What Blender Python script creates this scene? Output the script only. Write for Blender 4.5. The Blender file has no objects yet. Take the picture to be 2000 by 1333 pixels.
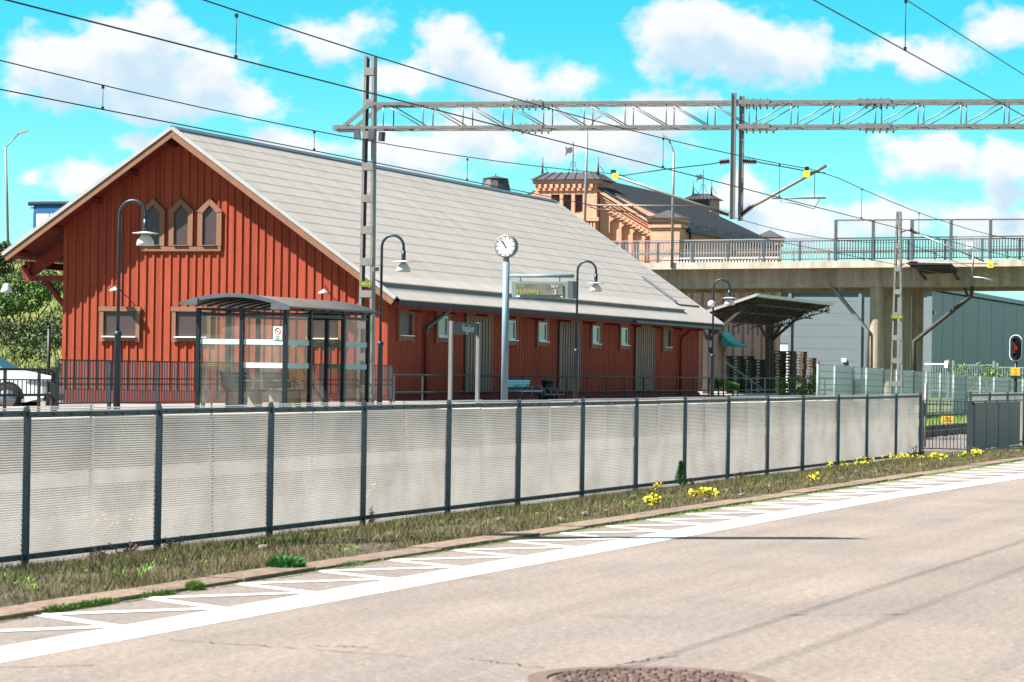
import bpy, math, random
import numpy as np
from mathutils import Vector, Matrix

# ------------------------------------------------------------------ camera
# World: X runs along the railway, Y across it (away from the camera), Z up.  Road surface z = 0.
scene = bpy.context.scene
F_PX, ROLL, EYE = 5400.0, 0.0145, Vector((0, 0, 1.2))
_u0 = 1950*math.cos(ROLL) + 85.5*math.sin(ROLL)
_v0 = 1950*math.sin(ROLL) - 85.5*math.cos(ROLL)
PITCH = math.atan(-_v0/F_PX)
PHI = math.atan(_u0*math.cos(PITCH)/F_PX)
CF = Vector((math.cos(PHI)*math.cos(PITCH), math.sin(PHI)*math.cos(PITCH), math.sin(PITCH)))
_R = Vector((math.sin(PHI), -math.cos(PHI), 0)); _U = _R.cross(CF)
CR = _R*math.cos(ROLL) + _U*math.sin(ROLL)
CU = _U*math.cos(ROLL) - _R*math.sin(ROLL)
cam_data = bpy.data.cameras.new('camera'); cam = bpy.data.objects.new('camera', cam_data)
scene.collection.objects.link(cam); scene.camera = cam
cam.matrix_world = Matrix((( CR.x, CU.x, -CF.x, EYE.x), (CR.y, CU.y, -CF.y, EYE.y), (CR.z, CU.z, -CF.z, EYE.z), (0, 0, 0, 1)))
cam_data.sensor_width = 36.0; cam_data.lens = 36.0*F_PX/2000; cam_data.clip_start = 0.5; cam_data.clip_end = 5000
cam_data.dof.use_dof = True; cam_data.dof.focus_distance = 45.0; cam_data.dof.aperture_fstop = 9.0

SUN_AZ = Vector((-0.53, 0.848, 0)).normalized(); SUN_EL = math.radians(49)
SUN = Vector((SUN_AZ.x*math.cos(SUN_EL), SUN_AZ.y*math.cos(SUN_EL), math.sin(SUN_EL)))
sd = bpy.data.lights.new('sun', 'SUN'); sd.energy = 5.0; sd.angle = math.radians(0.53); sd.color = (1.0, 0.945, 0.87)
so = bpy.data.objects.new('sun', sd); scene.collection.objects.link(so)
so.rotation_euler = SUN.to_track_quat('Z', 'Y').to_euler()
scene.view_settings.view_transform = 'Standard'; scene.view_settings.look = 'None'
scene.view_settings.exposure = 1.9; scene.view_settings.gamma = 1.0; scene.view_settings.use_curve_mapping = False
scene.render.resolution_x = 1024; scene.render.resolution_y = 682

def P(px, py, X=None, Y=None, Z=None, D=None):
    """a photo pixel (2000 x 1333) meets the plane X=, Y= or Z=, or the depth D"""
    d = CF + CR*((px-1000)/F_PX) - CU*((py-666.5)/F_PX)
    if X is not None: t = (X-EYE.x)/d.x
    elif Y is not None: t = (Y-EYE.y)/d.y
    elif Z is not None: t = (Z-EYE.z)/d.z
    else: t = D
    return EYE + d*t
def W(q):
    d = Vector(q)-EYE; z = d.dot(CF)
    return 1000+F_PX*d.dot(CR)/z, 666.5-F_PX*d.dot(CU)/z

# ------------------------------------------------------------------ sky
def build_world():
    w = bpy.data.worlds.new('World'); scene.world = w; w.use_nodes = True
    nt = w.node_tree; nt.nodes.clear(); N = nt.nodes.new; L = nt.links.new
    out = N('ShaderNodeOutputWorld'); bg = N('ShaderNodeBackground'); L(bg.outputs[0], out.inputs[0])
    bg.inputs[1].default_value = 0.05
    sky = N('ShaderNodeTexSky'); sky.sky_type = 'NISHITA'; sky.sun_disc = False
    sky.sun_elevation = SUN_EL; sky.sun_rotation = math.atan2(SUN_AZ.x, SUN_AZ.y)
    sky.air_density = 1.0; sky.dust_density = 0.35; sky.ozone_density = 0.8
    # a clear northern summer blue leaning to cyan
    tint = N('ShaderNodeMix'); tint.data_type = 'RGBA'; tint.blend_type = 'MULTIPLY'; tint.inputs[0].default_value = 1
    L(sky.outputs[0], tint.inputs[6])
    tc0 = N('ShaderNodeTexCoord'); sp0 = N('ShaderNodeSeparateXYZ'); L(tc0.outputs['Generated'], sp0.inputs[0])
    er = N('ShaderNodeMapRange'); er.interpolation_type = 'SMOOTHSTEP'; er.inputs[1].default_value = 0.02; er.inputs[2].default_value = 0.135; L(sp0.outputs[2], er.inputs[0])
    tm = N('ShaderNodeMix'); tm.data_type = 'RGBA'; L(er.outputs[0], tm.inputs[0]); tm.inputs[6].default_value = (.50, .96, 1.08, 1); tm.inputs[7].default_value = (.13, .86, .90, 1); L(tm.outputs[2], tint.inputs[7])
    # cloud field as a node group of (azimuth, elevation) in degrees
    g = bpy.data.node_groups.new('cloud_field', 'ShaderNodeTree')
    g.interface.new_socket('V', in_out='INPUT', socket_type='NodeSocketVector')
    g.interface.new_socket('F', in_out='OUTPUT', socket_type='NodeSocketFloat')
    gi = g.nodes.new('NodeGroupInput'); go = g.nodes.new('NodeGroupOutput'); GN = g.nodes.new; GL = g.links.new
    def gm(op, a, b=None, c=None, clamp=False):
        n = GN('ShaderNodeMath'); n.operation = op; n.use_clamp = clamp
        for i, v in enumerate((a, b, c)):
            if v is None: continue
            if isinstance(v, (int, float)): n.inputs[i].default_value = v
            else: GL(v, n.inputs[i])
        return n.outputs[0]
    # billow noise
    nz = GN('ShaderNodeTexNoise'); nz.inputs['Scale'].default_value = 0.95; nz.inputs['Detail'].default_value = 10; nz.inputs['Roughness'].default_value = 0.58
    mp = GN('ShaderNodeMapping'); mp.inputs['Scale'].default_value = (1.0, 1.35, 1); GL(gi.outputs[0], mp.inputs[0]); GL(mp.outputs[0], nz.inputs['Vector'])
    # warp
    nw = GN('ShaderNodeTexNoise'); nw.inputs['Scale'].default_value = 1.1; nw.inputs['Detail'].default_value = 4; GL(gi.outputs[0], nw.inputs['Vector'])
    sub = GN('ShaderNodeVectorMath'); sub.operation = 'SUBTRACT'; sub.inputs[1].default_value = (.5, .5, .5); GL(nw.outputs['Color'], sub.inputs[0])
    scl = GN('ShaderNodeVectorMath'); scl.operation = 'SCALE'; scl.inputs[3].default_value = 0.9; GL(sub.outputs[0], scl.inputs[0])
    add = GN('ShaderNodeVectorMath'); add.operation = 'ADD'; GL(gi.outputs[0], add.inputs[0]); GL(scl.outputs[0], add.inputs[1])
    def azel(px, py):
        d = (P(px, py, D=1)-EYE).normalized()
        return math.degrees(math.atan2(d.y, d.x)), math.degrees(math.asin(d.z))
    k = math.degrees(1/F_PX)
    blobs = [(140,130,130,75,1.0),(270,95,125,85,1.1),(330,180,170,70,1.0),(160,180,140,50,.8),(400,130,90,60,.8),(480,190,90,45,.7),
             (640,75,90,50,.62),(700,50,60,50,.55),(890,110,90,75,1.0),(980,150,130,55,.75),(800,150,110,40,.6),(1080,170,110,45,.55),
             (1340,75,115,85,1.1),(1450,95,150,75,1.05),(1560,105,110,60,.9),(1390,40,70,50,.9),(1780,110,130,50,.75),(1960,50,80,50,.8),
             (560,285,110,40,.85),(820,300,150,60,.85),(940,270,140,70,.8),(1130,270,150,60,.85),(1290,230,120,60,.8),(1230,310,110,40,.8),
             (280,285,50,25,.75),(170,345,85,38,.75),(1820,310,110,45,1.0),(1960,320,70,50,.9),(1975,378,60,35,.8),(1440,380,60,45,.9),(1560,440,130,50,.95),
             (1720,430,120,45,.8),(1900,425,120,40,.95),(1990,440,80,40,.8),(60,350,30,20,.5)]
    cur = None
    for (x, y, rx, ry, wt) in blobs:
        a, e = azel(x, y)
        m = GN('ShaderNodeMapping'); m.vector_type = 'TEXTURE'
        m.inputs['Location'].default_value = (a, e, 0); m.inputs['Scale'].default_value = (rx*k*1.18, ry*k*1.18, 1e6)
        GL(add.outputs[0], m.inputs[0])
        ln = GN('ShaderNodeVectorMath'); ln.operation = 'LENGTH'; GL(m.outputs[0], ln.inputs[0])
        v = gm('MULTIPLY', gm('SUBTRACT', 1.0, ln.outputs['Value']), wt)
        cur = v if cur is None else gm('SMOOTH_MAX', cur, v, 0.25)
    # elsewhere in the sky: the same kind of scattered cumulus
    n2 = GN('ShaderNodeTexNoise'); n2.inputs['Scale'].default_value = 0.16; n2.inputs['Detail'].default_value = 3; GL(gi.outputs[0], n2.inputs['Vector'])
    rest = gm('MULTIPLY_ADD', n2.outputs['Fac'], 5.0, -2.45)
    sx = GN('ShaderNodeSeparateXYZ'); GL(gi.outputs[0], sx.inputs[0])
    a0, e0 = azel(1000, 300)
    far = gm('MAXIMUM', gm('SUBTRACT', gm('ABSOLUTE', gm('SUBTRACT', sx.outputs[0], a0)), 11.5), gm('SUBTRACT', gm('ABSOLUTE', gm('SUBTRACT', sx.outputs[1], e0)), 5.0))
    wgt = gm('MULTIPLY', far, 0.5, clamp=True)
    base = gm('MAXIMUM', cur, gm('SUBTRACT', gm('MULTIPLY', gm('ADD', rest, 1.0), wgt), 1.0))
    fld = gm('ADD', base, gm('MULTIPLY_ADD', nz.outputs['Fac'], 1.5, -0.88))
    GL(fld, go.inputs[0])
    # direction -> degrees
    tc = N('ShaderNodeTexCoord'); sp = N('ShaderNodeSeparateXYZ'); L(tc.outputs['Generated'], sp.inputs[0])
    def m(op, a, b=None, c=None, clamp=False):
        n = N('ShaderNodeMath'); n.operation = op; n.use_clamp = clamp
        for i, v in enumerate((a, b, c)):
            if v is None: continue
            if isinstance(v, (int, float)): n.inputs[i].default_value = v
            else: L(v, n.inputs[i])
        return n.outputs[0]
    az = m('MULTIPLY', m('ARCTAN2', sp.outputs[1], sp.outputs[0]), 180/math.pi)
    el = m('MULTIPLY', m('ARCSINE', sp.outputs[2]), 180/math.pi)
    cb = N('ShaderNodeCombineXYZ'); L(az, cb.inputs[0]); L(el, cb.inputs[1])
    G1 = N('ShaderNodeGroup'); G1.node_tree = g; L(cb.outputs[0], G1.inputs[0])
    sh = N('ShaderNodeVectorMath'); sh.operation = 'ADD'; sh.inputs[1].default_value = (0.12, 0.62, 0); L(cb.outputs[0], sh.inputs[0])
    G2 = N('ShaderNodeGroup'); G2.node_tree = g; L(sh.outputs[0], G2.inputs[0])
    mr = N('ShaderNodeMapRange'); mr.interpolation_type = 'SMOOTHSTEP'; mr.inputs[1].default_value = -0.12; mr.inputs[2].default_value = 0.36; L(G1.outputs[0], mr.inputs[0])
    sm = N('ShaderNodeMapRange'); sm.interpolation_type = 'SMOOTHSTEP'; sm.inputs[1].default_value = -0.05; sm.inputs[2].default_value = 0.75; L(G2.outputs[0], sm.inputs[0])
    cc = N('ShaderNodeMix'); cc.data_type = 'RGBA'; L(sm.outputs[0], cc.inputs[0])
    cc.inputs[6].default_value = (5.35, 5.38, 5.42, 1); cc.inputs[7].default_value = (3.35, 4.35, 5.15, 1)
    fin = N('ShaderNodeMix'); fin.data_type = 'RGBA'
    L(m('MULTIPLY', mr.outputs[0], 0.97), fin.inputs[0]); L(tint.outputs[2], fin.inputs[6]); L(cc.outputs[2], fin.inputs[7])
    L(fin.outputs[2], bg.inputs[0])
build_world()

# ------------------------------------------------------------------ helpers
rnd = random.Random(7)
COL = scene.collection
ORG = {}
class MB:
    def __init__(s): s.v = []; s.f = []; s.sm = []
    def add(s, vs, fs, smooth=False):
        o = len(s.v); s.v.extend([tuple(v) for v in vs]); s.f.extend([tuple(i+o for i in f) for f in fs]); s.sm.extend([smooth]*len(fs)); return s
    def box(s, a, b):
        x0, y0, z0 = (min(a[i], b[i]) for i in range(3)); x1, y1, z1 = (max(a[i], b[i]) for i in range(3))
        return s.add([(x0,y0,z0),(x1,y0,z0),(x1,y1,z0),(x0,y1,z0),(x0,y0,z1),(x1,y0,z1),(x1,y1,z1),(x0,y1,z1)],
                     [(0,3,2,1),(4,5,6,7),(0,1,5,4),(1,2,6,5),(2,3,7,6),(3,0,4,7)])
    def cbox(s, c, d): return s.box((c[0]-d[0]/2, c[1]-d[1]/2, c[2]-d[2]/2), (c[0]+d[0]/2, c[1]+d[1]/2, c[2]+d[2]/2))
    def beam(s, p, q, w, h, up=(0,0,1)):
        p = Vector(p); q = Vector(q); d = (q-p).normalized(); u = Vector(up); r = d.cross(u)
        if r.length < 1e-4: r = d.cross(Vector((0,1,0)))
        r.normalize(); u = r.cross(d); r *= w/2; u *= h/2
        return s.add([p-r-u,p+r-u,p+r+u,p-r+u,q-r-u,q+r-u,q+r+u,q-r+u],[(0,3,2,1),(4,5,6,7),(0,1,5,4),(1,2,6,5),(2,3,7,6),(3,0,4,7)])
    def tube(s, pts, r, n=8, caps=True, smooth=True):
        pts = [Vector(p) for p in pts]; m = len(pts); rs = r if isinstance(r, (list, tuple)) else [r]*m
        vs = []; ref = None
        for i, p in enumerate(pts):
            d = ((pts[min(i+1,m-1)]-pts[max(i-1,0)])).normalized()
            if ref is None: ref = Vector((0,0,1)) if abs(d.z) < .9 else Vector((1,0,0))
            a = d.cross(ref).normalized(); b = a.cross(d).normalized(); ref = b
            for k in range(n):
                t = 2*math.pi*k/n; vs.append(p+(a*math.cos(t)+b*math.sin(t))*rs[i])
        fs = [(i*n+k, i*n+(k+1)%n, (i+1)*n+(k+1)%n, (i+1)*n+k) for i in range(m-1) for k in range(n)]
        o = len(s.v); s.add(vs, fs, smooth)
        if caps: s.f += [tuple(o+k for k in range(n))[::-1], tuple(o+(m-1)*n+k for k in range(n))]; s.sm += [False, False]
        return s
    def lathe(s, prof, c, n=20, axis='z', smooth=True, caps=True):
        c = Vector(c); vs = []
        for r, h in prof:
            for k in range(n):
                t = 2*math.pi*k/n; a, b = r*math.cos(t), r*math.sin(t)
                vs.append(c + (Vector((a,b,h)) if axis == 'z' else Vector((h,a,b)) if axis == 'x' else Vector((a,h,b))))
        m = len(prof)
        fs = [(i*n+k, i*n+(k+1)%n, (i+1)*n+(k+1)%n, (i+1)*n+k) for i in range(m-1) for k in range(n)]
        o = len(s.v); s.add(vs, fs, smooth)
        if caps and prof[0][0] > 1e-4: s.f.append(tuple(o+k for k in range(n))[::-1]); s.sm.append(False)
        if caps and prof[-1][0] > 1e-4: s.f.append(tuple(o+(m-1)*n+k for k in range(n))); s.sm.append(False)
        return s
    def prism(s, poly, axis, a, b):
        """2-D polygon extruded along an axis: 'x' takes (y,z), 'y' takes (x,z), 'z' takes (x,y)"""
        n = len(poly)
        mk = (lambda p, t: (t, p[0], p[1])) if axis == 'x' else (lambda p, t: (p[0], t, p[1])) if axis == 'y' else (lambda p, t: (p[0], p[1], t))
        return s.add([mk(p, a) for p in poly]+[mk(p, b) for p in poly],
                     [tuple(range(n)), tuple(range(2*n-1, n-1, -1))]+[(i, i+n, (i+1) % n+n, (i+1) % n) for i in range(n)])
    def prism_fix(s): return s
    def build(s, name, mat, parent=None, origin=None):
        me = bpy.data.meshes.new(name)
        org = Vector(origin) if origin is not None else (ORG[parent.name] if parent is not None else Vector((0,0,0)))
        me.from_pydata([tuple(Vector(v)-org) for v in s.v], [], s.f)
        if any(s.sm): me.polygons.foreach_set('use_smooth', s.sm)
        me.materials.append(M[mat]); me.update()
        if True:
            import bmesh
            bm = bmesh.new(); bm.from_mesh(me); bmesh.ops.recalc_face_normals(bm, faces=bm.faces); bm.to_mesh(me); bm.free()
        return link(name, me, parent, org)
def link(name, me, parent=None, org=None):
    o = bpy.data.objects.new(name, me); COL.objects.link(o)
    if parent is not None:
        o.parent = parent
        loc = (Vector(org) if org is not None else ORG[parent.name]) - ORG[parent.name]
    else: loc = Vector(org) if org is not None else Vector((0,0,0))
    o.location = loc; ORG[o.name] = (ORG[parent.name] if parent is not None else Vector((0,0,0)))+loc
    return o
def tag(o, label, cat, group=None):
    o['label'] = label; o['category'] = cat
    if group: o['group'] = group
    return o
def thing(name, loc, label, cat, group=None):
    o = bpy.data.objects.new(name, None); COL.objects.link(o); o.location = loc; o.empty_display_size = .2
    ORG[o.name] = Vector(loc); return tag(o, label, cat, group)
def struct(o): o['kind'] = 'structure'; return o
def stuff(o): o['kind'] = 'stuff'; return o
def copy_tree(o, parent=None, loc=None, label=None):
    c = o.copy(); COL.objects.link(c); c.parent = parent
    if loc is not None: c.location = loc
    if label: c['label'] = label
    ORG[c.name] = Vector(loc) if loc is not None else Vector((0,0,0))
    for ch in list(o.children): copy_tree(ch, c)
    return c
def inst(name, me, parent, world):   # another object sharing mesh data
    o = bpy.data.objects.new(name, me); COL.objects.link(o); o.parent = parent
    o.location = Vector(world)-(ORG[parent.name] if parent is not None else Vector((0,0,0))); ORG[o.name] = Vector(world); return o
def np_mesh(name, verts, faces_n, mat, parent=None):
    """verts (n,3) array, consecutive polygons of faces_n corners each"""
    verts = np.asarray(verts, dtype=np.float32); nv = len(verts); nf = nv//faces_n
    me = bpy.data.meshes.new(name); me.vertices.add(nv); me.vertices.foreach_set('co', verts.ravel())
    me.loops.add(nv); me.loops.foreach_set('vertex_index', np.arange(nv, dtype=np.int32))
    me.polygons.add(nf); me.polygons.foreach_set('loop_start', np.arange(0, nv, faces_n, dtype=np.int32))
    me.polygons.foreach_set('loop_total', np.full(nf, faces_n, dtype=np.int32)) if bpy.app.version < (4, 1) else None
    me.materials.append(M[mat]); me.update(); me.validate()
    return link(name, me, parent) if name else me
_font_cache = {}
def text_mesh(txt, size, name, mat, parent, origin, xdir, up, sx=1.0, depth=.004, align='CENTER'):
    cu = bpy.data.curves.new('t', 'FONT'); cu.body = txt; cu.size = size; cu.align_x = align; cu.align_y = 'CENTER'; cu.extrude = depth; cu.offset = -size*.012; cu.resolution_u = 4
    to = bpy.data.objects.new('t', cu); COL.objects.link(to)
    dg = bpy.context.evaluated_depsgraph_get(); me = bpy.data.meshes.new_from_object(to.evaluated_get(dg))
    bpy.data.objects.remove(to); bpy.data.curves.remove(cu)
    x = Vector(xdir).normalized(); u = Vector(up).normalized(); z = x.cross(u)
    rel = Vector(origin)-ORG[parent.name]
    me.transform(Matrix(((x.x*sx, u.x, z.x, rel.x), (x.y*sx, u.y, z.y, rel.y), (x.z*sx, u.z, z.z, rel.z), (0,0,0,1))))
    me.materials.clear(); me.materials.append(M[mat]); me.name = name
    return link(name, me, parent)

# ------------------------------------------------------------------ materials
M = {}
def mat(name, col, rough=.6, metal=0.0, var=.25, scale=(4,4,4), detail=5, col2=None, bump=0.0, bscale=None, obj_var=0.0, spec=.4, dirt=None, K=.5):
    col = tuple(c*K for c in col); col2 = tuple(c*K for c in col2) if col2 else None
    if dirt: dirt = (tuple(c*K for c in dirt[0]),)+tuple(dirt[1:])
    m = bpy.data.materials.new(name); m.use_nodes = True; M[name] = m
    nt = m.node_tree; b = nt.nodes['Principled BSDF']; N = nt.nodes.new; L = nt.links.new
    b.inputs['Roughness'].default_value = rough; b.inputs['Metallic'].default_value = metal
    b.inputs['Specular IOR Level'].default_value = spec
    geo = N('ShaderNodeNewGeometry'); mp = N('ShaderNodeMapping'); mp.inputs['Scale'].default_value = scale if isinstance(scale, tuple) else (scale,)*3
    L(geo.outputs['Position'], mp.inputs[0])
    nz = N('ShaderNodeTexNoise'); nz.inputs['Scale'].default_value = 1; nz.inputs['Detail'].default_value = detail; nz.inputs['Roughness'].default_value = .62
    L(mp.outputs[0], nz.inputs['Vector'])
    c2 = col2 if col2 else tuple(max(0, c*(1-var)) for c in col); c1 = col if col2 else tuple(min(1, c*(1+var*.6)) for c in col)
    rp = N('ShaderNodeValToRGB'); rp.color_ramp.elements[0].position = .32; rp.color_ramp.elements[1].position = .68
    rp.color_ramp.elements[0].color = (*c2, 1); rp.color_ramp.elements[1].color = (*c1, 1); L(nz.outputs['Fac'], rp.inputs[0])
    o = rp.outputs[0]
    if obj_var:
        oi = N('ShaderNodeObjectInfo'); hv = N('ShaderNodeHueSaturation'); mr = N('ShaderNodeMapRange')
        mr.inputs[3].default_value = 1-obj_var; mr.inputs[4].default_value = 1+obj_var; L(oi.outputs['Random'], mr.inputs[0]); L(mr.outputs[0], hv.inputs['Value']); L(o, hv.inputs['Color']); o = hv.outputs[0]
    if dirt:   # (colour, noise scale, threshold lo, hi, strength)
        n2 = N('ShaderNodeTexNoise'); n2.inputs['Scale'].default_value = dirt[1]; n2.inputs['Detail'].default_value = 6; n2.inputs['Roughness'].default_value = .65; L(geo.outputs['Position'], n2.inputs['Vector'])
        mr2 = N('ShaderNodeMapRange'); mr2.inputs[1].default_value = dirt[2]; mr2.inputs[2].default_value = dirt[3]; mr2.inputs[4].default_value = dirt[4]; L(n2.outputs['Fac'], mr2.inputs[0])
        mx = N('ShaderNodeMix'); mx.data_type = 'RGBA'; L(mr2.outputs[0], mx.inputs[0]); L(o, mx.inputs[6]); mx.inputs[7].default_value = (*dirt[0], 1); o = mx.outputs[2]
    L(o, b.inputs['Base Color'])
    if bump:
        bn = N('ShaderNodeTexNoise'); bn.inputs['Scale'].default_value = 1; bn.inputs['Detail'].default_value = 4
        m3 = N('ShaderNodeMapping'); bs = bscale if bscale else scale; m3.inputs['Scale'].default_value = bs if isinstance(bs, tuple) else (bs,)*3
        L(geo.outputs['Position'], m3.inputs[0]); L(m3.outputs[0], bn.inputs['Vector'])
        bp = N('ShaderNodeBump'); bp.inputs['Strength'].default_value = bump; bp.inputs['Distance'].default_value = .02; L(bn.outputs['Fac'], bp.inputs['Height']); L(bp.outputs[0], b.inputs['Normal'])
    return m
def brick_mat(name, c1, c2, mortar, sc=4.0):
    m = bpy.data.materials.new(name); m.use_nodes = True; M[name] = m
    nt = m.node_tree; b = nt.nodes['Principled BSDF']; N = nt.nodes.new; L = nt.links.new; b.inputs['Roughness'].default_value = .85
    geo = N('ShaderNodeNewGeometry'); sp = N('ShaderNodeSeparateXYZ'); L(geo.outputs['Position'], sp.inputs[0])
    ad = N('ShaderNodeMath'); L(sp.outputs[0], ad.inputs[0]); L(sp.outputs[1], ad.inputs[1]); cb = N('ShaderNodeCombineXYZ'); L(ad.outputs[0], cb.inputs[0]); L(sp.outputs[2], cb.inputs[1])
    br = N('ShaderNodeTexBrick'); br.inputs['Scale'].default_value = 1.0; br.inputs['Brick Width'].default_value = .26; br.inputs['Row Height'].default_value = .085; br.inputs['Mortar Size'].default_value = .008
    br.inputs['Color1'].default_value = (*c1, 1); br.inputs['Color2'].default_value = (*c2, 1); br.inputs['Mortar'].default_value = (*mortar, 1); br.inputs['Bias'].default_value = -.1
    L(cb.outputs[0], br.inputs['Vector'])
    nz = N('ShaderNodeTexNoise'); nz.inputs['Scale'].default_value = .8; nz.inputs['Detail'].default_value = 6; L(geo.outputs['Position'], nz.inputs['Vector'])
    hv = N('ShaderNodeHueSaturation'); mr = N('ShaderNodeMapRange'); mr.inputs[3].default_value = .7; mr.inputs[4].default_value = 1.25; L(nz.outputs['Fac'], mr.inputs[0]); L(mr.outputs[0], hv.inputs['Value']); L(br.outputs['Color'], hv.inputs['Color'])
    L(hv.outputs[0], b.inputs['Base Color'])
def glass_mat(name, tint, rough=.02, alpha=.12):
    """thin architectural pane: mostly clear, a little tinted film plus a reflection"""
    m = bpy.data.materials.new(name); m.use_nodes = True; M[name] = m; nt = m.node_tree; nt.nodes.clear(); N = nt.nodes.new; L = nt.links.new
    out = N('ShaderNodeOutputMaterial'); tr = N('ShaderNodeBsdfTransparent'); tr.inputs[0].default_value = (*tint, 1)
    df = N('ShaderNodeBsdfDiffuse'); df.inputs[0].default_value = (.5, .52, .48, 1)
    gl = N('ShaderNodeBsdfGlossy'); gl.inputs['Roughness'].default_value = rough
    geo = N('ShaderNodeNewGeometry'); nz = N('ShaderNodeTexNoise'); nz.inputs['Scale'].default_value = 1.7; nz.inputs['Detail'].default_value = 5; L(geo.outputs['Position'], nz.inputs['Vector'])
    mr = N('ShaderNodeMapRange'); mr.inputs[1].default_value = .3; mr.inputs[2].default_value = .8; mr.inputs[3].default_value = alpha*.4; mr.inputs[4].default_value = alpha*1.8; L(nz.outputs['Fac'], mr.inputs[0])
    a = N('ShaderNodeMixShader'); L(mr.outputs[0], a.inputs[0]); L(tr.outputs[0], a.inputs[1]); L(df.outputs[0], a.inputs[2])
    fr = N('ShaderNodeFresnel'); fr.inputs[0].default_value = 1.45
    b = N('ShaderNodeMixShader'); L(fr.outputs[0], b.inputs[0]); L(a.outputs[0], b.inputs[1]); L(gl.outputs[0], b.inputs[2]); L(b.outputs[0], out.inputs[0])

def asphalt_mat():
    m = bpy.data.materials.new('asphalt'); m.use_nodes = True; M['asphalt'] = m
    nt = m.node_tree; b = nt.nodes['Principled BSDF']; N = nt.nodes.new; L = nt.links.new; b.inputs['Roughness'].default_value = .88; b.inputs['Specular IOR Level'].default_value = .25
    geo = N('ShaderNodeNewGeometry')
    def noise(sc, det, ro=.6, mp=None):
        n = N('ShaderNodeTexNoise'); n.inputs['Scale'].default_value = 1; n.inputs['Detail'].default_value = det; n.inputs['Roughness'].default_value = ro
        q = N('ShaderNodeMapping'); q.inputs['Scale'].default_value = sc; L(geo.outputs['Position'], q.inputs[0]); L(q.outputs[0], n.inputs['Vector']); return n.outputs['Fac']
    def ramp(f, p0, c0, p1, c1):
        r = N('ShaderNodeValToRGB'); r.color_ramp.elements[0].position = p0; r.color_ramp.elements[0].color = (*c0, 1); r.color_ramp.elements[1].position = p1; r.color_ramp.elements[1].color = (*c1, 1); L(f, r.inputs[0]); return r.outputs[0]
    def mix(f, a, c, mode='MIX'):
        x = N('ShaderNodeMix'); x.data_type = 'RGBA'; x.blend_type = mode
        if isinstance(f, float): x.inputs[0].default_value = f
        else: L(f, x.inputs[0])
        for i, v in ((6, a), (7, c)):
            if isinstance(v, tuple): x.inputs[i].default_value = (*v, 1)
            else: L(v, x.inputs[i])
        return x.outputs[2]
    base = ramp(noise((24,24,24), 10, .72), .30, (.105,.087,.075), .70, (.250,.208,.180))          # aggregate
    broad = ramp(noise((.55,.9,1), 5, .6), .35, (.84,.84,.86), .68, (1.06,1.03,1.0)); o = mix(1.0, base, broad, 'MULTIPLY')   # patchy weathering
    streak = ramp(noise((.10,2.4,1), 4, .55), .40, (.90,.90,.905), .60, (1.03,1.03,1.03)); o = mix(1.0, o, streak, 'MULTIPLY')  # tyre-polished bands along the road
    vo = N('ShaderNodeTexVoronoi'); vo.inputs['Scale'].default_value = 13; L(geo.outputs['Position'], vo.inputs['Vector'])
    mr = N('ShaderNodeMapRange'); mr.inputs[1].default_value = .10; mr.inputs[2].default_value = .06; mr.inputs[3].default_value = 0; mr.inputs[4].default_value = 1; L(vo.outputs['Distance'], mr.inputs[0])
    sp = N('ShaderNodeSeparateColor'); L(vo.outputs['Color'], sp.inputs[0]); gt = N('ShaderNodeMath'); gt.operation = 'GREATER_THAN'; gt.inputs[1].default_value = .86; L(sp.outputs[0], gt.inputs[0])
    mu = N('ShaderNodeMath'); mu.operation = 'MULTIPLY'; L(mr.outputs[0], mu.inputs[0]); L(gt.outputs[0], mu.inputs[1]); o = mix(mu.outputs[0], o, (.42,.38,.34))   # pale chips
    lt = N('ShaderNodeMath'); lt.operation = 'LESS_THAN'; lt.inputs[1].default_value = .07; L(sp.outputs[1], lt.inputs[0]); m2 = N('ShaderNodeMath'); m2.operation = 'MULTIPLY'; L(mr.outputs[0], m2.inputs[0]); L(lt.outputs[0], m2.inputs[1]); o = mix(m2.outputs[0], o, (.05,.042,.038))
    st = N('ShaderNodeMapRange'); st.inputs[1].default_value = .66; st.inputs[2].default_value = .74; st.inputs[4].default_value = .35; L(noise((1.1,1.1,1), 3, .5), st.inputs[0]); o = mix(st.outputs[0], o, (.085,.072,.064))   # oil stains
    L(o, b.inputs['Base Color'])
    bp = N('ShaderNodeBump'); bp.inputs['Strength'].default_value = .5; bp.inputs['Distance'].default_value = .015; L(noise((60,60,60), 4), bp.inputs['Height']); L(bp.outputs[0], b.inputs['Normal'])
asphalt_mat()
mat('road_paint', (.84,.83,.80), K=.8, rough=.7, var=.08, scale=(9,9,9), dirt=((.20,.165,.14), 11, .60, .70, .8))
mat('kerb_stone', (.31,.21,.15), rough=.85, var=.45, scale=(14,14,14), bump=.3, bscale=(60,60,60), obj_var=.1)
mat('soil', (.15,.125,.07), rough=.95, col2=(.06,.052,.03), scale=(9,9,9), bump=.8, bscale=(40,40,40))
mat('ballast', (.33,.285,.245), rough=.95, col2=(.11,.092,.078), scale=(22,22,22), detail=6, bump=1.0, bscale=(30,30,30))
mat('earth', (.17,.15,.08), rough=.95, col2=(.08,.09,.04), scale=(.6,.6,.6))
mat('gravel_yard', (.34,.31,.28), rough=.95, col2=(.24,.21,.19), scale=(3,3,3), bump=.4, bscale=(40,40,40))
mat('platform_paving', (.42,.38,.34), rough=.9, var=.18, scale=(3,3,3), bump=.2, bscale=(50,50,50))
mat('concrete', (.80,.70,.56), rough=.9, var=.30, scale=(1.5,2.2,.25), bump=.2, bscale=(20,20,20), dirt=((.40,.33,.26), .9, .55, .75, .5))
mat('concrete_grey', (.60,.50,.38), rough=.9, var=.32, scale=(1.6,2.4,.2), bump=.2, bscale=(20,20,20), dirt=((.26,.22,.17), 1.6, .5, .75, .6))
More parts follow.
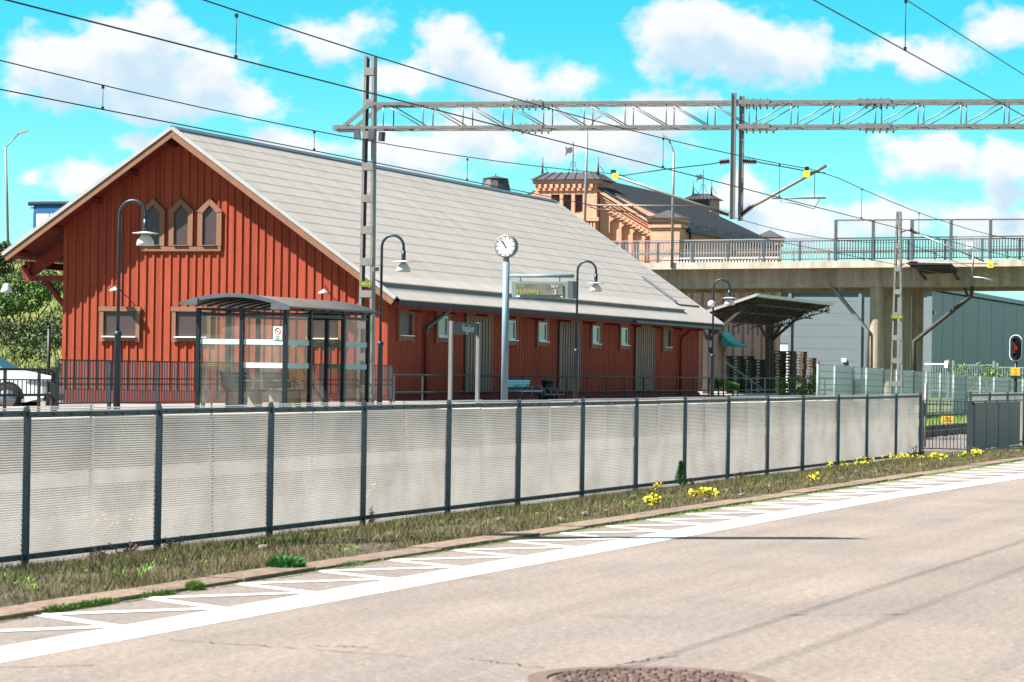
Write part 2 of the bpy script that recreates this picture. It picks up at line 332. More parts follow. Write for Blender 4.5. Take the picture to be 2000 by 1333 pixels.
mat('rail_steel', (.17,.115,.085), rough=.6, metal=.3, var=.3)
mat('rail_head', (.45,.44,.43), rough=.3, metal=.9, var=.1)
mat('sleeper', (.26,.235,.21), rough=.9, var=.25, obj_var=.12)
mat('fence_post', (.05,.092,.125), rough=.45, metal=.35, var=.25, scale=(12,12,3))
mat('fence_rail', (.13,.145,.165), rough=.5, metal=.3, var=.3, scale=(6,6,6))
mat('expanded_metal', (.60,.565,.525), rough=.5, metal=.1, var=.22, scale=(1.4,1.4,1.4))
mat('red_board', (.56,.104,.048), rough=.8, col2=(.45,.076,.034), scale=(9,9,.7), detail=7, obj_var=.13, bump=.3, bscale=(60,60,3), spec=.2, dirt=((.30,.040,.022), 2.2, .55, .8, .6))
mat('red_dark', (.32,.05,.032), rough=.8, var=.3, scale=(8,8,1), spec=.2, obj_var=.06)
mat('brown_trim', (.36,.165,.085), rough=.7, var=.15, scale=(6,6,1.5))
mat('door_board', (.42,.29,.21), rough=.75, var=.2, scale=(10,10,1), obj_var=.08)
mat('door_gap', (.085,.07,.062), rough=.8, var=.2)
mat('shutter', (.10,.066,.064), rough=.4, var=.12, scale=(3,3,3))
mat('white_trim', (.80,.79,.76), K=.9, rough=.5, var=.06)
mat('roof_cement', (.52,.485,.45), rough=.85, col2=(.43,.40,.365), scale=(1.6,.5,.5), detail=8, obj_var=.025, dirt=((.25,.225,.20), 3.5, .55, .85, .5))
mat('roof_edge', (.70,.68,.66), rough=.5, metal=.2, var=.1)
mat('roof_dark', (.055,.07,.10), rough=.6, var=.2, scale=(5,5,5))
mat('ridge_metal', (.20,.25,.31), rough=.4, metal=.4, var=.15)
mat('lamp_steel', (.035,.055,.08), rough=.4, metal=.3, var=.2)
mat('lamp_shade', (.66,.63,.58), K=.8, rough=.4, var=.08)
mat('galvanised', (.40,.375,.355), rough=.5, metal=.45, var=.18, scale=(5,5,2))
mat('galvanised_dark', (.19,.21,.235), rough=.5, metal=.45, var=.2, scale=(5,5,2))
mat('wire', (.025,.028,.04), rough=.5, metal=.5, var=.1)
mat('insulator', (.135,.018,.025), rough=.25, var=.15)
mat('yellow', (.80,.62,.01), K=.9, rough=.5, var=.08)
mat('sign_amber', (.80,.42,.02), K=.7, rough=.5, var=.1)
mat('sign_green', (.16,.26,.045), rough=.5, var=.1)
mat('black', (.012,.013,.016), rough=.5, var=.2)
mat('dark_teal', (.020,.032,.045), rough=.4, metal=.3, var=.2, scale=(8,8,3))
mat('blue_pole', (.27,.40,.50), K=.5, rough=.45, metal=.1, var=.08)
mat('display_case', (.34,.41,.42), rough=.45, metal=.2, var=.06)
mat('screen', (.26,.27,.21), rough=.2, var=.35, scale=(2.5,2.5,5))
mat('sign_board', (.045,.07,.085), rough=.5, var=.08)
mat('clock_white', (.86,.86,.85), K=.62, rough=.4, var=.02)
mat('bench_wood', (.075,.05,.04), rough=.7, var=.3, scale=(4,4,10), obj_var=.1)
mat('bench_wood_lit', (.42,.27,.14), rough=.7, var=.3)  # seat slats: sunlight put into a paler copy of the bench wood
mat('band_green', (.50,.66,.62), K=.8, rough=.6, var=.04)
mat('shelter_roof', (.17,.135,.12), rough=.6, var=.15, scale=(2,2,2))
mat('bench_blue', (.055,.37,.50), K=1.2, rough=.5, var=.08)
mat('railing', (.075,.085,.10), rough=.5, metal=.3, var=.2)
mat('railing_red', (.20,.085,.085), rough=.6, var=.2)
mat('slate', (.085,.078,.085), rough=.6, var=.18, scale=(.6,3,3), obj_var=.05)
mat('slate_edge', (.035,.045,.06), rough=.5, var=.2)
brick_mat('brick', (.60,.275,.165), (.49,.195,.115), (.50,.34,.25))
brick_mat('brick_shaded', (.50,.225,.18), (.40,.165,.135), (.46,.32,.27))  # brick for the shaded side, its shade tone put into the colour
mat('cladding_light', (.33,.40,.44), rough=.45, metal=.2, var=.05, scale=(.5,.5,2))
mat('cladding_dark', (.22,.29,.315), rough=.45, metal=.2, var=.06, scale=(.3,.3,.3), obj_var=.03)  # shade of the warehouse's track-side face put into a darker colour
mat('panel_grey', (.17,.17,.17), rough=.5, metal=.2, var=.15, scale=(3,3,1))
mat('bridge_steel', (.15,.18,.21), rough=.5, metal=.3, var=.2)
mat('bridge_baluster', (.48,.47,.46), rough=.5, metal=.2, var=.1)
mat('canopy_sheet', (.085,.075,.065), rough=.7, var=.25, scale=(2,6,2))
mat('canopy_steel', (.085,.065,.055), rough=.7, var=.25)
mat('pallet_wood', (.25,.175,.115), rough=.85, var=.3, scale=(6,6,6), obj_var=.2)
mat('pallet_shaded', (.055,.085,.07), rough=.85, var=.3, scale=(6,6,6), obj_var=.2)  # pallets of the unlit stacks, shade put into the wood colour
mat('awning', (.03,.30,.29), K=1.1, rough=.6, var=.12)
mat('mesh_green', (.36,.46,.45), rough=.5, metal=.2, var=.1)
mat('grass_dry', (.34,.27,.12), rough=.9, col2=(.085,.085,.032), scale=(2.6,2.6,2.6), detail=7)
mat('grass_mix', (.16,.185,.05), rough=.9, col2=(.12,.085,.042), scale=(1.9,1.9,1.9), detail=6)
mat('weed_green', (.26,.44,.06), rough=.7, var=.35, scale=(12,12,12))
mat('weed_deep', (.07,.32,.06), rough=.7, var=.4, scale=(14,14,14))
mat('leaf', (.19,.36,.04), rough=.6, col2=(.035,.11,.018), scale=(2,2,2), detail=3)
mat('leaf_dark', (.075,.125,.025), rough=.7, var=.45, scale=(3,3,3))
mat('blossom', (.82,.66,.02), K=.8, rough=.6, var=.1)
mat('dead_leaf', (.19,.075,.035), rough=.8, var=.4, scale=(20,20,20))
mat('bark', (.13,.10,.075), rough=.9, var=.3)
mat('bank_grass', (.36,.35,.11), rough=.95, col2=(.12,.20,.035), scale=(.35,.35,.35), detail=8)
mat('car_paint', (.80,.80,.79), K=.9, rough=.25, var=.02, spec=.6)
mat('car_glass', (.02,.16,.22), K=1, rough=.08, var=.1, spec=.7)
mat('tyre', (.02,.02,.02), rough=.85, var=.2)
mat('chrome', (.55,.56,.58), rough=.25, metal=.8, var=.1)
mat('tarp_white', (.78,.79,.80), K=.8, rough=.6, var=.06)
mat('tarp_blue', (.02,.17,.50), rough=.5, var=.15)
mat('manhole_iron', (.24,.155,.125), rough=.75, metal=.1, var=.25, scale=(20,20,20), bump=.3, bscale=(60,60,60))
mat('tar', (.07,.062,.06), rough=.8, var=.3, scale=(20,20,20))
mat('red_plastic', (.62,.03,.035), rough=.5, var=.1)
glass_mat('pane', (.80,.74,.66), alpha=.085)
glass_mat('pane_amber', (.72,.60,.34), alpha=.07)
glass_mat('pane_clear', (.93,.95,.95), alpha=.035)
glass_mat('net', (.88,.93,.91), rough=.4, alpha=.07)
mat('window_glass', (.10,.14,.14), rough=.06, var=.5, scale=(2,2,2), spec=.9)
def emit_mat(name, col, s):
    m = bpy.data.materials.new(name); m.use_nodes = True; M[name] = m; b = m.node_tree.nodes['Principled BSDF']
    b.inputs['Base Color'].default_value = (*col, 1); b.inputs['Emission Color'].default_value = (*col, 1); b.inputs['Emission Strength'].default_value = s
emit_mat('led_yellow', (.30,.28,.05), .03); emit_mat('led_white', (.45,.45,.44), .06); emit_mat('signal_red', (.55,.015,.015), .25)
# ------------------------------------------------------------------ ground, road, track bed, platform
def sheet(name, x0, x1, y0, y1, z, m, parent=None):
    return struct(MB().add([(x0,y0,z),(x1,y0,z),(x1,y1,z),(x0,y1,z)], [(0,1,2,3)]).build(name, m, parent))
sheet('ground', -1500, 3000, -1500, 3000, -.55, 'earth')
ROAD_Y = 6.62
sheet('road', -60, 170, -60, ROAD_Y, 0.0, 'asphalt')
PL_Y, PL_Z, RAIL_Z = 23.3, .25, -.25
# kerb: flush concrete stones
kerb = struct(MB().box((-60, ROAD_Y, -.3), (170, ROAD_Y+.24, -.012)).build('kerb', 'tar'))
_k = MB().box((.006, 0, -.2), (.994, .235, .022)); km = None
for i in range(8, 62):
    if km is None:
        o = _k.build('kerb_stone', 'kerb_stone', kerb); km = o.data; o.location = (i, ROAD_Y+.004, 0)
    else: o = inst('kerb_stone', km, kerb, (i, ROAD_Y+.004, 0))
    o.location.z += rnd.uniform(-.008, .006); o.location.y += rnd.uniform(-.012, .008); o.rotation_euler.z = rnd.uniform(-.008, .008)
# verge sheet, falling towards the track bed
vx = [x*.5 for x in range(-20, 341)]; prof = [(ROAD_Y+.22, -.005), (7.4, -.02), (8.2, -.06), (9.0, -.15), (9.9, -.27), (10.6, -.42), (11.2, -.50)]
vm = MB(); vs = []
for x in vx:
    for (y, z) in prof: vs.append((x, y, z + (rnd.uniform(-.02, .008) if 7 < y < 10.5 else 0) - (.38*min(1, max(0, (x-46.5)/1.5)) if 6.95 < y < 9.5 else 0)))
n = len(prof)
vm.add(vs, [(i*n+j, (i+1)*n+j, (i+1)*n+j+1, i*n+j+1) for i in range(len(vx)-1) for j in range(n-1)], True)
struct(vm.build('verge', 'soil'))
# ballast bed with a slightly lumpy surface
bm_ = MB(); bx = [5+.4*i for i in range(400)]; by = [10.5+.43*j for j in range(31)]
vs = [(x, y, -.425+rnd.uniform(-.03, .03)) for x in bx for y in by]; n = len(by)
bm_.add(vs, [(i*n+j, (i+1)*n+j, (i+1)*n+j+1, i*n+j+1) for i in range(len(bx)-1) for j in range(n-1)])
struct(bm_.build('ballast_bed', 'ballast'))
sheet('grass_strip', 70, 260, 17.9, 60, -.40, 'bank_grass')
# platform
pf = struct(MB().box((8, PL_Y+.32, -.5), (112, 30.96, PL_Z)).build('platform', 'platform_paving'))
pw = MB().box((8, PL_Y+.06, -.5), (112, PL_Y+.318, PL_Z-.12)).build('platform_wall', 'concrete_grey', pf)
_c = MB().box((.005, 0, -.11), (.995, .34, .012)); cm = None
for i in range(24, 112):
    if cm is None: o = _c.build('coping_slab', 'concrete', pf); cm = o.data; o.location = (i, PL_Y-.02, PL_Z+.0)
    else: o = inst('coping_slab', cm, pf, (i, PL_Y-.02, PL_Z))
MB().box((8, PL_Y+.62, PL_Z+.002), (112, PL_Y+.82, PL_Z+.006)).build('safety_line', 'road_paint', pf)
sheet('yard', -80, 150, 30.97, 140, .02, 'gravel_yard')

# rails and sleepers
sm = None; railm = None
for ti, (ty, lab) in enumerate(((15.3, 'near railway track behind the perforated fence'), (21.4, 'far railway track along the platform edge'))):
    tr = thing('railway_track', (60, ty, RAIL_Z), lab, 'track', 'railway tracks')
    for s in (-.75, .75):
        r = MB(); r.prism([(ty+s-.07, RAIL_Z-.16), (ty+s+.07, RAIL_Z-.16), (ty+s+.07, RAIL_Z-.145), (ty+s+.012, RAIL_Z-.12), (ty+s+.012, RAIL_Z-.045), (ty+s+.036, RAIL_Z-.035), (ty+s+.036, RAIL_Z-.004), (ty+s-.036, RAIL_Z-.004), (ty+s-.036, RAIL_Z-.035), (ty+s-.012, RAIL_Z-.045), (ty+s-.012, RAIL_Z-.12), (ty+s-.07, RAIL_Z-.145)], 'x', 6, 160)
        ro = r.build('rail', 'rail_steel', tr)
        MB().box((6, ty+s-.032, RAIL_Z-.003), (160, ty+s+.032, RAIL_Z)).build('rail_head', 'rail_head', ro)
    for i in range(150):
        x = 14+i*.62
        if sm is None:
            o = MB().prism([(-1.25, -.26), (1.25, -.26), (1.22, -.165), (.5, -.165), (.4, -.19), (-.4, -.19), (-.5, -.165), (-1.22, -.165)], 'x', -.13, .13).build('sleeper', 'sleeper', tr, origin=(0,0,0)); sm = o.data
            o.location = Vector((x, ty, RAIL_Z))-ORG[tr.name]
        else: inst('sleeper', sm, tr, (x, ty, RAIL_Z))

# ------------------------------------------------------------------ painted hatch along the road edge
def road_strip(name, pts_l, pts_r, z=.004, parent=None):
    v = [(p[0], p[1], z) for p in pts_l]+[(p[0], p[1], z) for p in pts_r]; n = len(pts_l)
    return MB().add(v, [(i, i+1, n+i+1, n+i) for i in range(n-1)]).build(name, 'road_paint', parent)
mk = struct(bpy.data.objects.new('road_marking', None)); COL.objects.link(mk); ORG[mk.name] = Vector((0,0,0))
def wl(x):   # white line centre, bending towards the road further off
    return 5.83 - (max(0, x-27)*.032)
xs = [4+.5*i for i in range(120)]
road_strip('edge_line', [(x, wl(x)-.155) for x in xs], [(x, wl(x)+.155) for x in xs], .0015, mk)
def seg(a, b, w, z):
    a = Vector((*a, 0)); b = Vector((*b, 0)); d = (b-a).normalized(); nrm = Vector((-d.y, d.x, 0))*w/2
    return [(a+nrm), (b+nrm), (b-nrm), (a-nrm)]
PER = 1.096
for i in range(-3, 40):
    wx = 11.305+PER*i; kx = 11.643+PER*i
    a = (wx, wl(wx)+.15); b = (kx, ROAD_Y-.05); c = (wx+PER, wl(wx+PER)+.15)
    for q, z in ((seg(b, a, .085, 0), .0028), (seg((kx+.02, ROAD_Y-.05), c, .085, 0), .0041)):
        MB().add([(p.x, p.y, z) for p in q], [(0,1,2,3)]).build('hatch_stroke', 'road_paint', mk)

# manhole near the camera
mc = P(1272, 1331, Z=0); mr_ = .483
mh = thing('manhole_cover', (mc.x, mc.y, 0), 'round rusty brown iron manhole cover set in the asphalt', 'manhole')
MB().lathe([(mr_, -.02), (mr_, .008), (mr_-.075, .008), (mr_-.085, -.012)], (mc.x, mc.y, 0), 56, smooth=False, caps=False).build('frame', 'manhole_iron', mh)
cv = MB().lathe([(mr_-.095, -.03), (mr_-.095, .004), (0, .004)], (mc.x, mc.y, 0), 48, smooth=False).build('lid', 'manhole_iron', mh)
st = MB()
for ring, (rr, cnt) in enumerate(((.06, 6), (.12, 12), (.18, 18), (.24, 24), (.30, 30), (.355, 36))):
    for k in range(cnt):
        a = 2*math.pi*k/cnt+ring*.3; st.cbox((mc.x+rr*math.cos(a), mc.y+rr*math.sin(a), .009), (.024, .024, .011))
stuff(st.build('stud', 'manhole_iron', cv))
# hairline cracks and tar seams (shapes of their own, lying on the asphalt)
def crack(pts, w, z):
    vs = []; n = len(pts)
    for i, p in enumerate(pts):
        d = Vector(pts[min(i+1, n-1)])-Vector(pts[max(i-1, 0)]); nn = Vector((-d.y, d.x)).normalized()*w*rnd.uniform(.3, 1)
        vs += [(p[0]+nn.x, p[1]+nn.y, z), (p[0]-nn.x, p[1]-nn.y, z)]
    return MB().add(vs, [(2*i, 2*i+1, 2*i+3, 2*i+2) for i in range(n-1)]).build('crack', 'tar', bpy.data.objects['road'])
def crackpx(a, b, w, k, n=26):
    A = P(*a, Z=0); B = P(*b, Z=0)
    pts = []
    for i in range(n+1):
        t = i/n; q = A.lerp(B, t); pts.append((q.x+rnd.uniform(-k, k)*3, q.y+rnd.uniform(-k, k)))
    crack(pts, w, .0025)
crackpx((330,1250), (820,1285), .006, .01); crackpx((905,1285), (1060,1306), .007, .012); crackpx((620,1262), (720,1265), .005, .01)
crackpx((1195,1300), (1330,1280), .006, .015); crackpx((0,1305), (190,1300), .006, .012)

# ------------------------------------------------------------------ perforated fence
FY = 9.9
PX = [13.05, 15.15, 17.259, 19.293, 21.358, 23.382, 25.537, 27.593, 29.74, 31.786, 33.867, 35.948, 38.043, 40.119, 42.412, 44.459, 46.738, 48.786]
PX2 = [53.643, 55.75, 57.86, 59.95, 62.0]
ZT, ZB = .905, -.36
def expanded_sheet():
    cw, rh = .0205, .0178; Wd, Hd = 1.06, 1.155; cols = int(Wd/cw); rows = int(Hd/rh)
    w = np.array([0, .0130, .0102]); q = []
    for r in range(rows):
        off = .5*(r % 2)
        for c in range(cols):
            for s in (-.5, .5):
                a = np.array([(c+.5+off)*cw*Wd/(cols*cw), 0, r*rh]); b = np.array([(c+.5+off+s)*cw*Wd/(cols*cw), 0, (r+1)*rh*.985])
                jj = .0012*math.sin(c*1.7+r*.9)
                q += [a, b, b+w+np.array([0, jj, 0]), a+w]
    return np.array(q)
SHEET = None
def fence(xs, label, end_caps):
    f = thing('perforated_fence', (xs[0], FY, ZB), label, 'fence', 'perforated metal fences')
    global SHEET
    for i, x in enumerate(xs):
        zt = ZT+rnd.uniform(-.006, .006)
        p = MB(); p.prism([(x-.016, ZB), (x+.022, ZB), (x+.022, zt-.065), (x-.016, zt)], 'y', FY-.044, FY-.037)
        p.prism([(FY-.0365, ZB), (FY-.004, ZB), (FY-.004, zt-.015), (FY-.0365, zt)], 'x', x-.016, x-.010)
        po = p.build('post', 'fence_post', f)
        if (i == len(xs)-1 and end_caps[1]) or (i == 0 and end_caps[0]):
            MB().cbox((x, FY-.022, zt+.006), (.04, .045, .022)).build('post_cap', 'red_plastic', po)
    for a, b in zip(xs[:-1], xs[1:]):
        dz = rnd.uniform(-.006, .006)
        for nm, zc, h in (('top_rail', .838+dz, .042), ('bottom_rail', -.172, .040)):
            r = MB().box((a+.024, FY-.032, zc-h/2), (b-.018, FY-.026, zc+h/2))
            r.box((a+.024, FY-.0255, zc+h/2-.006), (b-.018, FY-.006, zc+h/2))
            ro = r.build(nm, 'fence_rail', f)
            bo = MB(); nb = 8
            for k in range(nb): bo.tube([(a+.1+(b-a-.2)*k/(nb-1), FY-.033, zc), (a+.1+(b-a-.2)*k/(nb-1), FY-.042, zc)], .006, 6)
            stuff(bo.build('bolt', 'black', ro))
        m = (a+b)/2+rnd.uniform(-.03, .03)
        MB().box((m-.011, FY+.030, -.23), (m+.011, FY+.034, .90)).build('seam_shade_strip', 'fence_post', f)  # added dark strip, stands in for the shade of strand edges at the seam
        for s in range(2):
            m_unused = (a+b)/2+rnd.uniform(-.03, .03); x0, x1 = (a-.012, m-.006) if s == 0 else (m+.006, b+.012)
            if SHEET is None:
                o = np_mesh('mesh_sheet', expanded_sheet(), 4, 'expanded_metal', f); SHEET = o.data
            else: o = inst('mesh_sheet', SHEET, f, (0,0,0))
            o.location = Vector((x0, FY+.002+.010*s, -.245+rnd.uniform(-.008, .008)))-ORG[f.name]
            o.scale = ((x1-x0)/1.06, 1, 1); o.rotation_euler = (rnd.uniform(-.006, .006), rnd.uniform(-.004, .004), rnd.uniform(-.006, .006))
fence(PX, 'long grey perforated metal fence with dark posts along the grass verge', (False, True))
fence(PX2, 'short stretch of perforated fence behind the grey panels at right', (True, False))

# railing, solid panels and plinth at the end of the fence (stair down)
rx = PX[-1]+.12
ya, yb = FY-.02, P(1889, 800, X=rx).y
rl = thing('bar_railing', (rx, yb, -.3), 'dark vertical-bar railing closing the gap beside the fence end', 'railing')
zt = P(1840, 784, X=rx).z; zb = P(1840, 877, X=rx).z
MB().beam((rx, ya, zt), (rx, yb, zt), .03, .018).build('top_rail', 'railing', rl)
MB().beam((rx, ya, zb), (rx, yb, zb), .03, .018).build('bottom_rail', 'railing', rl)
for k in range(13):
    y = ya+(yb-ya)*(k+.3)/13; MB().box((rx-.006, y-.006, zb), (rx+.006, y+.006, zt+.02 if k % 2 == 0 else zt)).build('bar', 'railing', rl)
for y in (ya-.02, yb-.02): MB().box((rx-.025, y-.022, zb-.12), (rx+.025, y+.022, zt+.01)).build('post', 'railing', rl)
pn = thing('panel_screen', (rx, yb, -.3), 'solid dark grey sheet-metal screen of four panels on a concrete plinth', 'screen')
xa, xb = P(1897, 800, Y=yb).x, P(1988, 800, Y=yb).x; zt2, zb2 = P(1897, 787, Y=yb).z, P(1897, 880, Y=yb).z
for k in range(4):
    x0 = xa+(xb-xa)*k/4+.03; x1 = xa+(xb-xa)*(k+1)/4-.05
    MB().box((x0, yb-.06+.006*(k % 2), zb2+.012*(k % 2)), (x1, yb-.045+.006*(k % 2), zt2)).build('panel', 'panel_grey', pn)
    MB().box((x0-.03, yb-.04, zb2-.1), (x0+.02, yb, zt2+.01)).build('post', 'railing', pn)
MB().box((xa-.05, yb-.08, zt2+.012), (xb+.02, yb+.01, zt2+.035)).build('top_rail', 'railing', pn)
MB().box((xa-.02, yb-.065, zb2-.03), (xb, yb-.01, zb2-.006)).build('bottom_rail', 'railing', pn)
pl = thing('concrete_plinth', (rx, yb, -.5), 'weathered concrete plinth under the bars and grey panels', 'plinth')
for k in range(5):
    x0 = rx+.15+(xb-rx)*k/5; MB().box((x0, yb-.16, -.6), (x0+(xb-rx)/5-.012, yb+.14, zb2-.10)).build('block', 'concrete_grey', pl)
MB().box((rx-.10, yb+.15, -.6), (rx+.10, ya, zb-.04)).build('side_kerb', 'concrete_grey', pl)

# ------------------------------------------------------------------ verge plants
def blades(nb, x0, x1, yfun, hmin, hmax, seed, bias=1.5, wid=.0021):
    g = np.random.default_rng(seed)
    x = x0+(x1-x0)*g.random(nb)**bias; y = yfun(g, nb, x); z = np.interp(y, [p[0] for p in prof], [p[1] for p in prof])-.01
    cl = .5+.5*np.sin(x*1.9+np.sin(y*3)*2)*np.cos(y*2.3+x*.7)
    h = (hmin+(hmax-hmin)*g.random(nb))*(.45+.75*cl); a = g.random(nb)*2*np.pi; b = g.random(nb)*2*np.pi; lean = h*(.15+.75*g.random(nb))
    w = wid*(.6+.8*g.random(nb))*(1+.022*x)
    v = np.zeros((nb, 3, 3)); v[:, 0] = np.stack([x-w*np.cos(a), y-w*np.sin(a), z], 1); v[:, 1] = np.stack([x+w*np.cos(a), y+w*np.sin(a), z], 1)
    v[:, 2] = np.stack([x+lean*np.cos(b), y+lean*np.sin(b), z+h], 1)
    return v.reshape(-1, 3)
def y_any(g, n, x): return ROAD_Y+.26+(FY+.4-ROAD_Y-.26)*g.random(n)
def y_edge(g, n, x): return ROAD_Y+.25+.9*g.random(n)**1.6
def y_mid(g, n, x): return 8.0+1.9*g.random(n)
gr = np_mesh('dry_grass', blades(110000, 8, 47.5, y_any, .02, .085, 3), 3, 'grass_dry'); stuff(tag(gr, 'dry straw-coloured grass on the verge below the fence', 'grass'))
gr = np_mesh('dark_grass', blades(130000, 8, 47.5, y_mid, .015, .095, 4), 3, 'grass_mix'); stuff(tag(gr, 'dull green-brown grass at the foot of the fence', 'grass'))
gr = np_mesh('edge_grass', blades(60000, 9, 58, y_edge, .015, .06, 5), 3, 'grass_dry'); stuff(tag(gr, 'short pale grass along the back of the kerb', 'grass'))
def clump(name, loc, label, cat, rad, ht, nb, m, seed, group=None, wid=.008, zoff=0):
    g = np.random.default_rng(seed); a = g.random(nb)*2*np.pi; rr = rad*np.sqrt(g.random(nb)); x = rr*np.cos(a); y = rr*np.sin(a)*.8
    h = ht*(1-.6*(rr/rad)**2)*(.4+.8*g.random(nb)); b = a+g.normal(0, .8, nb); ln = h*(.2+.8*g.random(nb)); o = g.random(nb)*2*np.pi; w = wid*(.5+g.random(nb))
    z0 = h*.35*g.random(nb)
    v = np.zeros((nb, 4, 3))
    v[:, 0] = np.stack([x, y, z0*0], 1); v[:, 2] = np.stack([x+ln*np.cos(b), y+ln*np.sin(b), h], 1); mid = (v[:, 0]+v[:, 2])/2
    v[:, 1] = mid+np.stack([w*np.cos(o), w*np.sin(o), z0*.3], 1); v[:, 3] = mid-np.stack([w*np.cos(o), w*np.sin(o), -z0*.3], 1)
    o_ = np_mesh(name, v.reshape(-1, 3), 4, m); o_.location = Vector(loc); ORG[o_.name] = Vector(loc)
    return tag(o_, label, cat, group)
p = P(565, 1114, Z=0); clump('kerb_weed', (p.x, p.y+.02, 0), 'dense bright green weed tuft growing over the kerb', 'weed', .12, .085, 2600, 'weed_deep', 11, wid=.005)
for (px, py, n, hh, lab) in ((335,1150,700,.075,'light green leafy weed sprouting from the kerb joint'), (45,1190,260,.05,'low green weeds along the kerb at the left edge'), (140,1180,300,.05,'long low strip of green weeds in the kerb joint'), (285,1163,200,.045,'small patch of kerb moss and weeds left of the leafy weed'), (640,1103,140,.04,'thin green weeds in the kerb joint right of the dense tuft'), (1375,1000,160,.04,'small green weed in the kerb joint below the yellow flowers')):
    q = P(px, py, Z=0); o = clump('kerb_weed', (q.x, ROAD_Y-.0, 0), lab, 'weed', .10, hh*.7, n*2, 'weed_green', px, 'weeds in the kerb joint', wid=.004); o.scale = (2.4 if hh < .07 else .8, .5, 1)
wd = np_mesh('joint_moss', (lambda g: (lambda x, a, h: np.stack([np.stack([x, ROAD_Y-.02+.03*np.sin(a), 0*x], 1), np.stack([x+.012, ROAD_Y-.015+.03*np.sin(a), 0*x], 1), np.stack([x+.01*np.cos(a), ROAD_Y-.02+.05*np.sin(a), h], 1)], 1).reshape(-1, 3))(8.5+45*g.random(9000)**1.5, g.random(9000)*6.28, .012+.03*g.random(9000)*(np.sin(np.arange(9000))*.5+.5)))(np.random.default_rng(8)), 3, 'weed_green')
stuff(tag(wd, 'thin line of moss in the joint between kerb and road', 'moss'))
def flower(px, py, ht, nst, seed, label, spread=.10, yy=None):
    g = random.Random(seed); yv = yy if yy else 8.6; 
    b = P(px, py, Y=yv); zg = float(np.interp(yv, [p_[0] for p_ in prof], [p_[1] for p_ in prof]))
    t = thing('yellow_wildflower', (b.x, yv, zg), label, 'wildflower', 'yellow flowers on the verge')
    stm = MB(); bl = MB(); lf = MB()
    for k in range(nst):
        dx, dy = g.gauss(0, spread), g.gauss(0, spread*.6); h = max(.06, b.z-zg)*g.uniform(.7, 1.15); top = Vector((b.x+dx, yv+dy, zg+h))
        stm.tube([(b.x+dx*.4, yv+dy*.4, zg), (b.x+dx*.8, yv+dy*.7, zg+h*.6), top], .004, 4)
        for j in range(14):
            c = top+Vector((g.gauss(0, .022), g.gauss(0, .022), g.uniform(-.06, .035))); s = g.uniform(.008, .014); a = g.uniform(0, 6.28)
            u = Vector((math.cos(a), math.sin(a), g.uniform(-.5, .5)))*s; w = Vector((-math.sin(a), math.cos(a), g.uniform(.2, .9)))*s
            bl.add([c-u-w, c+u-w, c+u+w, c-u+w], [(0,1,2,3)])
        for j in range(5):
            f_ = g.uniform(.1, .7); c = Vector((b.x+dx*f_, yv+dy*f_, zg+h*f_)); a = g.uniform(0, 6.28); u = Vector((math.cos(a), math.sin(a), .3))*.05; w = Vector((-math.sin(a), math.cos(a), 0))*.009
            lf.add([c, c+u*.5+w, c+u, c+u*.5-w], [(0,1,2,3)])
    stm.build('stem', 'weed_green', t); bl.build('blossom', 'blossom', t); lf.build('leaf', 'weed_green', t)
flower(1268, 982, .3, 3, 1, 'small yellow flower stalks left of the big flower pair', .06, 7.5)
flower(1280, 990, .3, 3, 2, 'thin yellow flower stem close to the kerb, leftmost but one', .03, 7.4)
flower(1357, 972, .3, 5, 3, 'small yellow flower tuft touching the tall yellow cluster', .05, 7.5)
flower(1378, 966, .3, 9, 4, 'tall bright yellow flower cluster near the middle of the kerb', .07, 7.4)
flower(1590, 938, .2, 3, 5, 'lone low yellow flower below the fence panels right of centre', .06, 7.6)
flower(1282, 946, .2, 2, 51, 'single yellow bloom close under the fence left of the small conifer', .03, 9.3)
flower(1632, 905, .3, 4, 6, 'yellow flowers at the foot of the fence, first of the right-hand row', .12, 9.3)
flower(1668, 911, .3, 8, 7, 'yellow flowers under the bottom rail, second of the right-hand row', .25, 9.3)
flower(1690, 896, .3, 4, 8, 'tall yellow flowers in front of a fence post, third of the right-hand row', .10, 9.3)
flower(1750, 892, .3, 9, 9, 'full yellow flower clump in front of the last but one fence post', .20, 9.3)
flower(1795, 902, .3, 10, 10, 'wide low yellow flower clump below the end of the fence', .30, 8.8)
flower(1826, 899, .2, 5, 12, 'small orange-yellow flower below the bar railing', .08, 8.3)
flower(1846, 909, .15, 3, 13, 'low yellow flower between kerb and plinth', .06, 7.9)
flower(1876, 905, .2, 4, 14, 'yellow flowers left of the concrete plinth end', .12, 8.0)
flower(1908, 897, .3, 9, 15, 'bright yellow flower bush in front of the concrete plinth', .12, 7.9)
flower(215, 1015, .45, 8, 16, 'yellow flowers seen through the fence at the left', .14, 10.5)
flower(60, 1025, .35, 3, 17, 'faint yellow flower behind the leftmost fence post', .08, 10.5)
flower(735, 955, .3, 4, 18, 'faint yellow flowers seen through the fence behind the fourth post', .16, 10.6)
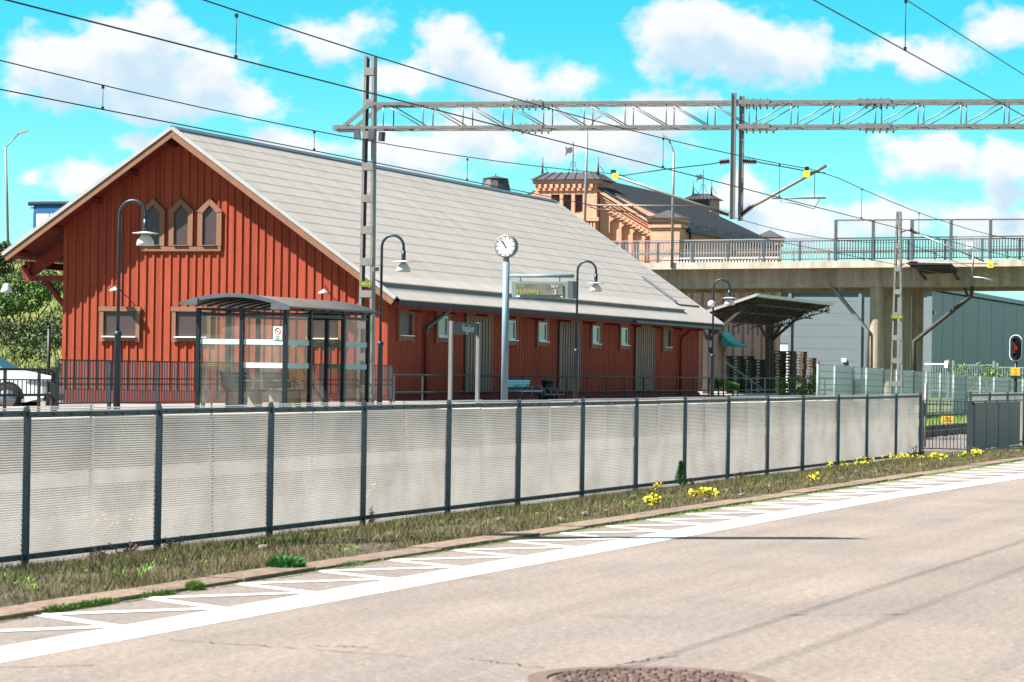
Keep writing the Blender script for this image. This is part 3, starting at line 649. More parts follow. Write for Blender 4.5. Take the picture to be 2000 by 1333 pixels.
# small conifer and dark weeds by the fence
b = P(1330, 930, Y=9.6); cf = thing('conifer_seedling', (b.x, 9.6, -.23), 'small dark conifer seedling in front of a fence post', 'seedling')
g = random.Random(3); nd = MB()
MB().tube([(b.x, 9.6, -.25), (b.x, 9.6, .06)], .008, 5).build('stem', 'bark', cf)
for k in range(700):
    t = g.random(); z = -.18+.28*t; r_ = .085*(1.15-t); a = g.uniform(0, 6.28); c = Vector((b.x+r_*math.cos(a)*g.random()**.4, 9.6+r_*math.sin(a)*g.random()**.4, z)); u = Vector((math.cos(a)*.5, math.sin(a)*.5, .8))*.04; w = Vector((-math.sin(a), math.cos(a), 0))*.006
    nd.add([c-w, c+w, c+u], [(0,1,2)])
nd.build('foliage', 'weed_deep', cf)
def deadplant(px, py, yv, label, seed, n=26, s=.12, m='dead_leaf'):
    g = random.Random(seed); b = P(px, py, Y=yv); zg = float(np.interp(yv, [q[0] for q in prof], [q[1] for q in prof]))
    t = thing('dry_weed', (b.x, yv, zg), label, 'weed', 'dry weeds by the fence'); st_ = MB(); l_ = MB()
    for k in range(n):
        a = g.uniform(0, 6.28); e = Vector((math.cos(a)*s*g.random()*1.6, math.sin(a)*s*.7*g.random(), g.uniform(.3, 1)*max(.08, b.z-zg)*1.6)); o = Vector((b.x, yv, zg)); st_.tube([o, o+e], .003, 4)
        for j in range(4):
            c = o+e*g.uniform(.3, 1); al = g.uniform(0, 6.28); u = Vector((math.cos(al), math.sin(al), g.uniform(-.8, .3)))*.035; w = Vector((-math.sin(al), math.cos(al), .4))*.012; l_.add([c, c+u*.5+w, c+u, c+u*.5-w], [(0,1,2,3)])
    st_.build('stem', 'bark', t); l_.build('leaf', m, t)
deadplant(240, 1072, 9.75, 'withered russet weed under the bottom rail at the left', 1, 30, .2)
deadplant(190, 1078, 9.78, 'small blackish dead weed left of the russet one', 2, 16, .1)
deadplant(338, 1066, 9.7, 'dark green weed right of the second full fence post', 3, 22, .12, 'leaf_dark')
deadplant(726, 1000, 9.8, 'thin dark seed stalk in front of the fence below the shelter', 4, 8, .04)
deadplant(1445, 940, 9.6, 'dark twiggy weed right of the conifer seedling', 5, 20, .15)
deadplant(1350, 945, 9.5, 'dark twigs at the foot of the conifer seedling', 6, 14, .10)
deadplant(1785, 880, 9.5, 'pale dry stalks against the last fence post', 7, 26, .16, 'grass_dry')
deadplant(1902, 912, 8.2, 'fan of dry brown stalks beside the concrete plinth', 8, 40, .22, 'grass_dry')

# green rosettes, stones and litter scattered over the verge, one object per kind of stuff
g = np.random.default_rng(77); q = []
for k in range(260):
    cx_ = 9.5+38*g.random()**1.5; cy_ = 7.2+2.6*g.random(); cz_ = float(np.interp(cy_, [p_[0] for p_ in prof], [p_[1] for p_ in prof])); r_ = .03+.06*g.random()
    for j in range(26):
        a = g.random()*6.283; rr = r_*(.2+.8*g.random()); h = .01+.035*g.random(); w = .0035; b_ = np.array([cx_+rr*.3*np.cos(a), cy_+rr*.3*np.sin(a), cz_]); t_ = np.array([cx_+rr*np.cos(a), cy_+rr*np.sin(a), cz_+h]); m_ = (b_+t_)/2+np.array([0, 0, .012]); s_ = np.array([-np.sin(a)*w, np.cos(a)*w, 0]); q += [b_, m_+s_, t_, m_-s_]
o = np_mesh('ground_weeds', np.array(q), 4, 'weed_green'); stuff(tag(o, 'small green weeds scattered through the dry verge', 'weeds'))
q = MB()
for k in range(70):
    cx_ = 9.5+38*rnd.random()**1.5; cy_ = rnd.uniform(7.0, 10.3); cz_ = float(np.interp(cy_, [p_[0] for p_ in prof], [p_[1] for p_ in prof])); s_ = rnd.uniform(.012, .045); q.lathe([(0, -s_*.3), (s_, 0), (s_*.8, s_*.45), (0, s_*.6)], (cx_, cy_, cz_+.01), 6, smooth=False)
stuff(tag(q.build('verge_stones', 'ballast'), 'small pale stones lying in the verge', 'stones'))
# ------------------------------------------------------------------ red goods shed
YS, XG, XW = 31.0, 75.0, 108.2            # track-side wall, gable wall, far wall
YL = 41.7; OV = .85; XR = XG-OV; XFR = 109.4
AP = (37.706, 8.30); RE = (30.40, 3.25); LE = (43.387, 4.52)   # (y, z): ridge, right eave, left eave (roof surface)
def zr(y, drop=.16): 
    e = RE if y < AP[0] else LE
    return AP[1]+(e[1]-AP[1])*(y-AP[0])/(e[0]-AP[0])-drop
shed = thing('goods_shed', (XG, YS, .25), 'large red board-and-batten wooden goods shed with pale corrugated roof', 'shed')
# inner walls
MB().prism([(YS+.03, 0), (YL-.03, 0), (YL-.03, zr(YL)-.03), (AP[0], AP[1]-.25), (YS+.03, zr(YS)-.03)], 'x', XG+.03, XG+.2).build('gable_wall', 'red_dark', shed)
MB().prism([(YS+.03, 0), (YL-.03, 0), (YL-.03, zr(YL)-.03), (AP[0], AP[1]-.25), (YS+.03, zr(YS)-.03)], 'x', XW-.2, XW).build('far_wall', 'red_dark', shed)
MB().box((XG+.21, YS+.005, 0), (XW-.21, YS+.15, zr(YS)-.02)).build('track_wall', 'red_dark', shed)
MB().box((XG+.21, YL-.15, 0), (XW-.21, YL-.005, zr(YL)-.02)).build('yard_wall', 'red_dark', shed)
MB().box((XG-.02, YS-.05, 0), (XW, YL, .42)).build('plinth', 'red_dark', shed)
# boards and battens of the gable, each its own piece
y = YS; bi = 0
widths = [rnd.choice((.25, .265, .28, .24, .30)) for _ in range(60)]
edges = [YS]
while edges[-1] < YL-.1: edges.append(min(YL, edges[-1]+widths[len(edges)]))
for a, b in zip(edges[:-1], edges[1:]):
    z0 = .45; pts = [(a+.002, z0), (b-.002, z0), (b-.002, zr(b)), (a+.002, zr(a))]
    if a < AP[0] < b: pts = [(a+.002, z0), (b-.002, z0), (b-.002, zr(b)), (AP[0], AP[1]-.16), (a+.002, zr(a))]
    dx = rnd.uniform(0, .004); MB().prism(pts, 'x', XG+.004+dx, XG+.028).build('board', 'red_board', shed)
    w = .032; c = b
    if b < YL-.05: MB().prism([(c-w, z0-.02), (c+w, z0-.02), (c+w, zr(c+w)), (c-w, zr(c-w))], 'x', XG-.030, XG+.0035).build('batten', 'red_board', shed)
MB().box((XG-.034, YS-.034, .43), (XG+.09, YS+.09, zr(YS)-.02)).build('corner_board', 'red_board', shed)
MB().box((XG-.034, YL-.09, .43), (XG+.09, YL+.034, zr(YL)-.05)).build('corner_board', 'red_board', shed)
# battens of the long side (shared mesh)
bm0 = None; x = XG+.25
while x < XW-.1:
    if bm0 is None: o = MB().box((-.032, -.03, 0), (.032, -.001, zr(YS)-.5)).build('batten', 'red_board', shed, origin=(0,0,0)); bm0 = o.data; o.location = Vector((x, YS, .45))-ORG[shed.name]
    else: inst('batten', bm0, shed, (x, YS, .45))
    x += .262
bm1 = None; x = XG+.12
while x < XW-.2:
    if bm1 is None: o = MB().box((.004, .0, 0), (.258, .022, zr(YS)-.48)).build('board', 'red_board', shed, origin=(0,0,0)); bm1 = o.data; o.location = Vector((x, YS-.018, .45))-ORG[shed.name]
    else: inst('board', bm1, shed, (x, YS-.018, .45))
    x += .262
# roof: corrugated courses with real laps
def course(y0, z0, y1, z1, xa, xb, lift, name='roof_course', m='roof_cement', pitch=.177, amp=.024, lip=.035):
    nseg = int((xb-xa)/pitch*6); d = Vector((0, y1-y0, z1-z0)).normalized(); nrm = Vector((0, -d.z, d.y)); nrm = nrm if nrm.z > 0 else -nrm
    A = Vector((0, y0, z0)); B = Vector((0, y1, z1))
    xs = xa+(xb-xa)*np.arange(nseg+1)/nseg; wv = amp*np.sin(2*np.pi*(xs-xa)/pitch)
    rows = []
    for base, l in ((A, .004), (B+d*.10, lift), (B+d*.10, lift), (B+d*.10, lift-lip)):
        rows.append(np.stack([xs, base.y+nrm.y*(wv+l), base.z+nrm.z*(wv+l)], 1))
    nn = nseg+1; vs = np.concatenate(rows); fs = [(r*nn+i, r*nn+i+1, (r+1)*nn+i+1, (r+1)*nn+i) for r in (0, 2) for i in range(nseg)]
    mb = MB(); mb.v = [tuple(v) for v in vs]; mb.f = fs; mb.sm = [i < nseg for i in range(2*nseg)]
    me = bpy.data.meshes.new(name); me.from_pydata([tuple(Vector(v)-ORG[shed.name]) for v in mb.v], [], fs); me.polygons.foreach_set('use_smooth', mb.sm); me.materials.append(M[m]); me.update()
    return link(name, me, shed)
NC = 15; UB = (31.05, 3.70)       # upper roof ends above a lower eaves course
for k in range(NC):
    t0, t1 = k/NC, (k+1)/NC
    course(AP[0]+(UB[0]-AP[0])*t0, AP[1]+(UB[1]-AP[1])*t0, AP[0]+(UB[0]-AP[0])*t1, AP[1]+(UB[1]-AP[1])*t1, XR+.06, XFR if k < NC-1 else XFR-3.6, .018 if k < NC-1 else .10, lip=.019 if k < NC-1 else .17, amp=.024)
course(UB[0]+1.0, UB[1]+.58, RE[0]-.02, RE[1]-.0, XR+.06, XFR, .02, lip=.03)
for k in range(9):
    t0, t1 = k/9, (k+1)/9
    course(AP[0]+(LE[0]-AP[0])*t0, AP[1]+(LE[1]-AP[1])*t0, AP[0]+(LE[0]-AP[0])*t1, AP[1]+(LE[1]-AP[1])*t1, XR+.06, XFR, .03)
# corrugated eaves filler (shade of the sheet ends put into its dark colour), fascia, soffit
nseg = 1200; xs = [XR+.08+(XFR-XR-.1)*i/nseg for i in range(nseg+1)]; ev = MB(); vs = []
for i, x in enumerate(xs):
    w = .024*math.sin(2*math.pi*(x-XR)/.177); vs += [(x, RE[0]-.09+w*.6, RE[1]-.05+w), (x, RE[0]-.07+w*.6, RE[1]-.20+w)]
ev.add(vs, [(2*i, 2*i+1, 2*i+3, 2*i+2) for i in range(nseg)], True); ev.build('eaves_filler', 'roof_dark', shed)
MB().box((XR+.1, RE[0]-.03, RE[1]-.30), (XFR-.05, RE[0]+.02, RE[1]-.10)).build('fascia', 'red_dark', shed)
vs = MB(); vs.prism([(RE[0]+.025, RE[1]-.29), (RE[0]+.025, RE[1]-.10), (YS+.2, zr(YS+.2)-.0), (YS+.2, zr(YS+.2)-.06)], 'x', XR+.12, XFR-.06); vs.build('soffit', 'red_dark', shed)
for sgn, e in ((1, RE), (-1, LE)):
    d = Vector((0, e[0]-AP[0], e[1]-AP[1])); n_ = Vector((0, -d.z, d.y)).normalized(); n_ = n_ if n_.z > 0 else -n_
    def slab(name, x0, x1, o0, o1, m, t0=0.0, t1=1.0):
        a = Vector((0, AP[0], AP[1]))+d*t0; b = Vector((0, AP[0], AP[1]))+d*t1; q = [a+n_*o0, b+n_*o0, b+n_*o1, a+n_*o1]
        MB().prism([(p_.y, p_.z) for p_ in q], 'x', x0, x1).build(name, m, shed)
    slab('roof_boarding', XR+.12+.002*sgn, XFR-.1, -.13, -.06, 'red_dark')
    slab('barge_board', XR-.0+.002*sgn, XR+.045, -.24, -.055, 'brown_trim' if sgn > 0 else 'brown_trim')
    slab('barge_flashing', XR-.03+.002*sgn, XR+.10, -.05, .055, 'roof_edge')
    slab('barge_board', XFR-.09+.002*sgn, XFR-.04, -.24, -.055, 'red_dark'); slab('barge_flashing', XFR-.08, XFR+.03+.002*sgn, -.05, .055, 'roof_edge')
    nb = 5
    for k in range(nb):
        t = (.07, .30, .52, .75, .95)[k] if sgn < 0 else (.12, .36, .60, .84, .97)[k]
        c = Vector((0, AP[0], AP[1]))+d*t-n_*.20
        MB().cbox((XR+.46, c.y, c.z), (.82, .17, .15)).build('purlin_end', 'red_dark', shed)
rg = MB(); rg.prism([(AP[0]-.15, AP[1]-.045), (AP[0], AP[1]+.07), (AP[0]+.15, AP[1]-.045), (AP[0]+.14, AP[1]-.06), (AP[0], AP[1]+.05), (AP[0]-.14, AP[1]-.06)], 'x', XR-.02, XFR+.02)
rg.build('ridge_cap', 'ridge_metal', shed)
# canopy framing under the wide left eave
MB().beam((XG+.12, LE[0]-.45, 3.82), (XG+.12, YL+.03, 3.82), .16, .17).build('tie_beam', 'red_dark', shed)
MB().beam((XG+.25, LE[0]-.25, 3.95), (XG+.25, YL-.25, zr(YL)-.45), .14, .34).build('rafter', 'red_dark', shed)
MB().beam((XG+.12, LE[0]-.95, 3.74), (XG+.12, YL+.03, 2.95), .12, .13).build('brace', 'red_dark', shed)
MB().beam((XG+.12, LE[0]-.20, LE[1]-.30), (XG+.12, LE[0]-.40, 3.74), .14, .20).build('post', 'red_dark', shed)
MB().box((XG+.05, LE[0]-.45, LE[1]-.38), (XFR, LE[0]-.25, LE[1]-.18)).build('eaves_beam', 'red_dark', shed)
for k in range(7): 
    xx = XG+4.6+k*4.6
    MB().beam((xx, LE[0]-.45, 3.82), (xx, YL+.03, 3.82), .14, .15).build('tie_beam', 'red_dark', shed)
# gable windows
def gwin(px0, px1, py0, py1):
    a = P(px0, py0, X=XG-.05); b = P(px1, py1, X=XG-.05); y1, y0 = a.y, b.y; zt, zb = a.z, b.z; fw = .13
    wn = MB().box((XG-.038, y0+fw-.01, zb+.17), (XG-.033, y1-fw+.01, zt-.10)).build('window', 'shutter', shed)
    f = MB().box((XG-.095, y0, zb), (XG-.031, y0+fw, zt-.14)).box((XG-.095, y1-fw, zb), (XG-.031, y1, zt-.14))
    f.box((XG-.11, y0-.03, zt-.139), (XG-.031, y1+.03, zt)); f.box((XG-.09, y0+fw+.001, zb+.02), (XG-.031, y1-fw-.001, zb+.13)); f.build('frame', 'brown_trim', wn)
    MB().box((XG-.15, y0+fw-.02, zb+.131), (XG-.031, y1-fw+.02, zb+.165)).build('sill', 'white_trim', wn)
for q in ((196, 273, 599, 668), (337, 412, 599.5, 669), (594, 669, 601, 672)): gwin(*q)
# pointed lancet windows in one frame
for cx in (299, 354, 410):
    c = P(cx, 440, X=XG-.05).y; zt = P(cx, 388, X=XG-.05).z; zs = P(cx, 412, X=XG-.05).z; zb = P(cx, 481, X=XG-.05).z; hw = .40; iw = .235
    wn = MB().prism([(c-iw-.01, zb+.02), (c+iw+.01, zb+.02), (c+iw+.01, zs-.02), (c, zt-.18), (c-iw-.01, zs-.02)], 'x', XG-.038, XG-.033).build('window', 'shutter', shed)
    f = MB()
    f.prism([(c-hw, zb), (c-iw, zb), (c-iw, zs-.06), (c-hw, zs-.02)], 'x', XG-.09, XG-.031); f.prism([(c+hw, zb), (c+iw, zb), (c+iw, zs-.06), (c+hw, zs-.02)], 'x', XG-.09, XG-.031)
    f.prism([(c-hw-.03, zs-.018), (c-iw-.0, zs-.07), (c, zt-.20), (c, zt)], 'x', XG-.10, XG-.031); f.prism([(c+hw+.03, zs-.018), (c+iw+.0, zs-.07), (c, zt-.20), (c, zt)], 'x', XG-.104, XG-.031)
    f.build('frame', 'brown_trim', wn)
    MB().box((XG-.13, c-iw, zb+.001), (XG-.031, c+iw, zb+.028)).build('sill', 'brown_trim', wn)
ya, yb = P(273, 486, X=XG-.05).y, P(432, 486, X=XG-.05).y; z_ = P(350, 482, X=XG-.05).z
MB().box((XG-.085, yb, z_-.14), (XG-.031, ya, z_-.004)).build('window_ledge', 'brown_trim', shed)
# windows and doors of the long side
def swin(px0, px1, kind):
    x0 = P(px0, 640, Y=YS-.06).x; x1 = P(px1, 640, Y=YS-.06).x; zt, zb = 3.01, 2.0; fw = .14
    wn = MB().box((x0+fw-.01, YS-.036, zb+.22), (x1-fw+.01, YS-.031, zt-.15)).build('window', 'shutter' if kind == 'd' else 'window_glass', shed)
    f = MB().box((x0, YS-.10, zb), (x0+fw, YS-.031, zt-.171)).box((x1-fw, YS-.10, zb), (x1, YS-.031, zt-.171)).box((x0-.04, YS-.115, zt-.17), (x1+.04, YS-.031, zt)).box((x0+fw+.001, YS-.09, zb+.03), (x1-fw-.001, YS-.031, zb+.17))
    f.build('frame', 'brown_trim', wn)
    MB().box((x0+fw-.03, YS-.17, zb+.171), (x1-fw+.03, YS-.031, zb+.20)).build('sill', 'white_trim', wn)
    if kind != 'd':
        s = MB(); t = .055; a, b, c, d = x0+fw+.002, x1-fw-.002, zb+.203, zt-.172
        s.box((a, YS-.07, c), (a+t, YS-.037, d)).box((b-t, YS-.07, c), (b, YS-.037, d)).box((a+t+.001, YS-.066, d-t), (b-t-.001, YS-.037, d)).box((a+t+.001, YS-.066, c), (b-t-.001, YS-.037, c+t)); s.build('sash', 'white_trim', wn)
for q in ((777.5, 806.5, 'd'), (851, 878, 'g'), (985, 1010, 'g'), (1048, 1071, 'g'), (1154, 1173, 'g'), (1210, 1228.5, 'g'), (1294, 1311, 'd')): swin(*q)
def sdoor(px0, px1):
    x0 = P(px0, 700, Y=YS-.06).x; x1 = P(px1, 700, Y=YS-.06).x; zt, zb = 3.03, .46
    d = MB().box((x0, YS-.07, zb), (x1, YS-.031, zt)).build('door', 'door_gap', shed)
    MB().box((x0-.02, YS-.14, zt-.16), (x1+.02, YS-.0705, zt)).build('lintel', 'brown_trim', d)
    MB().box((x0-.0, YS-.11, zb), (x0+.08, YS-.0705, zt-.162)).build('jamb', 'door_board', d); MB().box((x1-.08, YS-.11, zb), (x1, YS-.0705, zt-.162)).build('jamb', 'door_board', d)
    n = 8; st = (x1-x0-.18)/n
    for k in range(n): MB().box((x0+.09+k*st+.03, YS-.105, zb+.03), (x0+.09+(k+1)*st-.075, YS-.0705, zt-.163)).build('plank', 'door_board', d)
for q in ((908, 959), (1091, 1132), (1240, 1276)): sdoor(*q)
# downpipes
def pipe(pts, m):
    q = [P(px, py, Y=yy) for px, py, yy in pts]; q[-1].x = q[-2].x; q[-1].z = .3
    MB().tube(q, .055, 8).build('downpipe', m, shed)
pipe(((880, 592, RE[0]), (876, 608, RE[0]+.02), (834, 640, YS-.12), (832, 655, YS-.12), (830, 770, YS-.12)), 'red_dark')
pipe(((1360, 630, RE[0]), (1357, 638, RE[0]+.02), (1331, 661, YS-.12), (1330, 675, YS-.12), (1330, 760, YS-.12)), 'red_dark')
q = [P(px, py, Y=yy) for px, py, yy in ((880, 592, RE[0]-.002), (876, 608, RE[0]+.018), (834, 640, YS-.122), (832, 660, YS-.122))]
MB().tube(q, .066, 8).build('downpipe_elbow', 'galvanised_dark', shed)
MB().beam((97, RE[0]-.17, RE[1]-.20), (108.6, RE[0]-.17, RE[1]-.22), .12, .09).build('gutter', 'galvanised_dark', shed)
# brackets, snow strip
for k in range(12):
    xx = XG+1.5+k*2.75; MB().beam((xx, YS-.03, 2.98), (xx, RE[0]+.06, RE[1]-.33), .09, .10).build('bracket', 'red_dark', shed)
a = P(1292, 546, Y=33.2); t = (33.2-AP[0])/(UB[0]-AP[0])
nrm = Vector((0, -(UB[1]-AP[1]), (UB[0]-AP[0]))).normalized(); nrm = nrm if nrm.z > 0 else -nrm
def onroof(yv, off): zz = AP[1]+(UB[1]-AP[1])*(yv-AP[0])/(UB[0]-AP[0]); return Vector((0, yv, zz))+nrm*off
p0, p1 = onroof(32.9, .07), onroof(31.5, .07)
MB().beam((106.3, p0.y, p0.z), (106.3, p1.y, p1.z), .35, .03, up=nrm).build('roof_strip', 'cladding_light', shed)
# roof ventilator behind the ridge
vt = thing('roof_ventilator', (P(968, 360, Y=AP[0]+.9).x, AP[0]+.9, 7.6), 'squat dark metal roof ventilator behind the ridge', 'ventilator')
vc = ORG[vt.name]; vz = P(968, 352, Y=AP[0]+.9).z
vn = 12
MB().lathe([(.62, 7.5), (.60, vz-.30), (.50, vz+.0)], (vc.x, vc.y, 0), vn, smooth=False).build('drum', 'slate', vt)
MB().lathe([(.52, vz+.01), (.54, vz+.05), (0, vz+.17)], (vc.x, vc.y, 0), vn, smooth=False).build('cap', 'slate', vt)
MB().tube([(vc.x, vc.y, vz+.16), (vc.x, vc.y, vz+.26)], .02, 5).build('finial', 'slate', vt)
for k in range(vn):
    a = 2*math.pi*k/vn; MB().beam((vc.x+.63*math.cos(a), vc.y+.63*math.sin(a), 7.6), (vc.x+.515*math.cos(a), vc.y+.515*math.sin(a), vz-.02), .03, .03).build('seam', 'slate_edge', vt)
# barn lamps on the gable, small floodlights under the eaves
def barn(px, py, label):
    p = P(px, py, X=XG-.42); t = thing('barn_lamp', (XG, p.y, p.z), label, 'lamp', 'enamel barn lamps on the gable')
    MB().lathe([(.03, .10), (.05, .06), (.13, .03), (.17, -.03), (.165, -.03), (.12, .02), (.04, .05)], (XG-.42, p.y, p.z), 16).build('lamp_shade', 'lamp_shade', t)
    MB().tube([(XG-.42, p.y, p.z+.08), (XG-.42, p.y, p.z+.17), (XG-.34, p.y, p.z+.22), (XG-.15, p.y, p.z+.10), (XG-.01, p.y, p.z-.02)], .014, 6).build('arm', 'lamp_steel', t)
    MB().tube([(XG-.42, p.y, p.z-.03), (XG-.42, p.y, p.z+.05)], .045, 8).build('bulb', 'clock_white', t)
barn(224, 567, 'enamel barn lamp above the leftmost lower gable window'); barn(632, 572, 'enamel barn lamp above the rightmost lower gable window')
for px, py, lab in ((948, 596, 'small white floodlight under the eaves above the first door'), (1127, 613, 'small white floodlight under the eaves above the second door'), (1272, 622, 'small white floodlight under the eaves above the third door')):
    p = P(px, py, Y=YS-.35); t = thing('floodlight', p, lab, 'floodlight', 'floodlights under the eaves')
    MB().prism([(YS-.50, p.z-.05), (YS-.25, p.z+.02), (YS-.25, p.z+.07), (YS-.50, p.z-.01)], 'x', p.x-.18, p.x+.18).build('housing', 'white_trim', t)
    MB().tube([(p.x, YS-.26, p.z+.04), (p.x, YS-.01, p.z+.06)], .02, 6).build('bracket', 'galvanised', t)
# ------------------------------------------------------------------ station furniture
LY = 27.0
def lamp(px, label):
    b = P(px, 600, Y=LY); x = b.x; zt = 4.58; rad = .30; zc = zt-rad
    t = thing('platform_lamp', (x, LY, PL_Z), label, 'lamp post', 'hooked platform lamps')
    zj = 1.83
    MB().lathe([(.075, PL_Z), (.068, zj-.06), (.085, zj-.03), (.085, zj+.02), (.05, zj+.07)], (x, LY, 0), 14).build('lower_pole', 'lamp_steel', t)
    pts = [(x, LY, zj)]+[(x, LY-rad+rad*math.cos(a), zc+rad*math.sin(a)) for a in [math.pi*k/12 for k in range(13)]]
    hx = pts[-1]; pts.append((x, hx[1], zc-.10)); MB().tube(pts, .036, 10).build('hooked_pole', 'lamp_steel', t)
    hy = hx[1]; z0 = zc-.08
    MB().tube([(x, hy, z0), (x, hy, z0-.26)], .055, 12).build('lamp_holder', 'lamp_steel', t)
    MB().lathe([(.05, z0-.26), (.27, z0-.29), (.27, z0-.30), (.06, z0-.31)], (x, hy, 0), 24).build('reflector_disc', 'lamp_shade', t)
    MB().lathe([(.05, z0-.31), (.11, z0-.36), (.165, z0-.44), (.19, z0-.55), (.175, z0-.55), (.12, z0-.42)], (x, hy, 0), 24).build('lamp_shade', 'lamp_shade', t)
    return t, x
l1 = lamp(231, 'hooked dark platform lamp in front of the lancet windows'); l2 = lamp(744, 'hooked platform lamp right beside the lattice mast')
l3 = lamp(1127, 'hooked platform lamp right of the departure display'); l4 = lamp(1393, 'hooked platform lamp at the far end, by the shed roof corner')
p = P(738, 527, Y=LY); cc = thing('cctv_camera', (p.x, LY, p.z), 'small camera box fixed to the lamp beside the mast', 'camera')
MB().beam((p.x-.15, LY+.10, p.z), (p.x+.12, LY+.08, p.z+.02), .13, .10).build('housing', 'galvanised', cc); MB().tube([(p.x, LY+.08, p.z), (p.x+.03, LY, p.z-.02)], .02, 6).build('bracket', 'galvanised', cc)
p = P(1392, 594, Y=LY); cc = thing('loudspeaker', (p.x, LY, p.z), 'round white loudspeaker on the farthest platform lamp', 'loudspeaker')
MB().lathe([(0, -.12), (.09, -.10), (.13, 0), (.09, .10), (0, .12)], (p.x, LY+.05, p.z), 14, axis='y').build('ball', 'white_trim', cc); MB().tube([(p.x, LY, p.z), (p.x, LY-.14, p.z)], .045, 8).build('horn', 'galvanised', cc)
p = P(12, 572, D=105); lm = thing('hanging_lamp', (p.x, p.y, p.z), 'distant hanging lamp with pale bell shade at the left edge', 'lamp')
MB().lathe([(.06, .35), (.12, .26), (.20, .10), (.22, .0), (.19, .0)], p, 16).build('lamp_shade', 'lamp_shade', lm); MB().tube([p+Vector((0,0,.34)), p+Vector((0,0,.62)), p+Vector((-.2,.45,.66)), p+Vector((-.2,1.6,.62)), p+Vector((-.2,1.7,-3.5))], .045, 8).build('arm', 'lamp_steel', lm)

# clock pole with departure display
CY = 26.0; cp = P(987, 640, Y=CY); cx = cp.x
zc = P(992, 482, Y=CY).z; R_ = .305
ck = thing('station_clock', (cx, CY, PL_Z), 'white double-faced station clock on a pale blue pole', 'clock')
MB().tube([(cx, CY, PL_Z), (cx, CY, P(990, 512, Y=CY).z)], .095, 14).build('pole', 'blue_pole', ck)
MB().tube([(cx, CY, P(990, 512, Y=CY).z), (cx, CY, P(990, 500, Y=CY).z)], .085, 12).build('collar', 'galvanised', ck)
MB().tube([(cx, CY, P(990, 502, Y=CY).z), (cx, CY, zc-R_+.03)], .055, 10).build('neck', 'galvanised', ck)
th = math.radians(0); fx = Vector((-1, 0, 0))     # face looks along the platform
cs = MB().lathe([(R_-.035, -.105), (R_, -.11), (R_+.01, -.09), (R_+.01, .09), (R_, .11), (R_-.035, .105)], (cx, CY, zc), 40, axis='x', caps=False).build('case', 'galvanised', ck)
fc = MB().lathe([(R_-.03, -.100), (0, -.1005)], (cx, CY, zc), 40, axis='x', smooth=False).build('face', 'clock_white', ck)
MB().lathe([(R_-.03, .100), (0, .1005)], (cx, CY, zc), 40, axis='x', smooth=False).build('face', 'clock_white', ck)
mk_ = MB()
def cdir(deg):   # clockwise from 12 as seen from -X: right is -Y
    a = math.radians(deg); return Vector((0, -math.sin(a), math.cos(a)))
for k in range(12):
    d = cdir(30*k); c = Vector((cx-.1025, CY, zc)); mk_.beam(c+d*(R_-.095), c+d*(R_-.04), .024, .003, up=(1,0,0))
mk_.build('hour_mark', 'black', fc)
c = Vector((cx-.1055, CY, zc)); MB().beam(c-cdir(320)*.07, c+cdir(320)*.235, .030, .003, up=(1,0,0)).build('minute_hand', 'sign_board', fc)
c = Vector((cx-.109, CY, zc)); MB().beam(c-cdir(327)*.05, c+cdir(327)*.17, .042, .003, up=(1,0,0)).build('hour_hand', 'sign_board', fc)
MB().cbox((cx-.1035, CY, zc+.11), (.003, .035, .015)).build('emblem', 'galvanised_dark', fc)
dsp = thing('departure_display', (cx, CY, PL_Z), 'grey departure display hanging from the clock pole, showing a destination and track number', 'display')
za = P(1050, 539, X=cx).z; ye = P(1121, 540, X=cx).y
MB().tube([(cx, CY-.06, za), (cx, ye, za)], .05, 12).build('arm', 'blue_pole', dsp)
y0, y1 = P(1003, 565, X=cx).y, P(1113, 565, X=cx).y; zt, zb = P(1060, 551, X=cx).z, P(1060, 582, X=cx).z; dx = .14
MB().prism([(cx-dx, zb), (cx-dx-.03, zt), (cx+dx+.03, zt), (cx+dx, zb)], 'y', y0, y1).build('case', 'display_case', dsp)
MB().prism([(cx-dx-.03, zb-.02), (cx-dx-.05, zt+.02), (cx+dx+.05, zt+.02), (cx+dx+.03, zb-.02)], 'y', y1-.002, y1-.14).build('end_cap', 'galvanised_dark', dsp)
for yy in (y0-.20, y1+.30): MB().tube([(cx, yy, zt), (cx, yy, za)], .022, 8).build('hanger', 'blue_pole', dsp)
xf = cx-dx-.034
sc_ = MB().prism([(xf-.0-.002, zb+.07), (xf-.02-.004, zt-.06), (xf-.01, zt-.06), (xf+.02, zb+.07)], 'y', y0-.13, y1+.14).build('screen', 'screen', dsp)
zm = (zb+zt)/2
text_mesh('Hallsberg', .17, 'destination_text', 'led_yellow', sc_, (xf-.022, y0-.17, zm-.045), (0,-1,0), (0,0,1), 1.0, .002, 'LEFT')
text_mesh('11:04', .10, 'time_text', 'led_yellow', sc_, (xf-.026, y0-.17, zm+.10), (0,-1,0), (0,0,1), 1.0, .001, 'LEFT')
text_mesh('Spår', .125, 'track_text', 'led_white', sc_, (xf-.028, y1+.36, zm+.10), (0,-1,0), (0,0,1), 1.05, .002)
text_mesh('3', .20, 'track_number', 'led_white', sc_, (xf-.024, y1+.36, zm-.065), (0,-1,0), (0,0,1), 1.1, .002)
MB().box((cx-dx-.036, y0-.15, zb+.015), (cx-dx-.028, y0-.25, zb+.05)).build('label_plate', 'white_trim', dsp); MB().box((cx-dx-.036, y1+.20, zb+.02), (cx-dx-.028, y1+.15, zb+.04)).build('label_plate', 'white_trim', dsp)

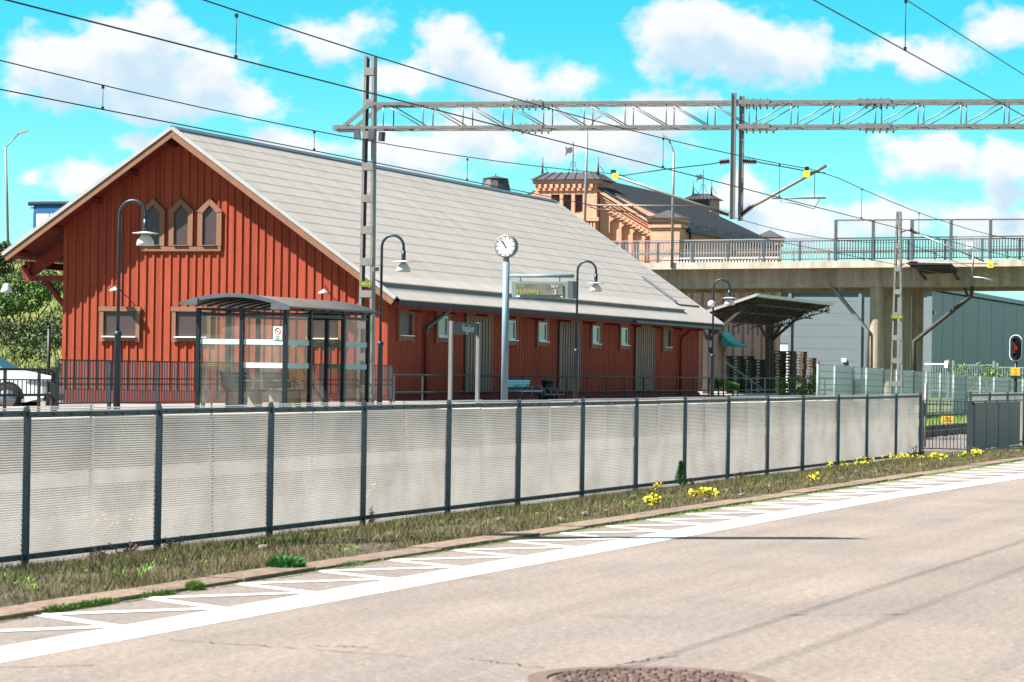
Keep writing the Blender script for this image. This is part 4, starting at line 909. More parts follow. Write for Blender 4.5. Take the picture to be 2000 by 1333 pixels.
# station name sign facing the track
NY = 25.2; xa, xb = P(881, 640, Y=NY).x, P(934, 640, Y=NY).x; zt, zb = P(905, 630, Y=NY).z, P(905, 654, Y=NY).z
ns = thing('station_sign', (xa, NY, PL_Z), 'dark station name sign reading Vingåker on two flat metal posts', 'sign')
for xx in (xa, xb): MB().box((xx-.05, NY-.045, PL_Z), (xx+.05, NY+.04, zt+.02)).build('post', 'galvanised', ns)
bd = MB().box((xa+.055, NY-.03, zb), (xb-.055, NY+.03, zt)).build('board', 'sign_board', ns)
text_mesh('Vingåker', .27, 'lettering', 'white_trim', bd, ((xa+xb)/2+.15, NY-.034, (zt+zb)/2), (1,0,0), (0,0,1), .95, .002)

# catenary-free furniture by the shed wall: blue bench and bin
BY = 29.3; bx0, bx1 = P(988, 750, Y=BY).x, P(1032, 750, Y=BY).x
bb = thing('blue_bench', (bx0, BY, PL_Z), 'light blue slatted platform bench in front of the shed wall', 'bench')
zt = P(1010, 742, Y=BY).z; zb = P(1010, 756, Y=BY).z
for k in range(3):
    h = (zt-zb)/3; MB().box((bx0, BY-.02-.02*k, zb+h*k), (bx1, BY+.01-.02*k, zb+h*(k+1)-.012)).build('back_slat', 'bench_blue', bb)
for k in range(4): MB().box((bx0, BY-.50+.11*k, zb-.14), (bx1, BY-.41+.11*k, zb-.11)).build('seat_slat', 'bench_blue', bb)
for xx in (bx0+.1, (bx0+bx1)/2, bx1-.1): MB().tube([(xx, BY-.5, PL_Z), (xx, BY-.5, zb+.02), (xx, BY-.35, zb+.06), (xx, BY+.03, zb-.16), (xx, BY+.05, zt)], .018, 6).build('leg', 'galvanised', bb)
rk = thing('luggage_rack', (bx1, BY, PL_Z), 'low grey tubular seat rack right of the blue bench', 'rack')
for k in range(4):
    xx = bx1+.15+k*.62; MB().tube([(xx, BY-.5, zb-.30), (xx, BY-.5, zb-.08), (xx, BY-.35, zb-.02), (xx, BY-.05, zb-.22)], .016, 6).build('arm', 'galvanised', rk)
MB().box((bx1+.1, BY-.5, zb-.26), (bx1+2.2, BY-.1, zb-.22)).build('seat', 'railing', rk)
for xx in (bx1+.3, bx1+1.9): MB().box((xx, BY-.35, PL_Z), (xx+.06, BY-.25, zb-.26)).build('leg', 'railing', rk)
bp_ = P(1070, 760, Y=BY); bn = thing('litter_bin', (bp_.x, BY, PL_Z), 'round black perforated litter bin beside the shed door', 'bin')
zt = P(1070, 743, Y=BY).z
MB().lathe([(.17, PL_Z), (.20, zt-.05)], (bp_.x, BY, 0), 20).build('drum', 'black', bn); MB().lathe([(.215, zt-.05), (.215, zt), (.18, zt), (.18, zt-.05)], (bp_.x, BY, 0), 20).build('rim', 'railing', bn)
hl = MB()
for k in range(18):
    for j in range(5):
        a = 2*math.pi*(k+.5*(j % 2))/18; r_ = .187+.012*j/5; hl.beam((bp_.x+r_*math.cos(a), BY+r_*math.sin(a), .35+j*.1), (bp_.x+(r_+.01)*math.cos(a), BY+(r_+.01)*math.sin(a), .35+j*.1), .03, .06)
stuff(hl.build('perforation', 'railing', bn))

# ------------------------------------------------------------------ waiting shelter
SF = 25.3; X0 = P(557, 700, Y=SF).x; SB = P(387, 700, X=X0).y; SM = P(472, 700, X=X0).y; X1 = P(718, 700, Y=SF).x
sh = thing('waiting_shelter', (X0, SF, PL_Z), 'glazed waiting shelter with arched roof on the platform', 'shelter')
zbm = P(557, 615, Y=SF).z
def spost(x, y, w=.09): MB().box((x-w/2, y-w/2, PL_Z), (x+w/2, y+w/2, zbm+.14)).build('post', 'dark_teal', sh)
XA = P(605, 700, Y=SF).x; XB_ = P(670, 700, Y=SF).x; XM = P(636, 700, Y=SF).x
for x, y in ((X0, SF), (X0, SM), (X0, SB), (XA, SF), (XB_, SF), (X1, SF), (X1, SB), (X1, SM), (X0+(X1-X0)/3, SB), (X0+2*(X1-X0)/3, SB)): spost(x, y)
for a, b in (((X0, SF), (X0, SB)), ((X0, SF), (X1, SF)), ((X1, SF), (X1, SB)), ((X0, SB), (X1, SB))):
    MB().beam((*a, zbm), (*b, zbm), .055, .06).build('rail', 'dark_teal', sh)
    MB().beam((*a, zbm+.115), (*b, zbm+.115), .062, .05).build('roof_beam', 'dark_teal', sh)
def spane(a, b, m, z0=PL_Z+.12):
    a = Vector((*a, 0)); b = Vector((*b, 0)); d = (b-a).normalized(); a = a+d*.047; b = b-d*.047
    p_ = MB().add([(a.x, a.y, z0), (b.x, b.y, z0), (b.x, b.y, zbm-.03), (a.x, a.y, zbm-.03)], [(0,1,2,3)]).build('pane', m, sh); return p_, a, b
def band(pn, a, b, z0, z1, off):
    d = (b-a).normalized(); n_ = Vector((d.y, -d.x, 0))*off
    MB().add([(a.x+n_.x, a.y+n_.y, z0), (b.x+n_.x, b.y+n_.y, z0), (b.x+n_.x, b.y+n_.y, z1), (a.x+n_.x, a.y+n_.y, z1)], [(0,1,2,3)]).build('frosted_band', 'band_green', pn)
zb1 = P(470, 673, X=X0).z, P(470, 663, X=X0).z; zb2 = P(515, 719, X=X0).z, P(515, 709, X=X0).z
for (a, b, m, bands) in (((X0, SB), (X0, SM), 'pane', (1,)), ((X0, SM), (X0, SF), 'pane', (1, 2)), ((X0, SF), (XA, SF), 'pane_amber', (1, 2)), ((XB_, SF), (X1, SF), 'pane', (1, 2)),
                         ((X1, SF), (X1, SM), 'pane', (1, 2)), ((X1, SM), (X1, SB), 'pane', (1,)), ((X0, SB), (X0+(X1-X0)/3, SB), 'pane_clear', ()), ((X0+(X1-X0)/3, SB), (X0+2*(X1-X0)/3, SB), 'pane_clear', (1,)), ((X0+2*(X1-X0)/3, SB), (X1, SB), 'pane_clear', (1, 2))):
    pn_, a_, b_ = spane(a, b, m)
    for k in bands: band(pn_, a_, b_, *(zb1 if k == 1 else zb2), .004)
# no-smoking notice on the end pane
q0 = P(534, 638, X=X0-.02); q1 = P(551, 664, X=X0-.02); nt_ = MB().box((X0-.022, q0.y, q1.z), (X0-.012, q1.y, q0.z)).build('notice', 'clock_white', sh)
nc = Vector((X0-.026, (q0.y+q1.y)/2, q0.z-.105)); rr = .075
MB().lathe([(rr, -.002), (rr, .002), (rr-.016, .002), (rr-.016, -.002), (rr, -.002)], nc, 24, axis='x', caps=False).build('red_ring', 'red_plastic', nt_)
MB().beam(nc+Vector((0, .05, .05)), nc+Vector((0, -.05, -.05)), .014, .003, up=(1,0,0)).build('red_bar', 'red_plastic', nt_)
MB().beam(nc+Vector((.002, .035, -.012)), nc+Vector((.002, -.04, -.012)), .012, .002, up=(1,0,0)).build('cigarette', 'black', nt_)
for k in range(3): MB().cbox((nc.x, nc.y, nc.z-.115-.028*k), (.003, .11-.02*k, .008)).build('text_line', 'galvanised_dark', nt_)
# roof arch
q = [P(352, 592, X=X0-.25), P(387, 582, X=X0-.25), P(420, 576.5, X=X0-.25), P(455, 574.5, X=X0-.25), P(490, 577, X=X0-.25), P(525, 585, X=X0-.25), P(567, 600, X=X0-.25)]
ys = [v.y for v in q]; zs = [v.z for v in q]; arc = []
for k in range(25):
    t = k/24; yv = ys[0]+(ys[-1]-ys[0])*t; cf_ = np.polyfit(ys, zs, 3); arc.append((yv, float(np.polyval(cf_, yv))))
XE = P(744, 606, Y=ys[-1]).x
rf = MB(); n = len(arc); rf.add([(x, y, z-o) for x in (X0-.25, XE) for o in (0, .03) for y, z in arc], [(i, i+1, 2*n+i+1, 2*n+i) for i in range(n-1)]+[(n+i, n+i+1, 3*n+i+1, 3*n+i) for i in range(n-1)]+[(i, i+1, n+i+1, n+i) for i in range(n-1)]+[(2*n+i, 2*n+i+1, 3*n+i+1, 3*n+i) for i in range(n-1)]+[(0, n, 3*n, 2*n), (n-1, 2*n-1, 4*n-1, 3*n-1)], True)
rf.build('roof', 'shelter_roof', sh)
rim = MB()
for i in range(n-1): rim.beam((X0-.26, arc[i][0], arc[i][1]-.025), (X0-.26, arc[i+1][0], arc[i+1][1]-.025), .03, .085)
rim.build('roof_rim', 'bridge_steel', sh)
for i0, i1 in ((0, 4), (20, 24)):
    g_ = MB(); pts = [(arc[i][0], arc[i][1]) for i in range(i0, i1+1)]+([(arc[i1][0], arc[0][1]-.04), (arc[i0][0], arc[0][1]-.04)] if i0 == 0 else [(arc[i1][0], arc[i1][1]-.06), (arc[i0][0], arc[i1][1]-.06)])
    g_.prism(pts, 'x', X0-.30, X0-.277); g_.build('gusset_plate', 'bridge_steel', sh)
for k in range(1, 9):
    xx = X0+(XE-X0)*k/9
    rb = MB()
    for i in range(n-1): rb.beam((xx, arc[i][0], arc[i][1]-.05), (xx, arc[i+1][0], arc[i+1][1]-.05), .03, .035)
    rb.build('roof_rib', 'dark_teal', sh)
def bench(xc, label):
    t = thing('slatted_bench', (xc, SB-.7, PL_Z), label, 'bench', 'benches in the shelter'); yb_ = SB-.45
    for k in range(4): MB().beam((xc-.75, yb_+.02*k-.06, PL_Z+.50+.095*k), (xc+.75, yb_+.02*k-.06, PL_Z+.50+.095*k), .03, .082).build('back_slat', 'bench_wood', t)
    for k in range(4): MB().box((xc-.75, yb_-.52+.115*k, PL_Z+.42), (xc+.75, yb_-.42+.115*k, PL_Z+.45)).build('seat_slat', 'bench_wood_lit', t)
    for xx in (xc-.62, xc, xc+.62):
        MB().tube([(xx, yb_-.5, PL_Z+.40), (xx, yb_-.1, PL_Z+.40), (xx, yb_-.03, PL_Z+.50), (xx, yb_+.04, PL_Z+.84)], .022, 6).build('frame', 'railing', t)
        MB().tube([(xx, yb_-.48, PL_Z+.42), (xx, yb_-.50, PL_Z+.60), (xx, yb_-.45, PL_Z+.63), (xx, yb_-.1, PL_Z+.63)], .014, 6).build('armrest', 'railing', t)
    for xx in (xc-.5, xc+.5): MB().box((xx-.12, yb_-.40, PL_Z), (xx+.12, yb_-.15, PL_Z+.40)).build('leg', 'concrete', t)
bench(X0+.95, 'wooden slatted bench in the shelter, nearer the left end pane'); bench(X0+3.1, 'wooden slatted bench in the shelter, further from the end pane')
gb = thing('grab_rail', (X0+.5, SB-.1, PL_Z), 'yellow double rail inside the shelter above the left bench', 'rail')
for z in (P(425, 711, X=X0+.4).z, P(425, 715.5, X=X0+.4).z): MB().tube([(X0+.1, SB-.12, z), (X0+1.5, SB-.12, z)], .012, 6).build('bar', 'yellow', gb)

# ------------------------------------------------------------------ platform railings
def picket(x0, x1, yv, zt, zb, label, pitch=.118):
    t = thing('picket_railing', (x0, yv, PL_Z), label, 'railing', 'platform railings')
    nb = max(1, round((x1-x0)/2.4)); st = (x1-x0)/nb
    for k in range(nb+1): MB().box((x0+k*st-.03, yv-.02, PL_Z-.2), (x0+k*st+.03, yv+.05, zt+.01)).build('post', 'railing', t)
    for k in range(nb):
        a, b = x0+k*st+.032, x0+(k+1)*st-.032
        for z, nm in ((zt, 'top_rail'), (zb+.52, 'middle_rail'), (zb+.40, 'middle_rail'), (zb, 'bottom_rail')): MB().box((a, yv-.012, z-.014), (b, yv+.012, z+.014)).build(nm, 'railing', t)
        m_ = MB(); c = int((b-a)/pitch)
        for j in range(1, c): m_.box((a+(b-a)*j/c-.014, yv-.011, zb+.014), (a+(b-a)*j/c+.014, yv+.011, zt-.0145))
        stuff(m_.build('pickets', 'railing_red' if False else 'railing', t))
RY = 28.2
picket(P(113, 740, Y=RY).x, P(765, 740, Y=RY).x, RY, 1.28, .38, 'tall dark picket railing along the back of the platform')
def lowrail(x0, x1, yv, label, zt=1.0):
    t = thing('tube_railing', (x0, yv, PL_Z), label, 'railing', 'platform railings')
    nb = max(1, round((x1-x0)/2.2)); st = (x1-x0)/nb
    for k in range(nb+1): MB().box((x0+k*st-.022, yv-.022, PL_Z-.3), (x0+k*st+.022, yv+.022, zt)).build('post', 'railing', t)
    for z, nm in ((zt+.02, 'top_rail'), (zt-.48, 'lower_rail')): MB().tube([(x0, yv, z), (x1, yv, z)], .024, 8).build(nm, 'railing', t)
lowrail(P(770, 740, Y=29.8).x, P(1692, 740, Y=29.8).x, 29.8, 'long low two-rail tube railing in front of the shed')
# ramp railing at the far left
LYR = 26.6; xa, xb = P(-60, 740, Y=LYR).x, P(104, 740, Y=LYR).x; zt, zm_, zb = P(50, 722, Y=LYR).z, P(50, 742, Y=LYR).z, P(50, 772, Y=LYR).z
t = thing('ramp_railing', (xa, LYR, PL_Z), 'black ramp railing with curved handrail end in front of the car', 'railing', 'platform railings')
for z, nm in ((zt, 'handrail'), (zb, 'lower_rail')): MB().tube([(xa, LYR, z), (xb-.2, LYR, z), (xb-.06, LYR, z-.02), (xb, LYR, z-.10), (xb+.02, LYR, z-.22)], .025, 8).build(nm, 'black', t)
MB().box((xa, LYR-.012, zm_-.012), (xb, LYR+.012, zm_+.012)).build('middle_rail', 'black', t)
k = 0; x = xa
while x < xb:
    if k % 8 == 0: MB().box((x-.025, LYR-.025, PL_Z), (x+.025, LYR+.025, zt-.02)).build('post', 'black', t)
    else: MB().box((x-.008, LYR-.008, zb), (x+.008, LYR+.008, zm_)).build('baluster', 'black', t)
    x += .16; k += 1
MB().box((xb-.0, LYR-.05, PL_Z), (xb+.09, LYR+.05, zt+.05)).build('end_post', 'black', t)
p = P(96, 640, D=76); t = thing('steel_post', (p.x, p.y, 0), 'thin black steel post in front of the grassy bank', 'post')
MB().tube([(p.x, p.y, 0), (p.x, p.y, p.z)], .05, 8).build('shaft', 'black', t); MB().lathe([(.06, p.z-.02), (.06, p.z+.03), (0, p.z+.06)], (p.x, p.y, 0), 8).build('cap', 'black', t); MB().tube([(p.x, p.y, 0), (p.x, p.y, .5)], .07, 8).build('sleeve', 'railing', t)
# ------------------------------------------------------------------ overhead line
def lattice_mast(name, base, ztop, w0, w1, depth, label, nb, plate=None, side='y'):
    """two channel legs joined by batten plates, tapering upwards"""
    x, y, z0 = base; t = thing(name, base, label, 'mast', 'overhead line masts')
    for s in (-1, 1):
        l = MB(); a = Vector((x, y+s*w0/2, z0)); b = Vector((x, y+s*w1/2, ztop))
        l.beam(a, b, .012, depth, up=(1,0,0)); o = Vector((0, s*.03, 0))
        for dx in (-1, 1): l.beam(a+Vector((dx*depth/2, -s*.03, 0)), b+Vector((dx*depth/2, -s*.03, 0)), .07, .012, up=(1,0,0))
        l.build('leg', 'galvanised', t)
    for k in range(nb):
        f_ = (k+.5)/nb; zz = z0+(ztop-z0)*f_; w = w0+(w1-w0)*f_
        MB().box((x-depth/2-.018, y-w/2+.0, zz-.10), (x-depth/2-.007, y+w/2-.0, zz+.10)).build('batten_plate', 'galvanised', t)
        MB().box((x+depth/2+.007, y-w/2+.0, zz-.10), (x+depth/2+.018, y+w/2-.0, zz+.10)).build('batten_plate', 'galvanised_dark', t)
    return t
MY = 28.0; mb_ = P(716, 700, Y=MY); MX = 66.36
m1 = lattice_mast('lattice_mast', (MX, MY, PL_Z), P(725, 110, Y=MY).z, .40, .27, .20, 'tall grey lattice mast carrying the overhead gantry', 11)
zl = P(712, 555, X=MX-.2).z; yl = P(712, 555, X=MX-.2).y
pt = MB().box((MX-.16, yl-.19, zl-.075), (MX-.13, yl+.16, zl+.075)).build('number_plate', 'sign_green', m1)
text_mesh('154-17', .105, 'plate_text', 'yellow', pt, (MX-.163, yl-.015, zl), (0,-1,0), (0,0,1), .95, .002)
# gantry truss: four chords, verticals, diagonals
GA = Vector((MX, MY, 0)); ge = P(2000, 247, D=68.7); GB = Vector((ge.x, ge.y, 0)); gd = (GB-GA).normalized(); GB = GB+gd*9.0
gn = Vector((1, 0, 0))
gz0 = P(740, 252, D=72).z; gz1 = P(740, 206, D=72).z; DEP = .70
gt = thing('overhead_gantry', (MX, MY, gz0), 'grey steel truss gantry spanning above the tracks', 'gantry')
Lg = (GB-GA).length
def gp(s, side, z): q = GA+gd*s+gn*(DEP*(side-.5)); return Vector((q.x, q.y, z))
for side in (0, 1):
    MB().beam(gp(.15, side, gz1), gp(Lg, side, gz1), .07, .075).build('top_chord', 'galvanised', gt)
    MB().beam(gp(-.75 if side == 0 else -.6, side, gz0), gp(Lg, side, gz0), .07, .07).build('bottom_chord', 'galvanised', gt)
    MB().beam(gp(.15, side, gz1), gp(-.55, side, gz0+.04), .06, .09).build('end_strut', 'galvanised', gt)
MB().beam(gp(-.90, .5, gz0), gp(-.40, .5, gz0), .72, .13).build('end_plate', 'galvanised', gt)
sp_ = 1.055; ns_ = int(Lg/sp_); mid = (P(1440, 230, D=70)-GA); smid = mid.dot(gd)
for k in range(ns_):
    s = .5+k*sp_
    for side in (0, 1):
        MB().tube([gp(s, side, gz0), gp(s, side, gz1)], .016, 6).build('vertical', 'galvanised_dark' if side else 'galvanised', gt)
        if s+sp_ < Lg:
            up_first = s+sp_/2 < smid
            MB().tube([gp(s, side, gz1 if up_first else gz0), gp(s+sp_, side, gz0 if up_first else gz1)], .016, 6).build('diagonal', 'galvanised_dark' if side else 'galvanised', gt)
    lac = MB(); lac.tube([gp(s, 0, gz0-.03), gp(s+sp_/2, 1, gz0-.03), gp(s+sp_, 0, gz0-.03)], .012, 5); lac.build('lacing', 'galvanised', gt); lac = MB(); lac.tube([gp(s, 0, gz1), gp(s+sp_/2, 1, gz1), gp(s+sp_, 0, gz1)], .012, 5); lac.build('lacing', 'galvanised', gt)
for px in (1020, 1478, 1716):
    s = (P(px, 230, D=70)-GA).dot(gd)
    for z in (gz0, gz1):
        for side in (0, 1):
            sb = MB().beam(gp(s-.42, side, z+.0), gp(s+.42, side, z), .11, .115).build('splice_plate', 'galvanised', gt)
            b_ = MB()
            for j in range(5):
                q_ = gp(s-.34+.17*j, side, z)
                b_.tube([q_+Vector((0,0,.07)), q_+Vector((0,0,.10))], .018, 6); b_.tube([q_-Vector((0,0,.07)), q_-Vector((0,0,.12))], .022, 6)
            stuff(b_.build('bolt', 'galvanised_dark', sb))
for s_, side in ((-.2, 0), (.2, 0), (-.2, 1), (.2, 1)): MB().prism([(0,0)], 'x', 0, 0) if False else MB().beam(gp(s_, side, gz0-.06), gp(s_*.9, side, gz0-.30), .10, .16).build('corbel', 'galvanised_dark', gt)
# drop posts
sdp = smid; zdt = P(1440, 180, D=69.5).z; zdb = P(1436, 428, D=69.5).z
dp = thing('drop_post', (*gp(sdp, .5, 0).xy, zdb), 'pair of steel drop posts hanging from the gantry between the tracks', 'drop post')
for side in (0, 1):
    c = gp(sdp, side*1.0+(.06 if side else -.06), 0); b_ = MB(); wv = gd*.095
    for s in (-1, 1): b_.beam(Vector((c.x, c.y, zdb))+gd*.058*s, Vector((c.x, c.y, zdt))+gd*.058*s, .07, .012, up=gd)
    b_.beam(Vector((c.x, c.y, zdb)), Vector((c.x, c.y, zdt)), .012, .105, up=gd); b_.build('post', 'galvanised', dp)
zi = P(1440, 315, D=69.5).z
cA = gp(sdp, .5, 0)
def insul(t, a, b, r=.075, n=8):
    a = Vector(a); b = Vector(b); m_ = MB(); d = (b-a)
    pts = []; rs = []
    for k in range(n):
        for f_, rr in ((.02, .03), (.30, r), (.55, r), (.95, .03)):
            pts.append(a+d*((k+f_)/n)); rs.append(rr)
    m_.tube(pts, rs, 10); return m_.build('insulator', 'insulator', t)
def gpt(px, py, dep=69.8): return P(px, py, D=dep)
XC = GA.x+gd.x*sdp
# cross span, cantilevers
cs_ = thing('cantilever_arm', (*cA.xy, zdb), 'tilted steel cantilever arm with red insulator reaching right from the drop post', 'cantilever', 'overhead line cantilevers')
insul(cs_, gpt(1446, 421), gpt(1468, 404)); MB().tube([gpt(1466, 406), gpt(1614, 324)], .036, 8).build('tube', 'door_board', cs_)
MB().tube([gpt(1508, 388), gpt(1613, 387)], .022, 6).build('registration_tube', 'galvanised', cs_); MB().tube([gpt(1524, 392), gpt(1560, 400), gpt(1590, 408), gpt(1592, 404)], .016, 6).build('steady_arm', 'galvanised', cs_)
MB().tube([gpt(1600, 387), gpt(1600, 392), gpt(1590, 408)], .010, 5).build('hook', 'galvanised', cs_); MB().tube([gpt(1591, 336), gpt(1591, 386)], .008, 5).build('dropper', 'wire', cs_)
insul(cs_, gpt(1450, 315), gpt(1478, 316)); MB().tube([gpt(1476, 315.5), gpt(1484, 318), gpt(1590, 337), gpt(1612, 338)], .014, 6).build('span_wire', 'wire', cs_)
tg = MB().cbox(gpt(1576, 340, 69.6), (.02, .16, .17)).build('tag', 'yellow', cs_); text_mesh('A', .13, 'tag_letter', 'black', tg, gpt(1576, 340, 69.55), -gd if gd.y > 0 else gd, (0,0,1), 1, .002)
MB().cbox(gpt(1576, 330), (.06, .10, .10)).build('clamp', 'black', cs_)
cl_ = thing('cantilever_arm', (*cA.xy, zdb), 'long pale cantilever arm with red insulator reaching left from the drop post', 'cantilever', 'overhead line cantilevers')
insul(cl_, gpt(1424, 419), gpt(1404, 413)); MB().tube([gpt(1406, 413), gpt(1360, 399), gpt(1205, 345)], .036, 8).build('tube', 'galvanised', cl_)
MB().tube([gpt(1358, 403, 70), gpt(1146, 401, 71)], .024, 6).build('registration_tube', 'galvanised', cl_); MB().tube([gpt(1152, 401, 71), gpt(1152, 405, 71), gpt(1170, 409, 71), gpt(1218, 415, 71)], .016, 6).build('steady_arm', 'galvanised', cl_)
insul(cl_, gpt(1425, 315), gpt(1405, 317)); MB().tube([gpt(1406, 317), gpt(1396, 320), gpt(1300, 331), gpt(1205, 345)], .014, 6).build('span_wire', 'wire', cl_)
tg = MB().cbox(gpt(1202, 345, 69.6), (.02, .16, .17)).build('tag', 'yellow', cl_); text_mesh('A', .13, 'tag_letter', 'black', tg, gpt(1202, 345, 69.55), -gd if gd.y > 0 else gd, (0,0,1), 1, .002)
MB().cbox(gpt(1198, 336), (.06, .12, .10)).build('clamp', 'black', cl_)
# second mast by the bridge
M2Y = 21.9; p2 = P(1753, 620, Y=M2Y)
m2 = lattice_mast('lattice_mast', (p2.x, M2Y, -.4), P(1757, 414, Y=M2Y).z, .52, .17, .16, 'narrow tapering lattice mast in front of the bridge piers', 9)
zl = P(1750, 619, Y=M2Y).z
pt = MB().box((p2.x-.13, M2Y-.22, zl-.075), (p2.x-.11, M2Y+.22, zl+.075)).build('number_plate', 'sign_green', m2); text_mesh('154-18', .12, 'plate_text', 'yellow', pt, (p2.x-.134, M2Y, zl), (0,-1,0), (0,0,1), .95, .002)
d2 = (p2-EYE).dot(CF)
def m2p(px, py, k=0): return P(px, py, X=p2.x+k)
a2 = thing('cantilever_arm', (p2.x, M2Y, m2p(1760, 515).z), 'thin cantilever arm of the tapering mast in front of the bridge', 'cantilever', 'overhead line cantilevers')
insul(a2, m2p(1776, 448), m2p(1790, 456), .07, 6); insul(a2, m2p(1776, 513), m2p(1792, 513), .07, 6)
MB().tube([m2p(1758, 455), m2p(1776, 448)], .03, 6).build('bracket', 'galvanised', a2); MB().tube([m2p(1758, 518), m2p(1776, 513)], .03, 6).build('bracket', 'galvanised', a2)
MB().tube([m2p(1789, 455), m2p(1922, 511)], .030, 8).build('tube', 'galvanised', a2); MB().tube([m2p(1790, 513), m2p(1948, 516)], .022, 6).build('top_tube', 'galvanised', a2)
MB().tube([m2p(1901, 494), m2p(1899, 541)], .04, 6).build('drop_tube', 'galvanised', a2); MB().tube([m2p(1900, 541), m2p(1920, 543), m2p(1939, 548)], .02, 6).build('steady_arm', 'lamp_shade', a2)
tg = MB().cbox(m2p(1934, 518, -.05), (.02, .22, .20)).build('tag', 'yellow', a2); text_mesh('A', .16, 'tag_letter', 'black', tg, m2p(1934, 518, -.08), (0,-1,0), (0,0,1), 1, .002)
bx_ = MB().cbox(m2p(1772, 440), (.25, .26, .36)); tag(bx_.build('equipment_box', 'lamp_shade', None), 'small beige equipment box beside the tapering mast head', 'box')
# a further mast of the same line, just outside the left picture edge (its shadow crosses the road)
lattice_mast('lattice_mast', (15.3, 12.1, -.45), 10.2, .36, .22, .16, 'grey lattice mast beside the near track, just left of the picture', 13)
# wires
def wire(pts, r, label, group='overhead wires', ext=True):
    m_ = MB(); m_.tube(pts, r, 6); o = m_.build('overhead_wire', 'wire'); return tag(o, label, 'wire', group)
def sag(x0, x1, xs_, z_sup, z_mid, y):   # messenger hanging between supports xs_
    out = []
    for i in range(61):
        x = x0+(x1-x0)*i/60
        for a, b in zip(xs_[:-1], xs_[1:]):
            if a <= x <= b: u = (x-a)/(b-a)*2-1; out.append((x, y, z_mid+(z_sup-z_mid)*u*u)); break
    return out
wire([(x, 15.9, 5.27) for x in (-30, 20, 65, 110, 160)], .011, 'lower contact wire over the near track, passing in front of the mast')
wire(sag(-25, 155, (-30, 22, 66.5, 104, 160), 6.20, 5.80, 15.9), .010, 'upper messenger wire of the near track, crossing the sky from the top left')
wire([(x, 21.7, 5.37) for x in (-30, 20, 65, 110, 160)], .011, 'lower contact wire over the platform track, skimming the shed ridge')
wire(sag(-25, 155, (-30, 22, 68, 104, 160), 6.30, 5.74, 21.7), .010, 'upper messenger wire of the platform track, left of the mast')
wire([(x, 7.3, 5.35) for x in (-40, 0, 41, 80, 120)], .008, 'thick lower wire crossing the sky at the top right')
wire([(x, 7.3, 6.0) for x in (-40, 0, 41, 80, 120)], .007, 'upper wire in the top right corner')
def dropper(x, y, z0, z1, label):
    o = MB().tube([(x, y, z0), (x, y, z1)], .006, 5).cbox((x, y, z0+.02), (.05, .03, .05)).cbox((x, y, z1-.02), (.05, .03, .05)); tag(o.build('wire_dropper', 'wire'), label, 'dropper', 'wire droppers')
dropper(33.1, 15.9, 5.27, 5.86, 'wire dropper in the sky above the big left cloud'); dropper(40.2, 21.7, 5.37, 5.755, 'wire dropper far left above the shed roof'); dropper(48.7, 21.7, 5.37, 5.75, 'short wire dropper above the middle of the shed ridge')
dropper(57.0, 21.7, 5.37, 5.86, 'short wire dropper above the roof ventilator'); dropper(34.8, 7.3, 5.35, 6.0, 'long wire dropper at the top right'); dropper(52.7, 15.9, 5.27, 5.87, 'wire dropper beside the bent street lamp on the bridge')
dropper(62.0, 15.9, 5.27, 6.05, 'wire dropper right of the drop post'); dropper(70.6, 15.9, 5.27, 6.05, 'wire dropper right of the yellow tag'); dropper(78, 15.9, 5.27, 5.85, 'wire dropper above the bridge screen'); dropper(0, 7.3, 5.35, 6.0, 'wire dropper overhead near the camera'); dropper(11, 7.3, 5.35, 6.0, 'wire dropper overhead ahead of the camera')

# ------------------------------------------------------------------ road bridge
XBR = 150.0
def bz(px, py): return P(px, py, X=XBR)
yL, yR = 62.0, -26.0
a0, a1 = bz(1290, 514), bz(2000, 507)
def deck(y): return a0.z+(a1.z-a0.z)*(y-a0.y)/(a1.y-a0.y)
br = thing('road_bridge', (XBR, bz(1750, 700).y, -.5), 'concrete road bridge crossing behind the shed on round-edged piers', 'bridge')
FH = a0.z-bz(1290, 527).z; UH = a0.z-bz(1500, 563).z
def bprism(name, x0, x1, o0, o1, m, yl=yL, yr=yR):
    v = []
    for y in (yl, yr): d = deck(y); v += [(x0, y, d-o1), (x1, y, d-o1), (x1, y, d-o0), (x0, y, d-o0)]
    return MB().add(v, [(0,1,2,3), (7,6,5,4), (0,4,5,1), (1,5,6,2), (2,6,7,3), (3,7,4,0)]).build(name, m, br)
bprism('edge_beam', XBR-.25, XBR+.25, 0, FH, 'concrete'); bprism('edge_beam', XBR+10.5, XBR+11, 0, FH, 'concrete')
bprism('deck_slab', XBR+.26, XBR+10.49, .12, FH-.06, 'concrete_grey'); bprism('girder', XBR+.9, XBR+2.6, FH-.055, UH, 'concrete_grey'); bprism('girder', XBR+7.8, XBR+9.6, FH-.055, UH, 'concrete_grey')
yy = yR
for i, (p0_, p1_, dx) in enumerate(((1699, 1727, 1.5), (1727.5, 1752, 3.0), (1758, 1779, 4.2), (1780, 1803, 6.0))):
    ya_, yb_ = P(p0_, 640, X=XBR+dx).y, P(p1_, 640, X=XBR+dx).y; hw = (ya_-yb_)/2; yc = (ya_+yb_)/2
    pts = [(XBR+dx+hw*math.cos(a)*1.15, yc+hw*math.sin(a)) for a in [2*math.pi*k/20 for k in range(20)]]
    MB().prism(pts, 'z', -.6, deck(yc)-UH+.02).build('pier', 'concrete_grey', br)
